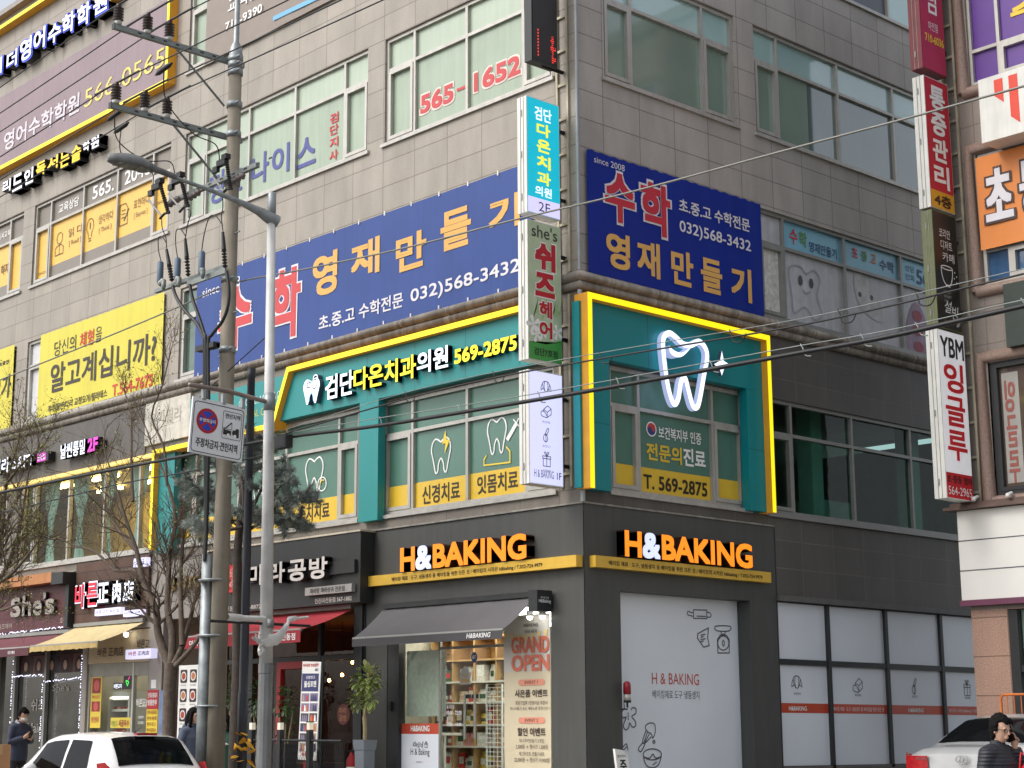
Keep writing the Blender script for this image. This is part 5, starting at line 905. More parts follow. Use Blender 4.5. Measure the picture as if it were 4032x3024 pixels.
# ------------------------------------------------------------------ trees and plants
BARK = mat('bark', C(96, 84, 74), .9, var=.28, scale=14, bump=.6, bscale=40); TWIG = mat('twig', C(98, 84, 72), .9, var=.2); BUD = mat('bud_leaf', C(128, 134, 62), .6, var=.35, scale=9); BUDB = mat('bud_brown', C(120, 104, 66), .7, var=.3)
TR = random.Random(21)
def jit(p, a): return Vector((p[0]+TR.uniform(-a, a), p[1]+TR.uniform(-a, a), p[2]+TR.uniform(-a, a)))
def branch(b, cr, p0, d, L, r, lev, bud):
    n = 5; P = [Vector(p0)]; d = d.normalized()
    for i in range(n):
        d = (d+Vector((TR.uniform(-.28, .28), TR.uniform(-.28, .28), TR.uniform(-.1, .26)))).normalized(); P.append(P[-1]+d*L/n)
    (b if r > .012 else cr).tube(P, [r*(1-.6*i/n) for i in range(n+1)], 5 if r > .012 else 3, 0, False)
    if lev > 0:
        for k in range(TR.randint(4, 6)):
            i = TR.randint(1, n); dd = (P[i]-P[i-1]).normalized(); s = dd.orthogonal().normalized(); s.rotate(Matrix.Rotation(TR.uniform(0, 6.28), 3, dd)); branch(b, cr, P[i].lerp(P[i-1], TR.random()*.8), dd*.7+s*TR.uniform(.5, 1.0)+Vector((0, 0, .2)), L*TR.uniform(.42, .7), r*.5, lev-1, bud)
    else:
        for k in range(bud):
            q = jit(P[TR.randint(2, n)], .05); a = Vector((TR.uniform(-1, 1), TR.uniform(-1, 1), TR.uniform(-.2, 1))).normalized(); s = a.orthogonal().normalized(); l = TR.uniform(.018, .042); w_ = l*.35
            cr.add([q, q+a*l*.5+s*w_, q+a*l, q+a*l*.5-s*w_], [(0, 1, 2, 3)], 1 if TR.random() < .72 else 2)
def limb_tree(name, lab, Y, limbs, trunk, lev, bud, base):
    t = thing(name, lab, 'tree', base); b = MB(); c = MB()
    b.tube([tuple(p) for p in trunk[0]], trunk[1], 12)
    for P, r0, r1, kids, L in limbs:
        Q = []; off = TR.uniform(-.5, .5)
        for i, (z, x, y) in enumerate(P):
            q = zy(z, x, y, Y); k = i/max(1, len(P)-1); Q.append(Vector((q.x, q.y, q.z))+(q-CAM)*0 if i == 0 else zy(z, x, y, Y+off*k))
        Q = [Vector(q) for q in smooth([tuple(q) for q in Q], 3)]; n = len(Q)
        b.tube(Q, [r0+(r1-r0)*i/(n-1) for i in range(n)], 8, 0, False)
        for k in range(kids):
            i = TR.randint(max(1, n//4), n-1); dd = (Q[i]-Q[i-1]).normalized(); s = dd.orthogonal().normalized(); s.rotate(Matrix.Rotation(TR.uniform(0, 6.28), 3, dd)); rr_ = (r0+(r1-r0)*i/(n-1))*.45
            branch(b, c, Q[i], dd*.6+s*TR.uniform(.5, 1)+Vector((0, 0, .25)), L*TR.uniform(.6, 1.1), max(.01, rr_), lev, bud)
        branch(b, c, Q[-1], (Q[-1]-Q[-2]), L, r1*.9, lev, bud)
    b.build('trunk', BARK, t); c.build('crown', [TWIG, BUD, BUDB], t); return t
Y1 = -2.3
t0 = zy(3, 1090, 1440, Y1); tr = [Vector((t0.x, Y1, .2)), Vector((t0.x-.01, Y1, 1.3)), zy(3, 1088, 1250, Y1), zy(3, 1095, 1100, Y1), zy(3, 1105, 985, Y1)]
limb_tree('street_tree', 'bare budding street tree with a forked trunk behind the white hatchback', Y1, [
    (((3, 1090, 1000), (3, 1020, 800), (3, 1005, 640), (3, 930, 480), (3, 880, 260), (3, 810, 60), (2, 745, 1480)), .075, .02, 10, 1.2),
    (((3, 1105, 985), (3, 1110, 800), (3, 1080, 640), (3, 1085, 450), (3, 1095, 250), (3, 1130, 60), (2, 1090, 1500), (2, 1010, 1300)), .07, .017, 10, 1.1),
    (((3, 1120, 990), (3, 1180, 860), (3, 1225, 700), (3, 1250, 600), (3, 1310, 480)), .055, .016, 5, .9),
    (((3, 1130, 1000), (3, 1240, 880), (3, 1300, 780), (3, 1330, 620)), .045, .015, 4, .8),
    (((3, 1175, 870), (3, 1165, 620), (3, 1165, 400), (3, 1185, 150), (3, 1235, 0), (2, 1160, 1500)), .05, .013, 8, 1.0),
    (((3, 1010, 640), (3, 900, 400), (3, 740, 385), (3, 620, 270), (3, 480, 225), (3, 330, 160)), .04, .011, 9, .9),
    (((3, 870, 250), (3, 760, 120), (3, 690, 0), (2, 640, 1520), (2, 560, 1450)), .036, .01, 10, 1.0),
    (((2, 860, 1600), (2, 850, 1350), (2, 850, 1150), (2, 840, 1000), (2, 800, 880)), .03, .009, 6, .6),
    (((2, 1080, 1500), (2, 1060, 1250), (2, 980, 1050), (2, 1050, 850), (2, 1100, 640)), .026, .008, 6, .6)], (tr, [.12, .105, .1, .105, .11]), 2, 1, (t0.x, Y1, .2))
Y2 = -3.0
limb_tree('street_tree', 'tree with fresh yellow green leaf buds reaching in over the left edge', Y2, [
    (((3, -110, 700), (3, -60, 400), (3, 10, 150), (2, 40, 1500), (2, 110, 1250)), .07, .015, 14, 1.0),
    (((3, -100, 600), (3, 0, 450), (3, 90, 250), (3, 140, 50), (2, 200, 1300)), .06, .012, 14, .9),
    (((3, -80, 500), (3, 60, 420), (3, 170, 300), (3, 260, 180)), .045, .012, 10, .8),
    (((3, -90, 640), (3, 20, 640), (3, 130, 600), (3, 200, 620)), .035, .01, 7, .6),
    (((2, 30, 1500), (2, 150, 1350), (2, 290, 1230)), .03, .01, 8, .7)], ([tuple(zy(3, -130, y, Y2)) for y in (1600, 1200, 900, 680)], [.13, .12, .11, .1]), 2, 3, (zy(3, -130, 1600, Y2).x, Y2, .2))
# pine
NEED = mat('pine_needle', C(138, 146, 140), .6, var=.3, scale=12); PB = mat('pine_bark', C(66, 58, 52), .9, var=.25, scale=12)
Y3 = -2.55; t = thing('pine_tree', 'grey green pine with tufted branches behind the posts', 'tree', (zy(16, 700, 1500, Y3).x, Y3, .2)); b = MB(); c = MB()
tx = zy(16, 700, 1500, Y3).x; b.tube([(tx, Y3, .2), (tx+.05, Y3, 2.5), (tx-.05, Y3, 4.2), (tx+.05, Y3, 5.2), tuple(zy(16, 830, 850, Y3))], [.1, .09, .07, .05, .03], 8)
def tuft(p, d, L, n):
    for k in range(n):
        q = p+d*L*TR.random(); a = (d*TR.uniform(.2, 1.1)+Vector((TR.gauss(0, .6), TR.gauss(0, .6), TR.gauss(.1, .55)))).normalized(); l = TR.uniform(.07, .13); s = a.cross(Vector((TR.uniform(-1, 1), TR.uniform(-1, 1), TR.uniform(-1, 1)))).normalized()*.0048
        c.add([q-s, q+s, q+a*l+s*.3, q+a*l-s*.3], [(0, 1, 2, 3)])
def spray(P, r, n, dens=210):
    Q = [zy(16, x, y, Y3+TR.uniform(-.35, .35)) for x, y in P]; S = [Vector(x) for x in smooth([tuple(q) for q in Q], 4)]
    b.tube(S, [r*(1-.7*i/(len(S)-1)) for i in range(len(S))], 5, 0, False)
    for k in range(int(n*1.4)):
        i = TR.randint(len(S)//3, len(S)-2); d = (S[i+1]-S[i]).normalized(); d = (d*.6+Vector((TR.gauss(0, .5), TR.gauss(0, .5), TR.gauss(.1, .35)))).normalized(); L = TR.uniform(.14, .3); b.tube([S[i], S[i]+d*L], [.008, .004], 4, 0, False); tuft(S[i]+d*L*.25, d, L*.8, dens)
for P, r, n in ((((740, 1560), (720, 1200), (640, 1080), (520, 1040), (420, 980)), .03, 16), (((730, 1540), (600, 1440), (450, 1330), (330, 1240), (220, 1200)), .035, 20), (((720, 1600), (500, 1640), (330, 1600), (220, 1560)), .03, 14), (((750, 1560), (800, 1150), (830, 900), (820, 760)), .035, 16),
                (((780, 1500), (900, 1250), (1030, 1120), (1110, 1060)), .03, 14), (((780, 1560), (950, 1460), (1120, 1370), (1320, 1330)), .03, 20), (((760, 1640), (900, 1560), (1050, 1540), (1150, 1600), (1280, 1580)), .03, 18), (((760, 1100), (880, 1060), (1000, 900)), .02, 6), (((740, 1620), (760, 1500), (860, 1480)), .02, 10), (((1040, 1300), (1090, 1200), (1150, 1180)), .015, 8), (((720, 1650), (640, 1560), (560, 1500)), .02, 8)): spray(P, r, n)
b.build('trunk', PB, t); c.build('crown', NEED, t)
# potted plants
LEAFV = mat('variegated_leaf', C(112, 132, 62), .45, var=.45, scale=16); LEAFE = mat('leaf_edge', C(196, 200, 140), .5, var=.1); LEAFD = mat('dark_leaf', C(56, 84, 44), .45, var=.35, scale=14); STEM = mat('plant_stem', C(150, 134, 104), .8, var=.15)
def leaf(b, p, a, L, W, m, e=None):
    a = a.normalized(); s = a.cross(Vector((0, 0, 1))); s = s.normalized() if s.length > .05 else Vector((1, 0, 0)); n = s.cross(a); P = []
    pr = [(0, 0), (.25, .75), (.5, 1), (.78, .7), (1, 0)]; C_ = [p+a*L*x-n*(.25*L*x*x) for x, y in pr]; Lf = [c+s*W*.5*y+n*W*.12*y for c, (x, y) in zip(C_, pr)]; Rt = [c-s*W*.5*y+n*W*.12*y for c, (x, y) in zip(C_, pr)]
    b.add(C_+Lf+Rt, [(0, 1, 6), (1, 2, 7, 6), (2, 3, 8, 7), (3, 4, 8), (0, 11, 1), (1, 11, 12, 2), (2, 12, 13, 3), (3, 13, 4)], m, True)
    if e is not None: k = 1.16; b.add([p-n*.004]+[c-n*.006+(q-c)*k for c, q in zip(C_, Lf)][1:4]+[C_[4]-n*.006+a*L*.05]+[c-n*.006+(q-c)*k for c, q in zip(C_, Rt)][3:0:-1], [(0, 1, 2, 3, 4, 5, 6, 7)], e, True)
def bush(b, c, r, n, L, W, m, e=None, R=TR):
    for k in range(n):
        d = Vector((R.gauss(0, 1), R.gauss(0, 1), R.gauss(.1, .8))).normalized(); p = Vector(c)+Vector((d.x*r[0], d.y*r[1], d.z*r[2]))*R.uniform(.35, 1.0); leaf(b, p, d+Vector((0, 0, R.uniform(-.5, .4))), L*R.uniform(.7, 1.2), W*R.uniform(.8, 1.1), m, e)
pc = at_y(1436, 2990, -.5); t = thing('potted_plant', 'variegated leafy tree in a tall grey square planter by the bakery shop', 'potted plant', (pc.x, -.5, .2)); PG = mat('planter_grey', C(112, 120, 128), .6, var=.08)
b = MB(); hw = .27
for (z0, z1, w0, w1) in ((.2, 1.26, .09, .112), (1.26, 1.28, .112, .12), (1.28, 1.43, .122, .138)): b.hexa([(pc.x-w0, -.5-w0, z0), (pc.x+w0, -.5-w0, z0), (pc.x+w0, -.5+w0, z0), (pc.x-w0, -.5+w0, z0), (pc.x-w1, -.5-w1, z1), (pc.x+w1, -.5-w1, z1), (pc.x+w1, -.5+w1, z1), (pc.x-w1, -.5+w1, z1)])
b.build('pot', PG, t); b = MB(); b.tube([(pc.x, -.5, 1.2), (pc.x-.0, -.5, 1.62), (pc.x-.02, -.5, 1.78)], [.034, .033, .036], 8); b.tube([(pc.x-.02, -.5, 1.75), (pc.x-.1, -.45, 1.95), (pc.x-.14, -.4, 2.3)], [.026, .02, .014], 6); b.tube([(pc.x-.02, -.5, 1.75), (pc.x+.08, -.52, 2.05), (pc.x+.08, -.5, 2.5)], [.024, .02, .014], 6); b.build('stem', STEM, t)
b = MB(); bush(b, (pc.x+.02, -.5, 2.34), (.22, .22, .26), 170, .12, .065, 0, 1); bush(b, (pc.x-.14, -.5, 2.02), (.14, .14, .16), 50, .12, .065, 0, 1); bush(b, (pc.x+.12, -.5, 2.08), (.12, .12, .16), 36, .12, .065, 0, 1); b.build('foliage', [LEAFV, LEAFE], t)
for lab, px_, H, bx_ in (('broad leaved shrub in a woven box planter, seen between the black post and the lamp', 1022, 2.2, .13), ('bushy shrub in a dark box planter right of the lamp post', 1125, 2.1, .16), ('bushy shrub half hidden behind the utility pole', 905, 2.3, .14)):
    q = at_y(px_, 2850, -.9); t = thing('potted_plant', lab, 'potted plant', (q.x, -.9, .2), 'planters along the restaurant terrace'); b = MB(); b.box(q.x-bx_, q.x+bx_, -1.02, -.78, .2, 1.35); b.box(q.x-bx_+.03, q.x+bx_-.03, -1.0, -.8, 1.351, 1.36); b.build('pot', mat('woven_grey' if px_ == 1022 else 'planter_dark', C(110, 110, 108) if px_ == 1022 else C(58, 58, 60), .7, var=.25, scale=40), t)
    b = MB(); [b.tube([(q.x+k*.06, -.9, 1.3), (q.x+k*.12, -.9+k*.05, H-.25)], [.02, .012], 5) for k in (-1, 0, 1)]; b.build('stem', STEM, t); b = MB(); bush(b, (q.x, -.9, H-.1), (.2, .2, .32), 130, .11, .05, 0); bush(b, (q.x, -.9, H-.5), (.14, .14, .3), 36, .11, .05, 0); b.build('foliage', LEAFD, t)
t = thing('ribbon_bundle', 'tattered yellow ribbons tied round the black post', 'ribbons', (-4.02, -3.12, 1.2)); b = MB(); R = random.Random(4); YR = mat('yellow_cloth', C(226, 170, 40), .7, var=.2, scale=10)
for k in range(16):
    a = R.uniform(0, 6.28); p = Vector((-4.02+.12*cos(a)*.7, -3.0+.085*sin(a), R.uniform(1.1, 1.6))); d = Vector((cos(a)*.6, sin(a)*.6, R.uniform(-.9, .5))); s = Vector((-sin(a), cos(a), R.uniform(-.5, .5)))*.045; b.add([p-s, p+s, p+d*.12+s*1.3, p+d*.25+s*.4, p+d*.12-s*1.1], [(0, 1, 2, 3, 4)])
b.tube([(-4.02+.09*cos(i*pi/5), -3.0+.09*sin(i*pi/5), 1.3+.02*(i % 3)) for i in range(11)], .024, 5); b.build('ribbon', YR, t)
# ------------------------------------------------------------------ bakery supply shop
TUBE = led(255, 250, 236, 9.0); WOOD = mat('shelf_wood', C(196, 158, 108), .6, var=.12, scale=4); WSH = mat('shelf_white', C(226, 224, 218), .5, var=.04)
SHOP = thing('shop_interior_fittings', 'white ceiling, floor and walls of the bakery supply shop behind the glass doors', 'shop interior', (-2.5, 3, .2))
b = MB(); b.box(-4.88, -.4, .1, 6.1, 3.36, 3.42); b.build('ceiling_panel', M_WHITE, SHOP); b = MB(); b.box(-4.88, -.4, .1, 6.1, .2, .24); b.build('floor_panel', mat('shop_floor', C(170, 166, 158), .4, var=.08), SHOP); b = MB(); b.box(-4.88, -.4, 6.0, 6.1, .25, 3.35); b.build('partition', M_WHITE, SHOP); b = MB(); b.box(-.4, -.32, .3, 6, .25, 3.35); b.build('partition', M_WHITE, SHOP)
for i in range(2):
    for k in range(5):
        b = MB(); u = -4.7+i*2.2; b.box(u, u+1.9, .3+k*.55, .36+k*.55, 3.26, 3.34); tag(b.build('tube_light', TUBE), 'white ceiling tube light inside the bakery shop', 'tube light', 'tube lights inside the bakery shop')
yS = 1.3; f2 = Fr((0, yS, 0), (1, 0, 0), (0, -1, 0)); U0, U1 = -4.8, -2.7
lev = [rp(SL, -2.4, z, -yS)[1] for z in (2.63, 2.305, 1.998, 1.668, 1.351, 1.02)]
SH = thing('shelf_unit', 'wooden shelf unit with white boards full of baking goods behind the glass doors', 'shelving', ((U0+U1)/2, yS, .25))
b = MB(); b.box(U0, U1, yS+.36, yS+.4, .25, 3.1); b.build('back_panel', WOOD, SH); ds = [U0+(U1-U0)*k/4 for k in range(5)]
for u in ds: b = MB(); b.box(u-.02, u+.02, yS, yS+.355, .25, 3.1); b.build('divider', WOOD, SH)
for i, z in enumerate(lev+[3.08]):
    b = MB(); b.box(U0-.02, U1+.02, yS-.025, yS+.35, z-.03, z); b.build('shelf', WOOD if i in (0, 6) else WSH, SH)
R = random.Random(9); PK = [mat('pack_%d' % i, C(*c), .35, var=.2, scale=9) for i, c in enumerate(((226, 222, 214), (238, 238, 236), (210, 196, 170), (186, 150, 110), (60, 96, 70), (196, 60, 56), (222, 196, 84), (90, 84, 80), (214, 150, 150)))]
def pack(kind):
    b = MB(); n = 6
    if kind == 0:
        for z, w_, d in ((0, 1, .5), (.15, 1.05, .6), (.6, .95, .42), (.85, .8, .15), (1., .85, .04)): b.v += [Vector((x*w_*.5, y*d*.5, z)) for x, y in ((-1, -1), (1, -1), (1, 1), (-1, 1))]
        for i in range(4):
            for k in range(4): b.f.append([i*4+k, i*4+(k+1) % 4, i*4+4+(k+1) % 4, i*4+4+k]); b.m.append(0); b.sm.append(True)
        b.f.append([16, 17, 18, 19]); b.m.append(0); b.sm.append(False); b.box(-.3, .3, -.31, -.3, .25, .6, 1)
    elif kind == 1: b.box(-.5, .5, -.4, .4, 0, 1); b.box(-.36, .36, -.412, -.402, .3, .75, 1)
    else: b.lathe((0, 0, 0), [(.4, 0), (.42, .05), (.42, .75), (.34, .85), (.36, .86), (.36, 1)], 10); b.lathe((0, 0, .25), [(.425, 0), (.425, .35)], 10, 1)
    return b
proto = {}
GP = 'baking goods on the shop shelves'
KN = ('bag', 'box', 'tub'); CN = ('cream', 'white', 'beige', 'tan', 'dark green', 'red', 'yellow', 'grey', 'pink')
SHN = ('second', 'third', 'fourth', 'fifth', 'lowest')
for si, z in enumerate(lev[1:]):
    for di in range(4):
        u = ds[di]+.07
        while u < ds[di+1]-.1:
            k = R.choice((0, 0, 0, 1, 2)); ci = R.choice((0, 0, 1, 1, 2, 3, 4, 5, 6, 7, 8)); w_ = R.uniform(.11, .2); h = R.uniform(.16, .27)
            if (k, ci) not in proto: proto[(k, ci)] = pack(k).build('goods_'+KN[k], [PK[ci], PK[(ci+R.choice((1, 2, 4))) % 9]])
            p0 = proto[(k, ci)]; o = p0 if p0.get('label') is None else p0.copy()
            if o is not p0: COL.objects.link(o)
            o.location = (u+w_*.3, yS+.1+R.uniform(-.02, .05), z+.001); o.scale = (w_, w_*.8, h); o.rotation_euler.z = R.uniform(-.25, .25); tag(o, '%s %s on the %s shelf board behind the glass doors' % (CN[ci], KN[k], SHN[si]), KN[k], GP); u += w_*.88
# counter with goods behind the left pane, wire rack
t = thing('display_table', 'low white table behind the left glass pane', 'table', (-4.1, .6, .25)); b = MB(); b.box(-4.7, -3.5, .35, .8, 1.5, 1.54); b.build('table_top', WSH, t)
for x in (-4.6, -3.6): b = MB(); b.box(x-.025, x+.025, .5, .55, .25, 1.499); b.build('leg', WSH, t)
t = thing('wire_rack', 'white wire grid rack just inside the right glass door', 'rack', (-1.85, .8, .25)); b = MB(); a0 = rp(SL, -2.05, 2.2, -.6); a1 = rp(SL, -1.72, 1.1, -.6)
for k in range(5): u = a0[0]+(a1[0]-a0[0])*k/4; b.tube([(u, .6, .25), (u, .6, a0[1])], .008, 4)
for k in range(26): z = .5+k*(a0[1]-.5)/25; b.tube([(a0[0], .595, z), (a1[0], .595, z)], .005, 4)
b.build('grid', M_WHITE, t); b = MB(); b.tube([(a0[0], .62, .25), (a0[0], .62, a0[1]+.05), (a1[0], .62, a0[1]+.05), (a1[0], .62, .25)], .016, 5); b.build('frame', M_WHITE, t)
# glass front
SF = thing('shop_entrance', 'frameless glass doors and side panes of the bakery supply shop', 'shop entrance', (-2.5, 0, .2)); dd = -.08
b = MB(); b.fbox(SL, -4.38, -4.1, .25, 3.56, -.15, -.01); b.build('jamb_panel', M_BLKP, SF)
b = MB(); b.fbox(SL, -3.195, -3.165, .25, 3.3, dd-.03, dd+.02); b.fbox(SL, -1.69, -1.66, .25, 3.3, dd-.03, dd+.02); b.fbox(SL, -3.163, -1.692, 2.8, 2.84, dd-.03, dd+.02); b.build('door_frame', M_ALUD, SF)
for u0, u1, z0, z1 in ((-4.1, -3.2, .25, 3.5), (-3.16, -2.46, .28, 2.795), (-2.44, -1.695, .28, 2.795), (-3.16, -1.695, 2.845, 3.5), (-1.655, -.68, .25, 3.5)): b = MB(); b.quad(SL, u0, u1, z0, z1, dd); b.build('glass_pane', M_CLEAR, SF)
for u in (-2.56, -2.33): b = MB(); b.tube([SL.P(u, 1.45, dd+.05), SL.P(u, 2.12, dd+.05)], .018, 8); b.build('door_handle', M_ALUD, SF)
b = MB(); b.fbox(SL, -2.6, -2.47, 2.05, 2.11, dd, dd+.03); b.fbox(SL, -2.43, -2.3, 2.05, 2.11, dd, dd+.03); b.build('door_lock', M_BLK, SF)
b = MB(); b.quad(SL, -4.1, -3.2, 1.52, 1.68, dd+.004, 1); b.quad(SL, -4.1, -3.2, .25, 1.52, dd+.004, 0); b.build('window_film', [M_WHITEF, REDB], SF); b = MB(); b.quad(SL, -1.66, -1.6, 1.52, 1.68, dd+.004, 1); b.quad(SL, -1.66, -1.6, .25, 1.52, dd+.004, 0); b.build('window_film', [M_WHITEF, REDB], SF)
b = MB(); b.text(SL, 'H&BAKING', -3.87, 1.56, -3.42, 1.65, dd+.008, mi=1, bold=.035); b.text(SL, 'H & Baking', -3.87, 1.17, -3.42, 1.3, dd+.008, mi=0, bold=.012); b.text(SL, '베이킹재료 · 도구', -3.73, 1.08, -3.57, 1.11, dd+.008, mi=0)
for k, f in enumerate(ICON): f(b, SL, -3.77+k*.09, 1.36, .09, dd+.008, .006)
b.text(SL, '월~토요일', -3.02, 1.9, -2.85, 1.96, dd+.006, mi=1); b.text(SL, '10:00 - 22:00', -3.02, 1.81, -2.68, 1.87, dd+.006, mi=1, bold=.02); b.text(SL, '일요일', -3.02, 1.72, -2.88, 1.78, dd+.006, mi=1); b.text(SL, '10:00 - 18:00', -3.02, 1.64, -2.68, 1.69, dd+.006, mi=1, bold=.02); b.build('lettering', [M_INK, M_WINK], SF)
t = thing('door_lock_pad', 'small black keypad on the dark jamb left of the glass', 'keypad', tuple(SL.P(-4.28, 1.95, 0))); b = MB(); b.fbox(SL, -4.31, -4.25, 1.88, 2.02, -.009, .025); b.build('case', M_BLK, t); b = MB(); b.quad(SL, -4.3, -4.27, 1.96, 2.0, .027); b.build('screen', M_INK, t)
t = thing('hanging_notice', 'pale translucent notice sheet with scalloped edges behind the left glass', 'notice', tuple(SL.P(-3.58, 2.78, -.14))); P = []; n = 26
for k in range(n): P.append((-4.05+.93*k/n, 2.8+.012*(k % 2)))
for k in range(n): P.append((-3.12+.014*(k % 2), 2.8-1.0*k/n))
for k in range(n): P.append((-3.12-.93*k/n, 1.8-.02*(k % 2)))
for k in range(n): P.append((-4.05-.014*(k % 2), 1.8+1.0*k/n))
b = MB(); b.fpoly(SL, P, None, -.14); b.build('sheet', mat('lace_sheet', C(190, 198, 184), .7, var=.12, scale=14), t)
t = thing('open_sign', 'grey open tag with ochre letters on the glass door', 'open sign', tuple(SL.P(-2.58, 2.3, dd))); b = MB(); b.fbox(SL, -2.72, -2.48, 2.26, 2.44, dd+.004, dd+.012); b.lathe(SL.P(-2.6, 2.44, dd+.006), [(.09, 0), (.085, .008)], 14, 0, (0, -1, 0)); b.build('tag', mat('tag_grey', C(150, 150, 146), .6), t); b = MB(); b.text(SL, 'OPEN', -2.69, 2.28, -2.51, 2.35, dd+.016, bold=.05); b.text(SL, 'H&BAKING', -2.68, 2.39, -2.52, 2.42, dd+.016); b.build('lettering', ink(170, 130, 50), t)
t = thing('security_sticker', 'round navy security sticker on the right glass door', 'sticker', tuple(SL.P(-2.39, 2.66, dd))); b = MB(); b.disc(SL, -2.39, 2.66, .065, dd+.01, 0, 20, .08, dd+.005); b.build('sticker', BLc, t); b = MB(); b.text(SL, 'ADT', -2.43, 2.64, -2.35, 2.69, dd+.013, bold=.03); b.build('lettering', M_WINK, t)
# grand opening banner
t = thing('opening_banner', 'cream grand opening banner hanging on the right side of the shop entrance', 'banner', tuple(SL.P(-1.18, 3.15, 0)))
CR = mat('cream_vinyl', C(214, 202, 172), .5, var=.06, scale=2); b = sheet(SL, -1.66, -.69, .4, 2.42, .0, 8, 12, .002); b.build('vinyl', CR, t); b = sheet(SL, -1.66, -.69, 2.42, 3.24, .0, 8, 6, .002); b.build('vinyl_top', mat('pale_vinyl', C(206, 204, 196), .5, var=.05, scale=2), t)
SAL = ink(214, 116, 90); b = MB(); d = .01
b.text(SL, 'GRAND', -1.49, 2.68, -.7, 2.92, d, mi=0, bold=.05); b.text(SL, 'OPEN', -1.49, 2.42, -.7, 2.66, d, mi=0, bold=.05); b.text(SL, 'H&BAKING', -1.23, 3.06, -.93, 3.11, d, mi=1); b.text(SL, '0507-0430', -1.2, 2.97, -.95, 3.02, d, mi=1)
for t_, z in (('EVENT 1', 2.22), ('EVENT 2', 1.68)):
    b.fpoly(SL, rr(-1.35, -.8, z, z+.085, .04), None, d, 2); b.text(SL, t_, -1.21, z+.02, -.94, z+.065, d+.003, mi=1)
for s, u0, u1, z0, z1, bo in (('사은품 이벤트', -1.42, -.74, 2.05, 2.16, .035), ('회원가입후 1만원이상 주문시', -1.41, -.75, 1.94, 2.0, .0), ('미니거품기 또는 계량스푼 증정 (1인 1', -1.52, -.7, 1.86, 1.915, .0), ('할인 이벤트', -1.37, -.79, 1.5, 1.62, .035), ('미니쿠키만들기 5개입', -1.33, -.83, 1.405, 1.465, .0), ('2,500원 → 행사가 1,500원', -1.41, -.75, 1.315, 1.385, .0), ('에그타르트 만들기세트', -1.34, -.82, 1.22, 1.28, .0), ('22,000원 → 행사가 19,900원', -1.44, -.72, 1.13, 1.2, .0)): b.text(SL, s, u0, z0, u1, z1, d, mi=1, bold=bo)
for k in range(7): b.fpoly(SL, [(-1.66+.14*k, 3.0-.05*sin(k*.5)), (-1.56+.14*k, 3.0-.05*sin(k*.5+.5)), (-1.61+.14*k, 2.88-.05*sin(k*.5))], None, d-.002, 3)
b.build('lettering', [SAL, ink(70, 50, 44), ink(226, 150, 124), ink(226, 204, 140)], t)
# grey awning
AWG = mat('awning_grey', C(98, 96, 98), .8, var=.06, scale=2, bump=.1, bscale=120)
def awning(lab, u0, u1, zt, d1, zf, zv, m, mv, txt=None, scal=False, d0=.06):
    t = thing('awning', lab, 'awning', tuple(SL.P((u0+u1)/2, zt, 0))); b = MB(); n, k = 24, 6
    b.add([SL.P(u0+(u1-u0)*i/n, zt+(zf-zt)*j/k-.03*sin(pi*j/k)-.004*sin(i*2.1), d0+(d1-d0)*j/k) for j in range(k+1) for i in range(n+1)], [(j*(n+1)+i, (j+1)*(n+1)+i, (j+1)*(n+1)+i+1, j*(n+1)+i+1) for j in range(k) for i in range(n)], 0, True); b.build('canopy', m, t)
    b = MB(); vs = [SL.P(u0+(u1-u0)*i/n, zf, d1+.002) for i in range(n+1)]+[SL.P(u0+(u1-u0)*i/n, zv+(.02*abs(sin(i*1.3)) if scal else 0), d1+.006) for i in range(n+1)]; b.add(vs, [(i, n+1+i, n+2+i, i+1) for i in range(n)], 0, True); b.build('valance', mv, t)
    b = MB(); b.tube([SL.P(u0, zf, d1-.02), SL.P(u1, zf, d1-.02)], .025, 8); b.build('front_bar', M_ALUD, t); b = MB(); b.fbox(SL, u0, u1, zt+.01, zt+.08, .015, .1); b.build('cassette', M_BLKP if 'charcoal' in lab else M_ALUD, t)
    for u in (u0+.25*(u1-u0), u0+.75*(u1-u0)): b = MB(); b.tube([SL.P(u, zt-.05, .08), SL.P(u+.2, (zt+zf)/2-.08, (d0+d1)*.5), SL.P(u, zf-.01, d1-.04)], .018, 6); b.build('folding_arm', M_ALUD, t)
    if txt:
        b = MB()
        for s, a, c, e, f, bo, m_ in txt: b.text(SL, s, a, e, c, f, d1+.012, mi=m_, bold=bo, shear=.2 if 'H&' in s else 0)
        b.build('lettering', [M_WINK, ink(110, 80, 40)], t)
    return t
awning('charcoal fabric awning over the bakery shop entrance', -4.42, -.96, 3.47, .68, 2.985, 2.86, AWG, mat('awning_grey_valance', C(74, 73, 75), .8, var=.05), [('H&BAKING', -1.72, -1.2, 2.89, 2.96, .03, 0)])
t = thing('box_lamp_sign', 'small black box sign over the right end of the entrance', 'projecting sign', (-.6, -.2, 3.4)); b = MB(); b.box(-.78, -.6, -.34, -.04, 3.25, 3.55); b.build('cabinet', M_BLKP, t); fr = Fr((-.598, 0, 0), (0, 1, 0), (1, 0, 0)); b = MB(); b.text(fr, 'H&Baking', -.31, 3.36, -.07, 3.42, .002, bold=.02); b.text(fr, '베이킹기호', -.27, 3.43, -.11, 3.46, .002); b.build('lettering', M_WINK, t)
for k, u in enumerate((-.98, -.72)):
    t = thing('spot_lamp', 'lit round spot lamp under the awning end, %s' % ('beside the grey canopy edge' if k == 0 else 'below the small black box sign'), 'lamp', tuple(SL.P(u, 3.22, .1)), 'spot lamps at the entrance'); b = MB(); b.lathe(SL.P(u, 3.2, .12), [(.05, .08), (.055, 0)], 12, 0); b.build('housing', M_WHITE, t); b = MB(); b.ball(SL.P(u, 3.19, .12), .045, 10, 8); b.build('bulb', led(255, 252, 240, 6.0), t)
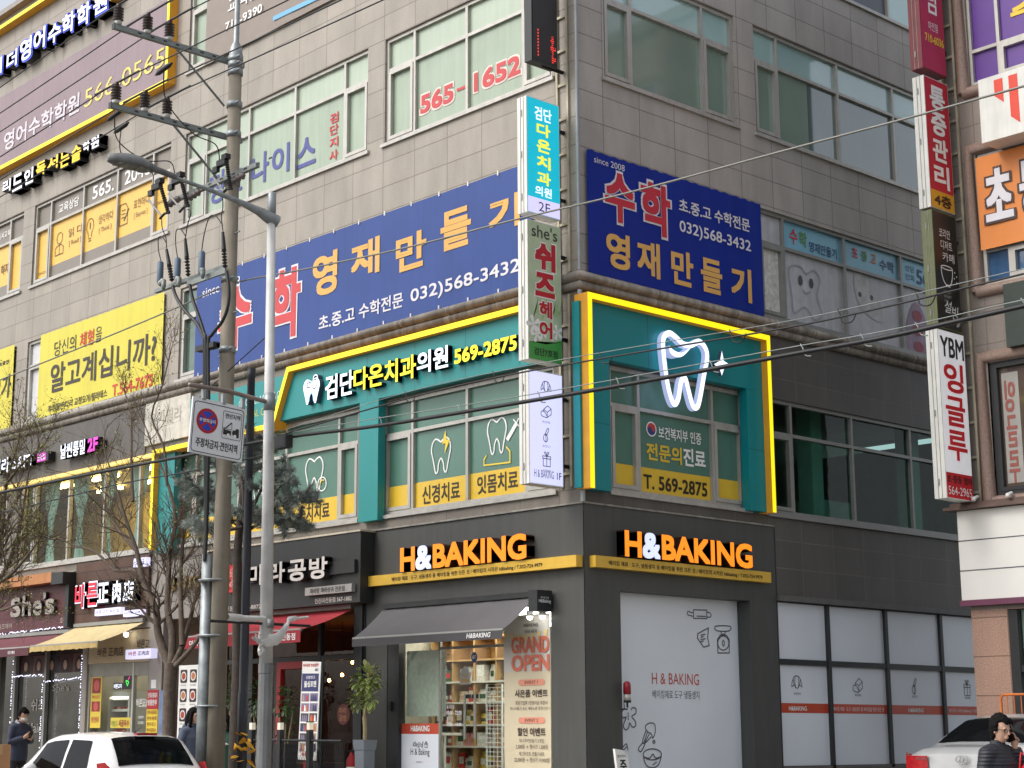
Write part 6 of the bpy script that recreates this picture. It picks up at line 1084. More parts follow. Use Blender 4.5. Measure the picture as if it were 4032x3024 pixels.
t = thing('warning_beacon', 'red topped beacon on a bracket at the left edge of the white panel', 'beacon', (.1, .8, 2.0)); p = at_x(2470, 2765, .12); b = MB(); b.lathe((.12, p.y, 1.97), [(.055, 0), (.055, .03)], 12); b.tube([(.12, p.y, 1.9), (.12, p.y, 1.97)], .015, 6); b.tube([(.02, p.y, 1.88), (.12, p.y, 1.88)], .012, 6); b.build('bracket', M_BLK, t); b = MB(); b.lathe((.12, p.y, 2.0), [(.05, 0), (.05, .09)], 12); b.build('housing', M_ALU, t); b = MB(); b.lathe((.12, p.y, 2.09), [(.055, 0), (.055, .12), (.045, .16), (.02, .18)], 12); b.build('dome', mat('beacon_red', C(150, 24, 40), .3), t)
t = thing('roadside_board', 'small white standing board with black lettering at the foot of the white panel', 'board', (.5, .9, .2)); p = at_x(2478, 2990, .45); fr = Fr((.45, p.y-.12, .3), (0, 1, 0), (1, 0, 0), Vector((0, -.16, 1)).normalized()); b = MB(); b.fpoly(fr, [(0, -.1), (.24, -.1), (.24, .95), (.16, 1.03), (0, 1.05)], -.04, 0); b.build('board', M_WHITE, t); b = MB(); b.text(fr, '주', .06, .74, .19, .9, .004, bold=.04); b.text(fr, '맨프리뎌', .03, .93, .19, .97, .004); b.text(fr, '차', .06, .52, .19, .68, .004, bold=.04); b.build('lettering', M_INK, t)

# ------------------------------------------------------------------ spicy hotpot restaurant
t = thing('shop_sign', 'black restaurant fascia with raised off white letters left of the bakery shop', 'shop sign'); BK = mat('fascia_black', C(46, 47, 48), .5, var=.08, streak=.12); OW = mat('offwhite_letter', C(214, 210, 204), .5, var=.04)
b = MB(); b.fbox(SL, -9.2, -4.72, 3.6, 4.74, .02, .3); b.build('panel', BK, t); b = MB(); b.fbox(SL, -9.2, -4.7, 4.741, 4.77, .0, .32); b.build('trim', mat('trim_cream', C(190, 180, 160), .6, var=.15), t); b = MB(); b.fbox(SL, -7.8, -4.8, 4.08, 4.29, .301, .36); b.build('letter_rail', BK, t)
b = MB(); W = (-5.38+7.68)/4
for k, c in enumerate('마라공방'): b.text(SL, c, -7.66+k*.59, 4.02, -7.66+k*.59+.5, 4.38, .301, .46, 0, 1, .035)
b.build('raised_lettering', [OW, BK], t); b = MB(); b.fbox(SL, -6.1, -4.84, 3.77, 3.9, .301, .38); b.build('sub_panel', mat('sub_grey', C(160, 158, 154), .5), t)
b = MB(); b.text(SL, '마라탕 마라샹궈 전문점', -5.95, 3.79, -5.02, 3.88, .384, mi=1, bold=.02); b.text(SL, '인천마전동점 567-1882', -5.92, 3.63, -4.93, 3.72, .304, mi=0, bold=.02); b.text(SL, '가맹문의 1588-8872', -8.7, 3.63, -7.48, 3.72, .304, mi=0, bold=.01); b.build('lettering', [OW, M_INK], t)
b = MB(); b.fbox(SL, -8.42, -7.95, 3.95, 4.44, .301, .4); b.build('seal_box', ink(206, 44, 48), t); b = MB(); b.stroke(SL, [(-8.18+.17*cos(a*pi/10), 4.2+.17*sin(a*pi/10)) for a in range(20)], .01, .404, closed=True); b.text(SL, '마라', -8.3, 4.2, -8.08, 4.32, .404); b.text(SL, '공방', -8.3, 4.06, -8.08, 4.18, .404); b.build('seal_lettering', ink(236, 190, 180), t)
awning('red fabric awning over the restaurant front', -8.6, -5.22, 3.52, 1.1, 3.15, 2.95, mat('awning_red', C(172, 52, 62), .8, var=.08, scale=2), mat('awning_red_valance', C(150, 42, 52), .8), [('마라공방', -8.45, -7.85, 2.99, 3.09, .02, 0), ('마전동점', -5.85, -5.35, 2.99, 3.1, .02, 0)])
RI = thing('restaurant_interior', 'dim warm room of the restaurant behind its black framed windows', 'shop interior', (-7, 3, .2)); b = MB(); b.box(-9.3, -5.0, 5.6, 5.7, .25, 3.5); b.build('partition', mat('brick_warm', C(120, 70, 50), .8, var=.25, scale=6), RI); b = MB(); b.box(-9.3, -5.0, .1, 5.6, 3.45, 3.5); b.build('ceiling_panel', mat('ceiling_warm', C(150, 96, 60), .7, var=.1), RI); b = MB(); b.box(-9.3, -5.0, .1, 5.6, .2, .24); b.build('floor_panel', M_DARK, RI)
b = MB(); b.box(-9.25, -9.18, .15, 5.6, .25, 3.44); b.build('partition', MATS['brick_warm'], RI); b = MB(); b.box(-6.9, -5.1, 2.8, 2.9, .25, 2.2); b.build('screen_wall', mat('screen_ochre', C(140, 104, 56), .7, var=.3, scale=3), RI)
WARM = led(255, 170, 80, 40.0); R = random.Random(2)
for k, (x, y) in enumerate(((960, 990), (972, 1020), (1048, 1065), (965, 1100), (972, 1125), (768, 1078), (512, 1012), (1115, 985), (1003, 716))):
    a, c, s = ZR[6]; yy = R.uniform(.9, 3.2); p = at_y(a+x*s, c+y*s, yy); L = 3.45-p.z-.05
    t = thing('pendant_lamp', 'warm bare bulb hanging inside the restaurant', 'lamp', tuple(p), 'warm bulbs inside the restaurant'); b = MB(); b.ball(p, .03 if k != 5 else .05, 10, 8); b.build('bulb', WARM, t)
    if L > .05: b = MB(); b.tube([(p.x, p.y, p.z+.05), (p.x, p.y, 3.44)], .006, 4); b.build('cord', M_BLK, t)
for k, (x, y) in enumerate(((-8.3, 1.6), (-5.9, 1.4))):
    t = thing('dining_table', 'dark dining table inside the restaurant, %s' % ('behind the posts' if k == 0 else 'behind the standing banner'), 'table', (x, y, .25)); b = MB(); b.box(x-.55, x+.55, y-.35, y+.35, .97, 1.0); b.build('table_top', mat('table_wood', C(110, 70, 44), .5, var=.2), t); b = MB(); b.tube([(x, y, .25), (x, y, .97)], .04, 6); b.build('leg', M_BLK, t)
RF = thing('restaurant_shopfront', 'black framed restaurant windows with a red door', 'shop entrance', (-7, 0, .2))
for u0, u1, z0, z1 in ((-5.22, -5.17, .2, 3.58), (-6.3, -6.22, .2, 3.58), (-7.53, -7.46, .2, 2.72), (-8.32, -8.2, .2, 3.58), (-9.15, -9.08, .2, 3.58), (-9.08, -5.22, 2.72, 2.8)): b = MB(); b.fbox(SL, u0, u1, z0, z1, -.14, -.06+(.003 if u1-u0 < .2 else 0)); b.build('window_frame', M_BLKP, RF)
for u0, u1, z0, z1 in ((-9.07, -8.33, .25, 2.71), (-8.19, -7.54, .25, 2.71), (-6.21, -5.23, .25, 2.71), (-9.07, -8.33, 2.81, 3.5), (-8.19, -6.31, 2.81, 3.5), (-6.21, -5.23, 2.81, 3.5)): b = MB(); b.quad(SL, u0, u1, z0, z1, -.1); b.build('glass_pane', M_CLEAR, RF)
b = MB(); RDR = ink(176, 34, 40)
for u0, u1, z0, z1 in ((-7.44, -7.33, .2, 2.72), (-6.63, -6.52, .2, 2.72), (-7.33, -6.63, 2.6, 2.72)): b.fbox(SL, u0, u1, z0, z1, -.13, -.04)
do = b.build('door', RDR, RF); b = MB(); b.quad(SL, -7.32, -6.64, .25, 2.59, -.09); b.build('door_glass', M_CLEAR, do); b = MB(); b.fbox(SL, -6.5, -6.32, .2, 2.7, -.14, -.06); b.build('window_frame', M_BLKP, RF)
b = MB(); b.disc(SL, -5.62, 1.83, .17, -.094, 0, 20); b.text(SL, '마라', -5.72, 1.84, -5.53, 1.94, -.09, mi=1); b.text(SL, '공방', -5.72, 1.72, -5.53, 1.82, -.09, mi=1); b.build('window_sticker', [mat('sticker_maroon', C(96, 30, 28), .5), ink(190, 140, 90)], RF)
b = MB(); b.fbox(SL, -5.17, -4.96, .2, 3.6, -.02, .06); b.build('pier_panel', M_BLKP, RF)
t = thing('standing_banner', 'tall white photo banner on a stand before the restaurant door', 'banner', tuple(SL.P(-5.1, .2, 1.0))); d = 1.0
b = MB(); b.fpoly(SL, [(-5.37, 1.12), (-4.89, 1.11), (-4.8, 2.63), (-5.29, 2.65)], d-.015, d); b.build('vinyl', M_WHITE, t); b = MB(); b.tube([SL.P(-4.84, .2, d-.03), SL.P(-4.78, 2.68, d-.03)], .018, 6); b.tube([SL.P(-5.1, .22, d-.35), SL.P(-5.05, 2.0, d-.03)], .014, 5); b.tube([SL.P(-5.4, 1.1, d-.02), SL.P(-4.86, 1.09, d-.02)], .014, 5); b.build('stand', M_BLK, t)
PH = [ink(56, 60, 110), ink(196, 60, 50), ink(180, 150, 130), ink(130, 120, 150), ink(206, 120, 60), ink(70, 66, 72), M_WINK]; b = MB(); sh = lambda u, z: u+.045*(z-1.12)
b.fpoly(SL, [(sh(-5.35, 2.18), 2.18), (sh(-4.91, 2.18), 2.17), (sh(-4.91, 2.45), 2.45), (sh(-5.35, 2.46), 2.46)], None, d+.002, 0)
b.text(SL, '돌싱포맨', sh(-5.28, 2.26), 2.24, sh(-4.96, 2.26), 2.34, d+.005, mi=6, bold=.05); b.text(SL, '신발벗고', sh(-5.24, 2.38), 2.37, sh(-5.0, 2.38), 2.42, d+.005, mi=6, bold=.02); b.text(SL, '마라공방 방송출연!', sh(-5.33, 2.58), 2.56, sh(-4.93, 2.58), 2.61, d+.004, mi=1, bold=.03); b.text(SL, 'SBS', sh(-5.02, 2.5), 2.49, sh(-4.93, 2.5), 2.53, d+.004, mi=0, bold=.02)
R = random.Random(8)
for r_ in range(6):
    for c in range(2):
        z = 2.02-r_*.155; u = sh(-5.34+.225*c, z); b.fpoly(SL, [(u, z), (u+.205, z-.003), (u+.212, z+.125), (u+.006, z+.128)], None, d+.002, R.choice((2, 3, 4, 5)))
        for k in range(3): q = u+.03+.05*k; b.fpoly(SL, [(q, z+.004), (q+.05, z+.004), (q+.045, z+.06), (q+.035, z+.1), (q+.01, z+.1)], None, d+.003+.0005*k, R.randrange(7))
b.text(SL, '마라공방', -5.27, 1.17, -5.0, 1.23, d+.004, mi=1, bold=.03); b.build('print', PH, t)
t = thing('menu_board', 'tall white menu board with dish photos left of the utility pole', 'menu board', tuple(SL.P(-10.1, 1.2, .0))); b = MB(); b.fbox(SL, -10.42, -9.75, 1.2, 2.74, .0, .05); b.build('board', M_WHITE, t); b = MB()
for k in range(4):
    z = 2.42-k*.35
    for c in range(2): b.fpoly(SL, rr(-10.36+.32*c, -10.13+.32*c, z, z+.24, .03), None, .053, 0); b.disc(SL, -10.245+.32*c, z+.12, .085, .056, 3, 16); b.disc(SL, -10.245+.32*c, z+.12, .065, .058, 1+(k+c) % 2, 16); b.text(SL, ('마라탕', '꿔바로우', '마라샹궈', '볶음밥')[k], -10.34+.32*c, z-.06, -10.16+.32*c, z-.03, .053, mi=0)
b.build('print', [ink(60, 40, 40), ink(170, 70, 40), ink(190, 120, 70), M_WINK], t)
t = thing('shop_sign', 'dull gold letters on the grey stone wall between butcher and restaurant', 'shop sign'); b = MB(); b.text(SL, '형상뜨개', -11.0, 4.14, -9.45, 4.4, .01, .06, 0, 0, .03); b.build('raised_lettering', mat('gold_letter', C(150, 128, 76), .5, .2, var=.15), t)
# terrace railing with lantern posts
for k, px_ in enumerate((993, 1104, 1220)):
    q = at_y(px_, 2900, -1.5); t = thing('lantern_post', 'black terrace post topped with a small white lantern, %s' % ('left of the white lamp post', 'right of the white lamp post', 'before the standing banner')[k], 'lantern post', (q.x, -1.5, .2), 'lantern posts of the restaurant terrace'); b = MB(); b.box(q.x-.04, q.x+.04, -1.54, -1.46, .2, 1.58); b.build('post', M_BLKP, t); b = MB(); b.box(q.x-.035, q.x+.035, -1.535, -1.465, 1.581, 1.69); b.build('lantern', mat('lantern_white', C(220, 216, 200), .4, emit=.3, ecol=C(250, 240, 210)), t); b = MB(); b.box(q.x-.045, q.x+.045, -1.545, -1.455, 1.691, 1.705); b.build('lantern_cap', M_BLKP, t)
t = thing('terrace_railing', 'black wire mesh railing between the lantern posts', 'railing', (-5.1, -1.5, .2)); b = MB(); b.tube([(-6.1, -1.5, 1.42), (-3.6, -1.5, 1.42)], .02, 6); b.tube([(-6.1, -1.5, .4), (-3.6, -1.5, .4)], .02, 6); b.build('rail', M_BLKP, t); b = MB()
for k in range(60): u = -6.05+k*.041; b.tube([(u, -1.5, .4), (u+.2, -1.5, 1.42)], .003, 3, caps=False); b.tube([(u+.2, -1.502, .4), (u, -1.502, 1.42)], .003, 3, caps=False)
b.build('mesh', M_BLK, t)
t = thing('fire_extinguisher', 'red fire extinguisher beside the grey planter', 'extinguisher', (-4.75, -.35, .2)); p = at_y(1385, 3005, -.35); b = MB(); b.lathe((p.x, -.35, .75), [(.08, 0), (.085, .03), (.085, .36), (.04, .44), (.03, .48)], 12); b.build('cylinder', ink(190, 40, 44), t); b = MB(); b.lathe((p.x, -.35, .85), [(.087, 0), (.087, .16)], 12); b.build('label_band', M_WHITE, t); b = MB(); b.box(p.x-.06, p.x+.08, -.37, -.33, 1.23, 1.27); b.build('handle', M_BLK, t)
t = thing('wooden_stool', 'dark side table under the extinguisher by the restaurant window', 'stool', (p.x, -.35, .2)); b = MB(); b.box(p.x-.2, p.x+.2, -.55, -.15, .7, .745); b.build('seat', M_DARK, t)
for x in (-.17, .17): b = MB(); b.box(p.x+x-.02, p.x+x+.02, -.37, -.33, .2, .699); b.build('leg', M_DARK, t)

# ------------------------------------------------------------------ butcher and hair salon
t = thing('butcher_sign', 'brown plank fascia with lit red and white brush letters of the butcher', 'shop sign'); PLK = granite('plank_board', C(86, 62, 50), 'X', 3.0, .21, -14.4, 3.66, .35, tvar=.12, speck=.12, sscale=20, stain=.25, rough=.7)
b = MB(); b.fbox(SL, -14.43, -11.6, 3.68, 4.9, .0, .06); b.build('panel', PLK, t); b = MB(); LR = led(232, 30, 60, 1.0)
for c, x0, y0, x1, y1, m in (('바', 820, 815, 935, 550, 1), ('른', 950, 790, 1070, 530, 1), ('正', 1070, 760, 1195, 530, 0), ('肉', 1230, 755, 1330, 510, 0), ('店', 1345, 740, 1470, 500, 0)):
    q = bx(SL, 17, x0, y0, x1, y1, .2); b.text(SL, c, q[0]-.03, q[1]-.03, q[2]+.03, q[3]+.03, .06, .2, 0 if m else 2, 2 if not m else 3, .05); b.text(SL, c, *q, .19, .22, m, 2, .03 if m else .045)
b.build('lit_lettering', [NEONW, LR, BLK2, ink(150, 20, 46)], t)
for s, q in (('바른고기 파는집', (1030, 900, 1310, 800)), ('032)567-5047', (1340, 910, 1540, 825)), ('소곰', (1450, 370, 1590, 258))):
    u0, z0, u1, z1 = bx(SL, 17, *q, .16); z0, z1 = min(z0, z1), max(z0, z1); b = MB(); b.fbox(SL, u0, u1, z0, z1, .06, .16); b.build('lit_box', led(222, 220, 250, .95), t); b = MB(); b.text(SL, s, u0+.04, z0+.03, u1-.04, z1-.03, .164, bold=.01); b.build('lettering', ink(70, 60, 130), t)
t = thing('hair_salon_sign', 'maroon salon fascia with big grey letters and a string of tiny white lights', 'shop sign'); MR = mat('maroon_panel', C(84, 36, 44), .5, var=.1, streak=.1)
b = MB(); b.fbox(SL, -19.5, -14.6, 3.62, 4.55, .0, .08); b.build('panel', MR, t); b = MB(); b.fbox(SL, -19.5, -14.95, 4.55, 4.76, .0, .35); b.build('top_ledge', mat('orange_ledge', C(176, 120, 76), .7, var=.15), t); b = MB(); b.fbox(SL, -14.95, -14.46, 4.5, 4.74, .0, .35); b.fbox(SL, -14.6, -14.46, 3.62, 4.5, .0, .2); b.build('end_post', M_BLKP, t)
b = MB(); q = bx(SL, 17, 180, 920, 670, 660, .12)
for s, a, c, z0, z1 in (('S', -17.05, -16.6, 3.93, 4.35), ('h', -16.52, -16.12, 3.93, 4.37), ('e', -16.04, -15.66, 3.92, 4.24), ('’', -15.62, -15.5, 4.24, 4.4), ('s', -15.5, -15.12, 3.92, 4.24)): b.text(SL, s, a, z0, c, z1, .081, .16, 0, 1, .03)
b.build('raised_lettering', [mat('letter_grey', C(158, 152, 144), .5), BLK2], t); b = MB(); b.text(SL, '쉬즈헤어', -17.75, 3.7, -17.1, 3.82, .085); b.text(SL, '호점', -14.98, 3.72, -14.72, 3.84, .085); b.build('lettering', ink(170, 160, 150), t)
LEDW = led(232, 232, 255, 2.2)
def fairy(lab, paths, d, step=.045, r=.011):
    b = MB(); R = random.Random(17)
    for P in paths:
        for (u0, z0), (u1, z1) in zip(P, P[1:]):
            L = hypot(u1-u0, z1-z0); n = max(1, int(L/step))
            for k in range(n):
                if R.random() < .8: u, z = u0+(u1-u0)*k/n+R.uniform(-.012, .012), z0+(z1-z0)*k/n+R.uniform(-.02, .01); b.lathe(SL.P(u, z, d), [(r*.4, -r), (r, 0), (r*.4, r)], 5, 0)
    tag(b.build('fairy_light_string', LEDW), lab, 'fairy lights')
fairy('string of tiny white lights around the maroon salon fascia', [[(-17.95, 3.6), (-14.56, 3.64), (-14.5, 4.5)], [(-17.9, 3.62), (-17.9, 4.5)], [(-17.9, 4.77), (-15, 4.76)]], .12); fairy('string of tiny white lights framing the salon door and windows', [[(-17.02, 1.2), (-17.02, 3.05)], [(-17.0, 2.68), (-15.66, 2.69)], [(-15.66, 1.2), (-15.66, 2.69)], [(-15.6, 2.55), (-14.06, 2.6)], [(-14.06, 1.2), (-14.06, 3.08)]], .05)
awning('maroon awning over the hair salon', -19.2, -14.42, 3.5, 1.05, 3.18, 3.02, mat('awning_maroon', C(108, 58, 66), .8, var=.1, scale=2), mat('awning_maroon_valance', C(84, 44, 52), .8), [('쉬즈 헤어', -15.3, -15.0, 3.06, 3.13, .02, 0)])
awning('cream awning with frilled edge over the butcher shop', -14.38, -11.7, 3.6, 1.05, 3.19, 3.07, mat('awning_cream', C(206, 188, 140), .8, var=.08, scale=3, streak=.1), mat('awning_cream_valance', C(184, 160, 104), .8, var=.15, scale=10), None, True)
BI = thing('butcher_interior', 'bright room of the butcher shop behind glass', 'shop interior', (-12.7, 3, .2)); b = MB(); b.box(-13.9, -11.4, 2.9, 3.0, .25, 3.4); b.build('partition', M_WHITE, BI); b = MB(); b.box(-13.9, -11.4, .1, 3.0, 3.3, 3.36); b.build('ceiling_panel', M_WHITE, BI); b = MB(); b.box(-13.9, -11.4, .1, 3., .2, .24); b.build('floor_panel', MATS['shop_floor'], BI)
b = MB(); b.box(-13.4, -12.0, 1.2, 1.3, 3.22, 3.29); tag(b.build('tube_light', led(255, 244, 220, 14.0)), 'ceiling tube light inside the butcher shop', 'tube light')
BF = thing('butcher_shopfront', 'butcher shop front with a lettered beige panel over the glass', 'shop entrance', (-12.7, 0, .2)); BEI = mat('beige_panel', C(196, 180, 152), .6, var=.06)
b = MB(); b.fbox(SL, -13.92, -11.59, 2.86, 3.48, -.14, -.02); b.build('header_panel', BEI, BF); b = MB(); DB = ink(70, 52, 40); b.text(SL, '바른 正肉店', -13.55, 2.99, -12.55, 3.17, -.015, bold=.02); b.text(SL, '바른고', -12.05, 3.1, -11.62, 3.28, -.015, bold=.02); b.build('lettering', DB, BF)
for u in (-13.93, -12.25, -11.64): b = MB(); b.fbox(SL, u, u+.06, .2, 2.859, -.12, -.05); b.build('window_frame', M_ALU, BF)
b = MB(); b.fbox(SL, -13.87, -11.64, 2.6, 2.858, -.11, -.06); b.build('transom_panel', mat('grey_panel', C(150, 148, 140), .5, var=.1), BF); b = MB(); b.quad(SL, -13.87, -12.25, .25, 2.6, -.1); b.quad(SL, -12.19, -11.64, .25, 2.6, -.1); b.build('glass_pane', M_CLEAR, BF)
b = MB(); b.quad(SL, -13.84, -13.43, 1.6, 2.64, -.07, 0); b.quad(SL, -13.8, -13.47, 2.28, 2.58, -.068, 1); b.quad(SL, -13.8, -13.47, 1.92, 2.12, -.068, 1); b.text(SL, '한우 소고기', -13.78, 2.17, -13.5, 2.24, -.066, mi=2, bold=.02); b.text(SL, '매일 신선하게', -13.78, 1.7, -13.5, 1.82, -.066, mi=3, bold=.02); b.disc(SL, -13.63, 2.43, .11, -.066, 3, 12); b.disc(SL, -13.63, 2.02, .09, -.066, 3, 12); b.build('poster', [ink(226, 200, 70), ink(150, 40, 40), ink(190, 40, 40), ink(200, 90, 80)], BF)
b = MB(); b.quad(SL, -12.98, -12.28, 2.34, 2.47, -.07, 0); b.text(SL, '바른고기', -12.95, 2.36, -12.66, 2.45, -.066, mi=1, bold=.03); b.quad(SL, -12.6, -12.28, 2.35, 2.62, -.068, 0); b.stroke(SL, smooth([(-12.45, 2.4), (-12.4, 2.48), (-12.5, 2.5), (-12.44, 2.42)], 4), .02, -.064, mi=2); b.stroke(SL, smooth([(-12.42, 2.52), (-12.36, 2.58)], 3), .02, -.064, mi=3); b.quad(SL, -13.03, -12.29, 1.6, 1.8, -.07, 4); b.text(SL, '사골육수', -12.72, 1.62, -12.32, 1.76, -.066, mi=5, bold=.04); b.text(SL, '판매합니다', -13.0, 1.62, -12.76, 1.74, -.066, mi=6); b.build('window_signs', [M_INK, NEONW, led(60, 240, 80, 1.2), led(240, 60, 160, 1.2), ink(220, 200, 70), ink(150, 40, 50), ink(60, 120, 60)], BF)
b = MB(); b.text(SL, '바른正肉', -12.14, 2.0, -11.68, 2.16, -.095, bold=.03); b.text(SL, 'OPEN', -12.05, 1.78, -11.85, 1.83, -.095); b.text(SL, 'CLOSE', -12.05, 1.68, -11.85, 1.73, -.095); b.build('lettering', M_WINK, BF)
t = thing('meat_fridge', 'lit glass fridge of packed meat behind the butcher window', 'fridge', (-12.6, 1.0, .25)); q0 = rp(SL, -12.99, 2.3, -.3); q1 = rp(SL, -12.28, 1.6, -.3); b = MB(); b.box(q0[0], q1[0], 0.7, 0.8, .25, q0[1]); b.box(q0[0]-.05, q0[0], .3, .8, .25, q0[1]); b.box(q1[0], q1[0]+.05, .3, .8, .25, q0[1]); b.box(q0[0], q1[0], .3, .7, q0[1]-.1, q0[1]); b.build('case', M_WHITE, t)
b = MB(); b.box(q0[0]+.05, q1[0]-.05, .33, .37, q0[1]-.14, q0[1]-.105); b.build('lamp', led(255, 250, 240, 6.), t); R = random.Random(6)
for k in range(4): b = MB(); z = 1.5+k*.22; b.box(q0[0], q1[0], .32, .68, z-.02, z); b.build('shelf', WSH, t)
for k in range(4):
    for j in range(5): b = MB(); z = 1.5+k*.22; u = q0[0]+.04+j*(q1[0]-q0[0]-.1)/5; b.box(u, u+.12, .34, .55, z+.001, z+.03, 1); b.ball((u+.06, .43, z+.045), (.05, .09, .035), 8, 5, 0); tag(b.build('meat_tray', [ink(170, 70, 66) if (j+k) % 3 else ink(206, 150, 130), M_WHITE]), 'packed meat tray on a lit fridge shelf in the butcher shop', 'meat tray', 'meat trays in the fridge')
t = thing('light_box_sign', 'small white projecting light box of the butcher at head height of the awning', 'projecting sign'); q = bx(SL, 3, 828, 960, 995, 888, .35); b = MB(); b.fbox(SL, q[0], q[2], q[1], q[3], .28, .42); b.build('cabinet', led(206, 202, 232, .9), t); b = MB(); b.text(SL, '바른', q[0]+.12, q[1]+.06, q[0]+.4, q[3]-.04, .424, mi=0, bold=.02); b.text(SL, '正肉店', q[0]+.45, q[1]+.06, q[2]-.06, q[3]-.04, .424, mi=1, bold=.02); b.build('lettering', [ink(180, 50, 80), ink(70, 50, 60)], t)
b = MB(); b.fbox(SL, (q[0]+q[2])/2-.03, (q[0]+q[2])/2+.03, (q[1]+q[3])/2, (q[1]+q[3])/2+.05, .0, .279); b.build('bracket', M_ALUD, t)
t = thing('wall_lamp', 'lit white lamp over the beige butcher panel', 'lamp', tuple(SL.P(-12.22, 3.4, .12))); b = MB(); b.ball(SL.P(-12.22, 3.38, .14), .05, 10, 8); b.build('bulb', led(255, 250, 236, 10.), t); b = MB(); b.lathe(SL.P(-12.22, 3.42, .14), [(.06, 0), (.03, .06)], 12); b.tube([SL.P(-12.22, 3.46, .14), SL.P(-12.22, 3.46, -.02)], .012, 5); b.build('housing', M_WHITE, t)
t = thing('price_poster', 'red and yellow lettered poster on the grey pier by the butcher', 'poster', tuple(SL.P(-11.37, 1.9, 0))); b = MB(); b.fbox(SL, -11.57, -11.18, 1.95, 2.31, .0, .012); b.build('red_sheet', ink(178, 34, 44), t); b = MB(); b.fbox(SL, -11.57, -11.18, 1.5, 1.949, .0, .012); b.build('yellow_sheet', ink(232, 206, 56), t); b = MB(); b.text(SL, '산혹유황돼지', -11.54, 2.16, -11.21, 2.26, .015, mi=0, bold=.02); b.text(SL, '명품한우', -11.54, 2.02, -11.21, 2.13, .015, mi=0, bold=.03)
for k, s in enumerate(('한우사골육회', '한우육회', '한우로스', '한우사골육수')): b.text(SL, s, -11.54, 1.85-k*.11, -11.21, 1.93-k*.11, .015, mi=1, bold=.02)
b.build('lettering', [M_WINK, ink(150, 60, 40)], t); b = MB(); b.fbox(SL, -11.45, -11.28, 2.34, 2.5, .0, .01); tag(b.build('notice_card', M_WHITE), 'small white notice card above the red and yellow poster', 'notice')
b = MB(); b.fbox(SL, -11.1, -10.6, .8, 2.3, .0, .03); b.build('panel', mat('blue_poster', C(110, 130, 170), .5, var=.3, scale=4), tag(bpy.data.objects.new('poster_panel', None), 'bluish poster panel right of the budding tree trunk', 'poster')); COL.objects.link(bpy.data.objects['poster_panel'])
HS = thing('salon_shopfront', 'dark mirrored salon front with posters over the door', 'shop entrance', (-16, 0, .2)); b = MB(); b.quad(SL, -17.9, -14.1, .25, 3.45, -.12); b.build('glass_pane', mat('salon_glass', C(66, 66, 62), .08, var=.4, scale=1.6, coat=.6), HS)
for u in (-17.06, -15.7, -14.12): b = MB(); b.fbox(SL, u-.04, u+.04, .2, 3.45, -.1, -.02); b.build('window_frame', M_ALUD, HS)
b = MB(); R = random.Random(12)
for k in range(5): u = -17.0+k*.57; b.quad(SL, u, u+.55, 2.72, 3.1, -.116, k % 3); b.fpoly(SL, smooth([(u+.12, 2.73), (u+.1, 2.9), (u+.22, 3.05), (u+.36, 3.0), (u+.4, 2.85), (u+.45, 2.73)], 3), None, -.113, 3); b.disc(SL, u+.26, 2.88, .08, -.11, 4, 12, .1)
b.build('poster', [ink(74, 40, 44), ink(110, 70, 66), ink(60, 50, 70), ink(40, 30, 30), ink(196, 160, 146)], HS); b = MB(); b.text(SL, "She's", -15.5, 2.35, -14.8, 2.48, -.1); b.text(SL, '쉬즈', -16.4, 1.95, -15.8, 2.2, -.1, bold=.02); b.text(SL, 'Hair', -16.5, 1.5, -15.9, 1.7, -.1); b.build('lettering', ink(150, 146, 140), HS)
# ------------------------------------------------------------------ lit second storey room on the left, alley office
CI = thing('cafe_interior', 'warm lit second storey room with olive back wall, behind the left windows', 'shop interior', (-14.5, 3, 4.8)); OLV = mat('olive_wall', C(190, 168, 106), .8, var=.1)
b = MB(); b.box(-25, -11.6, 4.4, 4.5, 4.79, 7.6); b.build('partition', OLV, CI); b = MB(); b.box(-25, -11.6, .3, 4.4, 7.3, 7.36); b.build('ceiling_panel', mat('ceiling_olive', C(170, 156, 110), .7), CI); b = MB(); b.box(-25, -11.6, .3, 4.4, 4.74, 4.78); b.build('floor_panel', M_DARK, CI)
for i in range(5):
    for k in range(3): b = MB(); u = -19.5+i*1.7; b.box(u, u+1.1, 1.0+k*1.1, 1.08+k*1.1, 7.2, 7.27); tag(b.build('tube_light', led(255, 226, 150, 26.0)), 'warm ceiling tube light in the second storey room on the left', 'tube light', 'tube lights on the second storey')
MINT = mat('mint_curtain', C(150, 184, 172), .7, var=.08)
for k, u in enumerate((-17.6, -16.35, -15.08, -13.95, -12.7)):
    b = MB(); n = 14; pr = ((6.85, .34), (6.4, .26), (6.0, .1), (5.8, .07), (5.5, .12), (5.05, .2)); vs = [Vector((u+w_*(i/n*2-1), .32+.03*sin(i*1.9), z)) for z, w_ in pr for i in range(n+1)]; b.add(vs, [(j*(n+1)+i, j*(n+1)+i+1, (j+1)*(n+1)+i+1, (j+1)*(n+1)+i) for j in range(len(pr)-1) for i in range(n)], 0, True); tag(b.build('curtain', MINT), 'mint curtain gathered at the waist in the second storey windows on the left', 'curtain', 'mint curtains on the second storey')
OI = thing('office_interior', 'empty dark office behind the green tinted alley windows', 'room interior', (-3, 7, 4.8)); PG_ = mat('office_wall', C(170, 200, 190), .8, var=.08)
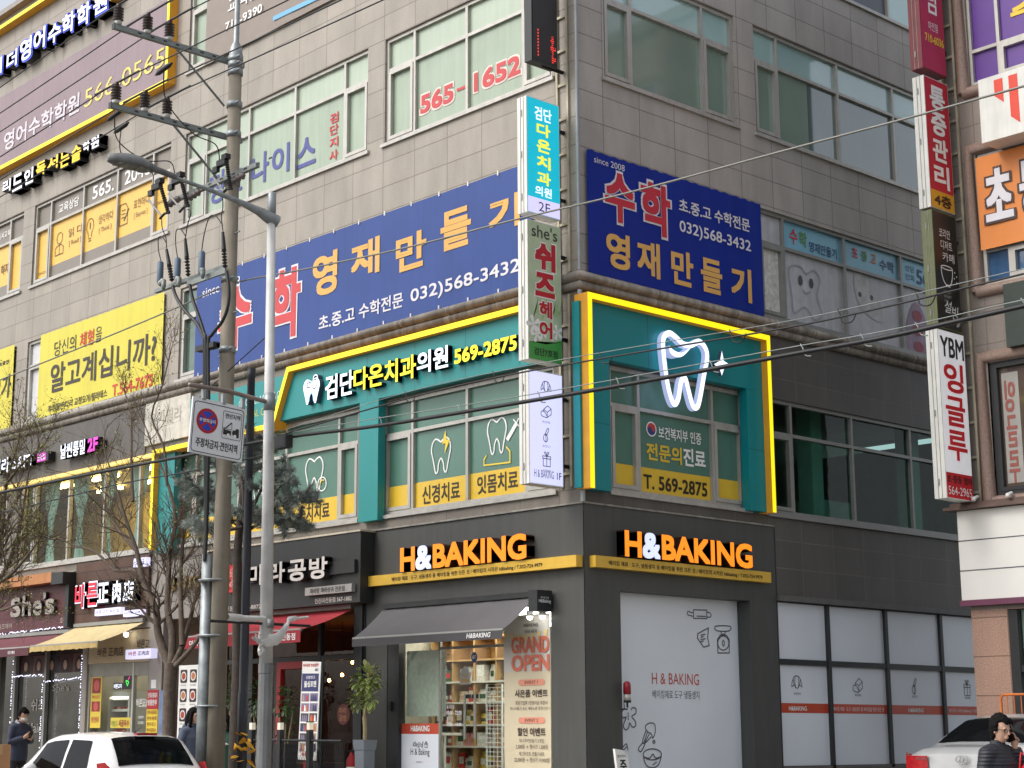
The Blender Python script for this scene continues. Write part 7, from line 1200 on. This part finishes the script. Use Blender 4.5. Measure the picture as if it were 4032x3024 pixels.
b = MB(); b.box(-4.6, -4.5, 4, 13.5, 4.79, 7.6); b.box(-4.5, -.3, 11.6, 11.7, 4.79, 7.15); b.build('partition', PG_, OI); b = MB(); b.box(-.9, -.6, 6.25, 6.55, 4.79, 7.5); b.build('column', PG_, OI); b = MB(); b.box(-.9, -.6, 9.2, 9.5, 4.79, 7.5); b.build('column', PG_, OI); b = MB(); b.box(-2.5, -1.2, 7.2, 8.2, 4.79, 5.6); b.build('counter', PG_, OI)  # end partition stops short so daylight from the open back comes over it
# ------------------------------------------------------------------ vehicles
GLS = mat('car_glass', C(14, 16, 18), .06, var=.2, scale=1.5, spec=.1); TYR = mat('tyre_rubber', C(24, 24, 25), .85); RIM = mat('wheel_rim', C(170, 172, 175), .3, .8); LAMPR = mat('tail_lamp_red', C(158, 18, 26), .25, var=.25, scale=20, coat=.15); TRIM = mat('car_trim', C(30, 30, 32), .5)
def car(name, lab, st, paint, loc, rz, side_win, rear, wind, lamps, wheels, extra=None):
    """st: stations (x, sill, belt, roof, half width at belt, half width at roof), x forward from the rear bumper"""
    t = thing(name, lab, 'car', loc); t.rotation_euler.z = rz
    def lerp(x):
        for a, c in zip(st, st[1:]):
            if a[0] <= x <= c[0]: k = (x-a[0])/(c[0]-a[0]); return [p+(q-p)*k for p, q in zip(a, c)]
        return list(st[-1])
    def ring(s):
        x, zs, zb, zr, wb, wr = s; h = [(0, zs), (wb*.8, zs), (wb*.97, zs+.1), (wb*1.0, (zs+zb)*.5), (wb*1.0, zb-.1), (wb*.97, zb), ((wb*.97+wr)/2+.01, (zb+zr-.05)/2), (wr, zr-.05), (wr*.86, zr-.012), (wr*.5, zr+.006), (0, zr+.01)]
        return [Vector((x, -y, z)) for y, z in h]+[Vector((x, y, z)) for y, z in h[-2:0:-1]]
    xs = []; 
    for a, c in zip(st, st[1:]):
        n = max(1, int((c[0]-a[0])/.09)); xs += [a[0]+(c[0]-a[0])*k/n for k in range(n)]
    xs.append(st[-1][0]); b = MB(); R_ = [ring(lerp(x)) for x in xs]; n = len(R_[0])
    b.add([p for r in R_ for p in r], [(i*n+k, (i+1)*n+k, (i+1)*n+(k+1) % n, i*n+(k+1) % n) for i in range(len(xs)-1) for k in range(n)], 0, True); b.add(R_[0], [tuple(range(n))]); b.add(R_[-1], [tuple(range(n-1, -1, -1))]); bo = b.build('body', paint, t, local=True)
    def side(x, k, s, off):
        q = lerp(x); _, zs, zb, zr, wb, wr = q; y0, z0, y1, z1, y2, z2 = wb*.97, zb, (wb*.97+wr)/2+.01, (zb+zr-.05)/2, wr, zr-.05
        y, z = (y0+(y1-y0)*k*2, z0+(z1-z0)*k*2) if k < .5 else (y1+(y2-y1)*(k*2-1), z1+(z2-z1)*(k*2-1)); return Vector((x, s*(y+off), z))
    for poly in side_win:
        for s in (-1, 1):
            b = MB(); N = 8; (xa0, xb0, k0), (xa1, xb1, k1) = poly
            vs = [side(xa0+(xb0-xa0)*i/N+((xa1+(xb1-xa1)*i/N)-(xa0+(xb0-xa0)*i/N))*j/4, k0+(k1-k0)*j/4, s, .012) for j in range(5) for i in range(N+1)]
            b.add(vs, [(j*9+i, j*9+i+1, j*9+i+10, j*9+i+9) for j in range(4) for i in range(N)], 0, True); b.build('side_window', GLS, t, local=True)
    for nm, (xa, xb, f) in (('rear_window', rear), ('windscreen', wind)):
        b = MB(); vs = []
        for j in range(9):
            x = xa+(xb-xa)*j/8; q = lerp(x); w_ = q[5]*f
            for i in range(9): v = i/4-1; vs.append(Vector((x+(-.012 if xa < 2 else .012), v*w_, q[3]+.018-.03*abs(v)**3)))
        b.add(vs, [(j*9+i, j*9+i+1, j*9+i+10, j*9+i+9) for j in range(8) for i in range(8)], 0, True); b.build(nm, GLS, t, local=True)
    for s in (-1, 1):
        b = MB(); P = lamps; vs = []; h_ = len(P)//2
        for row in (P[:h_], P[h_:]):
            vs.append((-.022, s*lerp(0)[4]*.62, row[0][1])); vs.append((-.022, s*(lerp(0)[4]+.012), row[0][1]))
            for x, z in row[1:]: vs.append((x, s*(lerp(x)[4]+.014), z))
        m = len(vs)//2; b.add(vs, [(i, i+1, m+i+1, m+i) for i in range(m-1)], 0, True); b.build('tail_lamp', LAMPR, t, local=True)
    for x in wheels:
        for s in (-1, 1):
            y = s*(lerp(x)[4]-.1); b = MB(); b.lathe((x, y-.09, .29), [(.2, 0), (.29, .02), (.29, .16), (.2, .18)], 20, 0, (0, 1, 0)); wh = b.build('wheel', TYR, t, local=True); b = MB(); b.lathe((x, y+s*.075, .29), [(.19, 0), (.19, .02), (.05, .03)], 16, 0, (0, s, 0)); o = b.build('rim', RIM, wh, local=True)
    for s in (-1, 1):
        b = MB(); x = wind[0]-.25 if wind[0] < wind[1] else 2.3; q = lerp(x); b.ball((x+.12, s*(q[4]+.12), q[2]+.06), (.07, .1, .065), 10, 8); b.box(x+.08, x+.14, s*q[4]-.02, s*q[4]+.06, q[2]-.01, q[2]+.05); b.build('wing_mirror', paint, t, local=True)
    if extra: extra(t, lerp)
    return t
WPAINT = mat('car_white', C(232, 232, 230), .25, var=.03, coat=.8); SPAINT = mat('car_silver', C(190, 192, 194), .28, .35, var=.04, coat=.8)
def hx(t, lerp):
    b = MB(); b.box(.36, .44, -.16, .16, 1.45, 1.485); b.build('brake_light', LAMPR, t, local=True); b = MB(); b.tube([(.7, 0, 1.48), (.66, 0, 1.515), (.5, 0, 1.57)], [.02, .012, .004], 6); b.build('antenna', TRIM, t, local=True)
    b = MB(); b.tube([(.075, -.05, 1.0), (.16, -.35, 1.07), (.2, -.42, 1.1)], .008, 5); b.build('rear_wiper', TRIM, t, local=True)
    fr = Fr((-.03, 0, 0), (0, -1, 0), (-1, 0, 0)); b = MB(); b.ball((-.025, 0, .93), (.012, .06, .04), 10, 8); b.build('emblem', RIM, t, local=True); b = MB(); b.text(fr, 'morning', -.5, .9, -.28, .94, .005); b.build('badge_lettering', M_INKG, t, local=True)
    b = MB(); b.box(-.06, .0, -.76, .76, .3, .6); b.build('bumper', WPAINT, t, local=True); b = MB(); b.box(-.075, -.061, -.26, .26, .62, .73); b.build('number_plate', M_WHITE, t, local=True)
car('hatchback_car', 'small white hatchback seen from behind, parked at the kerb on the left', [(0, .3, .92, .96, .74, .68), (.06, .24, .95, 1.02, .775, .7), (.2, .22, .97, 1.2, .79, .665), (.42, .2, .98, 1.42, .8, .62), (.75, .2, .98, 1.475, .8, .61), (1.3, .2, .96, 1.49, .8, .61), (1.8, .2, .94, 1.465, .8, .6), (2.05, .2, .93, 1.42, .8, .6), (2.75, .2, .92, .98, .79, .66), (3.3, .22, .84, .87, .76, .66), (3.55, .3, .6, .64, .68, .6)], WPAINT, (-3.55, -4.66, .05), pi, [((.62, 1.28, .06), (.72, 1.26, .9)), ((1.36, 2.4, .06), (1.36, 2.02, .9))], (.09, .44, .86), (2.08, 2.72, .92), [(0, .78), (.1, .74), (.24, .78), (0, 1.0), (.1, 1.1), (.3, 1.08)], (.62, 2.95), hx)
def sx2(t, lerp):
    fr = Fr((-.02, 0, 0), (0, -1, 0), (-1, 0, 0)); b = MB(); b.stroke(fr, [(.075*cos(a*pi/8), .94+.045*sin(a*pi/8)) for a in range(16)], .016, .02, .03, closed=True)
    b.stroke(fr, [(-.035, .92), (-.012, .965)], .014, .02, .032); b.stroke(fr, [(.012, .915), (.035, .96)], .014, .02, .032); b.stroke(fr, [(-.025, .94), (.025, .94)], .012, .02, .0335); b.build('emblem', RIM, t, local=True)
    b = MB(); b.text(fr, 'AVANTE', -.62, .93, -.42, .965, .02); b.build('badge_lettering', M_INKG, t, local=True); b = MB(); b.box(-.045, -.02, -.32, .32, .78, .83); b.build('boot_trim', RIM, t, local=True); b = MB(); b.box(-.05, -.03, -.26, .26, .62, .73); b.build('number_plate', M_WHITE, t, local=True); b = MB(); b.box(-.1, .0, -.8, .8, .28, .58); b.build('bumper', SPAINT, t, local=True)
car('sedan_car', 'silver sedan seen from behind, parked nose in beside the alley on the right', [(0, .3, .88, 1.0, .76, .66), (.1, .24, .95, 1.07, .83, .7), (.35, .22, .99, 1.1, .87, .72), (.5, .2, 1.0, 1.12, .88, .72), (.75, .2, 1.0, 1.26, .885, .68), (1.1, .2, .98, 1.42, .885, .62), (1.5, .2, .97, 1.485, .885, .6), (2.4, .2, .95, 1.48, .885, .58), (2.75, .2, .94, 1.41, .88, .58), (3.55, .2, .93, 1.0, .87, .7), (4.2, .22, .84, .86, .84, .7), (4.5, .3, .6, .64, .74, .64)], SPAINT, (5.15, 1.2, .31), radians(92), [((.9, 1.95, .06), (1.25, 1.95, .88)), ((2.03, 3.1, .06), (2.03, 2.72, .88))], (.54, 1.16, .9), (2.78, 3.5, .92), [(0, .76), (.1, .74), (.3, .8), (0, .98), (.12, 1.02), (.38, .98)], (.85, 3.5), sx2)

# ------------------------------------------------------------------ people
SKIN = mat('skin', C(206, 164, 140), .55, var=.06, scale=6); HAIR = mat('black_hair', C(22, 20, 20), .85, spec=.12, var=.3, scale=30); PHN = mat('phone_black', C(18, 18, 20), .2)
def fuse(b, name, m, parent, vox, sm=4):
    o = b.build(name, m, parent, local=True); md = o.modifiers.new('r', 'REMESH'); md.mode = 'VOXEL'; md.voxel_size = vox; md.use_smooth_shade = True
    s = o.modifiers.new('s', 'SMOOTH'); s.factor = .5; s.iterations = sm
    dg = bpy.context.evaluated_depsgraph_get(); me = bpy.data.meshes.new_from_object(o.evaluated_get(dg)); old = o.data; o.modifiers.clear(); o.data = me; me.name = name; bpy.data.meshes.remove(old)
    if not me.materials: me.materials.append(m)
    return o
def loft(b, rings, n=14):
    vs = [Vector((cx+rx*cos(2*pi*k/n), cy+ry*sin(2*pi*k/n), z)) for cx, cy, z, rx, ry in rings for k in range(n)]; m = len(rings)
    b.add(vs, [(i*n+k, i*n+(k+1) % n, (i+1)*n+(k+1) % n, (i+1)*n+k) for i in range(m-1) for k in range(n)]+[tuple(range(n-1, -1, -1)), tuple(range((m-1)*n, m*n))], 0, True)
def hand(b, w_, d, nrm, s, curl, sc=1.):
    """palm, four unequal bent fingers and a thumb from the side of the palm"""
    w_, d, nrm = Vector(w_), Vector(d).normalized(), Vector(nrm); nrm = (nrm-d*nrm.dot(d)).normalized(); sd = d.cross(nrm)*s; e = w_+d*.085*sc
    b.tube([w_-d*.02, w_+d*.03*sc, e], [.026*sc, .033*sc, .034*sc], 10); b.tube([w_+d*.02*sc+sd*.02, e+sd*.024], .017*sc, 8); b.tube([w_+d*.02*sc-sd*.02, e-sd*.024], .017*sc, 8)
    for k, (o, L) in enumerate(((.03, .068), (.011, .078), (-.009, .072), (-.028, .056))):
        p = e+sd*o*sc; P = [p-d*.01]; dd = d.copy()
        for j in range(3): dd = (dd+nrm*curl*(.5+.25*j)).normalized(); P.append(P[-1]+dd*L*sc*(.45, .32, .26)[j])
        b.tube(P, [.0105*sc, .01*sc, .0092*sc, .0078*sc], 8)
    p = w_+d*.03*sc+sd*.028*sc; b.tube([p, p+(sd*.7+d*.6).normalized()*.035*sc, p+(sd*.45+d*.8+nrm*curl*.8).normalized()*.066*sc], [.014*sc, .0115*sc, .009*sc], 8)
def human(lab, loc, rz, s, jk, tr, arms, hair, mask=None, glasses=False, head=(0, 0), lean=0., phone=None, hood=None, bulk=1., stride=.08, collar=True, stripe=None):
    t = thing('person', lab, 'person', loc); t.rotation_euler.z = rz; t.scale = (s, s, s)
    hx_, hy_ = .02+lean*.9, 0.; M = Matrix.Translation((hx_, 0, 1.5)) @ Matrix.Rotation(head[0], 4, 'Z') @ Matrix.Rotation(head[1], 4, 'Y')
    H = lambda x, y, z: M @ Vector((x, y, z))
    b = MB(); loft(b, [(0, 0, .84, .1, .155), (0, 0, .95, .105, .16), (lean*.3, 0, 1.1, .095, .135), (lean*.6, 0, 1.3, .11, .165), (lean*.8, 0, 1.42, .075, .13), (hx_, 0, 1.47, .05, .055)]); b.tube([(lean*.8, 0, 1.42), tuple(H(-.005, 0, .03))], [.055, .05], 12)
    hb = MB()
    for z, rx, ry, ox in ((-.01, .035, .04, .035), (.02, .058, .055, .022), (.06, .078, .068, .01), (.1, .09, .074, .0), (.14, .095, .076, -.004), (.18, .088, .07, -.008), (.215, .06, .048, -.01), (.232, .02, .018, -.01)): hb.v += [H(ox+rx*cos(2*pi*k/16), ry*sin(2*pi*k/16), z) for k in range(16)]
    for i in range(7):
        for k in range(16): hb.f.append([i*16+k, i*16+(k+1) % 16, i*16+16+(k+1) % 16, i*16+16+k]); hb.m.append(0); hb.sm.append(True)
    hb.f += [list(range(15, -1, -1)), list(range(112, 128))]; hb.m += [0, 0]; hb.sm += [True, True]; b.add(hb.v, hb.f, 0, True)
    b.tube([H(.088, 0, .13), H(.1, 0, .1), H(.112, 0, .078), H(.09, 0, .07)], [.008, .011, .014, .012], 8); b.tube([H(.088, -.02, .045), H(.094, 0, .047), H(.088, .02, .045)], .008, 6); b.tube([H(.088, -.016, .034), H(.094, 0, .033), H(.088, .016, .034)], .009, 6)
    for e in (-1, 1): b.ball(H(0, e*.078, .09), (.022, .012, .032), 8, 6); b.tube([H(.08, e*.02, .126), H(.082, e*.045, .124)], .008, 6)
    for e, arm in zip((-1, 1), arms):
        if arm is None: continue
        sh, el, wr, hd, hn, cu = arm; b.tube([Vector(el).lerp(Vector(wr), .5), wr], [.032, .025], 10); hand(b, wr, hd, hn, e, cu)
    fuse(b, 'body', SKIN, t, .0065, 3)
    b = MB()
    for e in (-1, 1): b.ball(H(.083, e*.033, .107), (.006, .013, .006), 8, 6)
    b.build('eyes', mat('eye_dark', C(30, 22, 20), .2), t, local=True)
    b = MB(); k = bulk; loft(b, [(0, 0, .78, .12*k, .17*k), (0, 0, .92, .125*k, .178*k), (lean*.3, 0, 1.1, .122*k, .165*k), (lean*.6, 0, 1.28, .132*k, .188*k), (lean*.8, 0, 1.4, .09*k, .165*k), (lean*.85, 0, 1.46, .075, .08), (hx_-.01, 0, 1.5 if collar else 1.475, .066, .068)], 18)
    for e, arm in zip((-1, 1), arms):
        if arm is None: sh, el, wr = (lean*.8, e*.18, 1.37), (-.03, e*.25, 1.1), (.04, e*.26, .87)
        else: sh, el, wr = arm[:3]
        b.tube([(lean*.7, e*.1, 1.38), sh, Vector(sh).lerp(Vector(el), .5), el, Vector(el).lerp(Vector(wr), .55), Vector(el).lerp(Vector(wr), .93)], [.075*k, .072*k, .062*k, .055*k, .05*k, .042*k], 12)
    if hood: b.tube([(-.08+lean, -.09, 1.44), (-.15+lean, 0, 1.42), (-.08+lean, .09, 1.44)], [.05, .07, .05], 10)
    jo = fuse(b, 'jacket', jk, t, .012, 3)
    if hood:
        b = MB(); b.tube([H(.06, -.06, -.035), H(-.02, -.085, -.03), H(-.085, 0, -.02), H(-.02, .085, -.03), H(.06, .06, -.035)], [.02, .03, .04, .03, .02], 10); fuse(b, 'hood', hood, t, .01, 3)
    if stripe:
        b = MB(); b.tube([(.0, -.19*k, 1.25), (.13*k, -.05, 1.25), (.13*k, .05, 1.25), (0, .19*k, 1.25)], .03, 6); fuse(b, 'stripe', stripe, t, .012, 3)
    b = MB(); loft(b, [(0, 0, .76, .1, .16), (0, 0, .9, .11, .165)])
    for e in (-1, 1): b.tube([(0, e*.085, .86), (stride*e*.5, e*.09, .48), (stride*e-.02, e*.09, .09)], [.09, .065, .05], 12)
    fuse(b, 'trousers', tr, t, .014, 3)
    for e in (-1, 1): b = MB(); b.ball((stride*e+.04, e*.09, .045), (.13, .05, .045), 12, 8); b.build('shoe', M_BLKP, t, local=True)
    b = MB()
    if hair == 'short':
        HR = random.Random(int(rz*100))
        for z, rx, ry, ox in ((.02, .06, .06, -.005), (.05, .075, .07, 0), (.08, .085, .075, 0), (.11, .093, .078, 0), (.14, .096, .08, -.004), (.17, .094, .076, -.006), (.2, .078, .062, -.008), (.222, .05, .04, -.01), (.235, .015, .012, -.01)):
            for k in range(18):
                a = 2*pi*k/18
                if cos(a) < (.3 if z > .1 else .02 if z > .04 else -.35) or z > .185: r = HR.uniform(.02, .027); b.ball(H(ox+(rx-.004)*cos(a), (ry-.002)*sin(a), z+HR.uniform(-.006, .006)), r, 8, 6)
        for y in (-.045, -.015, .02, .05): b.tube([H(.05, y, .215), H(.083, y+.006, .19), H(.092, y+.014, HR.uniform(.148, .165))], [.018, .014, .006], 7)
        b.ball(H(-.01, 0, .16), (.085, .07, .07), 14, 8); b.ball(H(-.03, 0, .1), (.06, .066, .07), 12, 8)
    else:
        b.ball(H(-.014, 0, .158), (.1, .088, .09), 16, 10); b.tube([H(-.05, 0, .17), H(-.085, 0, .05), H(-.11, 0, -.1), H(-.12, 0, -.28)], [.08, .085, .09, .07], 12)
        for e in (-1, 1): b.tube([H(.03, e*.07, .18), H(.03, e*.088, .08), H(.02, e*.095, -.06), H(-.02, e*.09, -.2)], [.03, .03, .03, .02], 8)
    fuse(b, 'hair', HAIR, t, .008, 2)
    if mask: b = MB(); b.tube([H(.06, -.06, .055), H(.095, -.02, .06), H(.1, 0, .06), H(.095, .02, .06), H(.06, .06, .055)], [.03, .036, .038, .036, .03], 10); fuse(b, 'face_mask', mask, t, .008, 3)
    if glasses:
        b = MB()
        for e in (-1, 1):
            P = [H(.1, e*.034+.024*cos(a*pi/6), .107+.02*sin(a*pi/6)) for a in range(13)]; b.tube(P, .0028, 5, caps=False); b.tube([H(.095, e*.06, .112), H(0, e*.08, .115)], .0025, 5)
        b.tube([H(.102, -.01, .11), H(.102, .01, .11)], .0028, 5); b.build('glasses', M_INK, t, local=True)
    return t
def held(lab, owner, c, ax, n, s):
    """a phone of its own, placed where the hand holds it"""
    bpy.context.view_layer.update(); M = Matrix.Translation(owner.location) @ Matrix.Rotation(owner.rotation_euler.z, 4, 'Z') @ Matrix.Scale(owner.scale.x, 4)
    c = M @ Vector(c); R3 = M.to_3x3(); a = (R3 @ Vector(ax)).normalized(); n = (R3 @ Vector(n)).normalized(); sd = a.cross(n); b = MB(); q = [c+a*x*.075+sd*y*.036+n*z*.005 for z in (-1, 1) for x, y in ((-1, -1), (1, -1), (1, 1), (-1, 1))]; b.hexa(q); tag(b.build('phone', PHN), lab, 'phone')
PUF = mat('padded_navy', C(34, 36, 44), .6, var=.2, scale=5); nt2 = PUF.node_tree; wv = nt2.nodes.new('ShaderNodeTexWave'); wv.bands_direction = 'Z'; wv.inputs['Scale'].default_value = 9.0; wv.inputs['Distortion'].default_value = 1.0; tcn = [x for x in nt2.nodes if x.type == 'TEX_COORD'][0]; nt2.links.new(tcn.outputs['Object'], wv.inputs['Vector']); bpn = nt2.nodes.new('ShaderNodeBump'); bpn.inputs['Strength'].default_value = .35; bpn.inputs['Distance'].default_value = .015; nt2.links.new(wv.outputs['Fac'], bpn.inputs['Height']); nt2.links.new(bpn.outputs[0], nt2.nodes['Principled BSDF'].inputs['Normal'])
NVJ = mat('jacket_slate', C(52, 58, 78), .75, var=.15); BLT = mat('trousers_black', C(34, 34, 38), .8); GHD = mat('hoodie_grey', C(86, 94, 112), .85, var=.12); GRJ = mat('jacket_green', C(30, 78, 62), .7, var=.1); GRH = mat('hood_grey', C(170, 172, 178), .85)
pw = at_x(3000+1490*.6173, 2820, 8.15); face = atan2(CAM.y-pw.y, CAM.x-pw.x)
o = human('short haired woman in glasses and a black padded jacket, phone at her ear', (pw.x, pw.y, .08), face+radians(58), .955, PUF, BLT, [None, ((.0, .19, 1.36), (.12, .27, 1.16), (.1, .145, 1.44), (-.1, -.15, .9), (0, -1, .2), .55)], 'short', glasses=True, head=(radians(-8), radians(12)), bulk=1.22, collar=True)
held('black phone pressed to the ear of the woman in glasses', o, (.075, .105, 1.56), (.35, -.1, -.9), (.1, 1, 0), 1)
t = thing('shoulder_bag', 'red bag hanging at the side of the woman in glasses', 'bag', (pw.x, pw.y, 1.0)); v = Vector((-sin(face), cos(face), 0)); c = Vector((pw.x, pw.y, 1.2))+v*.3+Vector((cos(face), sin(face), 0))*.05; b = MB(); b.ball(c, (.12, .12, .14), 14, 10); b.build('bag_body', ink(186, 30, 44), t); b = MB(); b.tube([c+Vector((0, 0, .12)), c-v*.1+Vector((0, 0, .2)), c-v*.12+Vector((0, 0, .05))], .012, 6); b.build('strap', ink(186, 30, 44), t)
pm = at_y(79, 2800, -2.0); face = atan2(CAM.y-pm.y, CAM.x-pm.x)
o = human('man in a slate padded jacket and pale mask looking at a phone', (pm.x, -2.0, .2), face+radians(40), 1.02, NVJ, BLT, [((.03, -.18, 1.36), (.04, -.24, 1.12), (.25, -.08, 1.2), (.6, .35, .5), (-.5, .3, .8), .5), ((.03, .18, 1.36), (.04, .25, 1.12), (.22, .1, 1.17), (.6, -.5, .4), (-.5, -.2, .8), .5)], 'short', mask=mat('mask_pale', C(222, 216, 206), .8), head=(radians(-5), radians(22)), lean=.03, hood=GRH, bulk=1.14)
held('black phone held by the man in the slate jacket', o, (.33, .0, 1.25), (.5, .0, .85), (-.85, 0, .5), 1)
p1 = at_y(762, 2800, -2.9); human('long haired woman in a grey hoodie walking behind the cable guard of the pole', (p1.x, -2.9, .2), radians(8), .985, GHD, mat('shorts_grey', C(150, 150, 156), .8), [None, None], 'long', hood=GHD, bulk=1.08, stride=.16)
p2_ = at_y(893, 2800, -2.4); face = atan2(CAM.y-p2_.y, CAM.x-p2_.x); human('long haired woman in green and white jacket and black mask, right of the pole', (p2_.x, -2.4, .2), face+radians(-35), .93, GRJ, mat('trousers_light', C(190, 190, 192), .8), [((.0, -.18, 1.36), (.02, -.24, 1.1), (.2, -.14, 1.12), (.7, .3, .4), (-.4, .2, .8), .4), None], 'long', mask=mat('mask_black', C(26, 26, 28), .8), head=(0, radians(14)), bulk=1.05, stripe=M_WHITE)
# cardboard boxes at the left edge
KB = mat('cardboard', C(176, 132, 92), .8, var=.1, scale=4); TP = mat('box_tape', C(196, 160, 110), .4)
for k, (dx, dy, z, rz, h) in enumerate(((-.15, 0, .05, .2, .5), (.0, .0, .552, .3, .45), (-.12, .02, 1.004, .45, .36))):
    c = at_y(-55, 2995, -5.9); t = thing('cardboard_box', ('lowest brown cardboard box of the stack at the left edge', 'middle brown cardboard box of the stack at the left edge', 'topmost brown cardboard box of the stack at the left edge')[k], 'box', (c.x+dx, -5.9+dy, z), 'cardboard boxes stacked at the left edge'); t.rotation_euler.z = rz
    b = MB(); b.box(-.3, .3, -.22, .22, 0, h); b.build('carton', KB, t, local=True); b = MB(); b.box(-.301, .301, -.03, .03, h+.001, h+.003); b.box(.3005, .302, -.03, .03, h*.6, h); b.build('tape', TP, t, local=True)
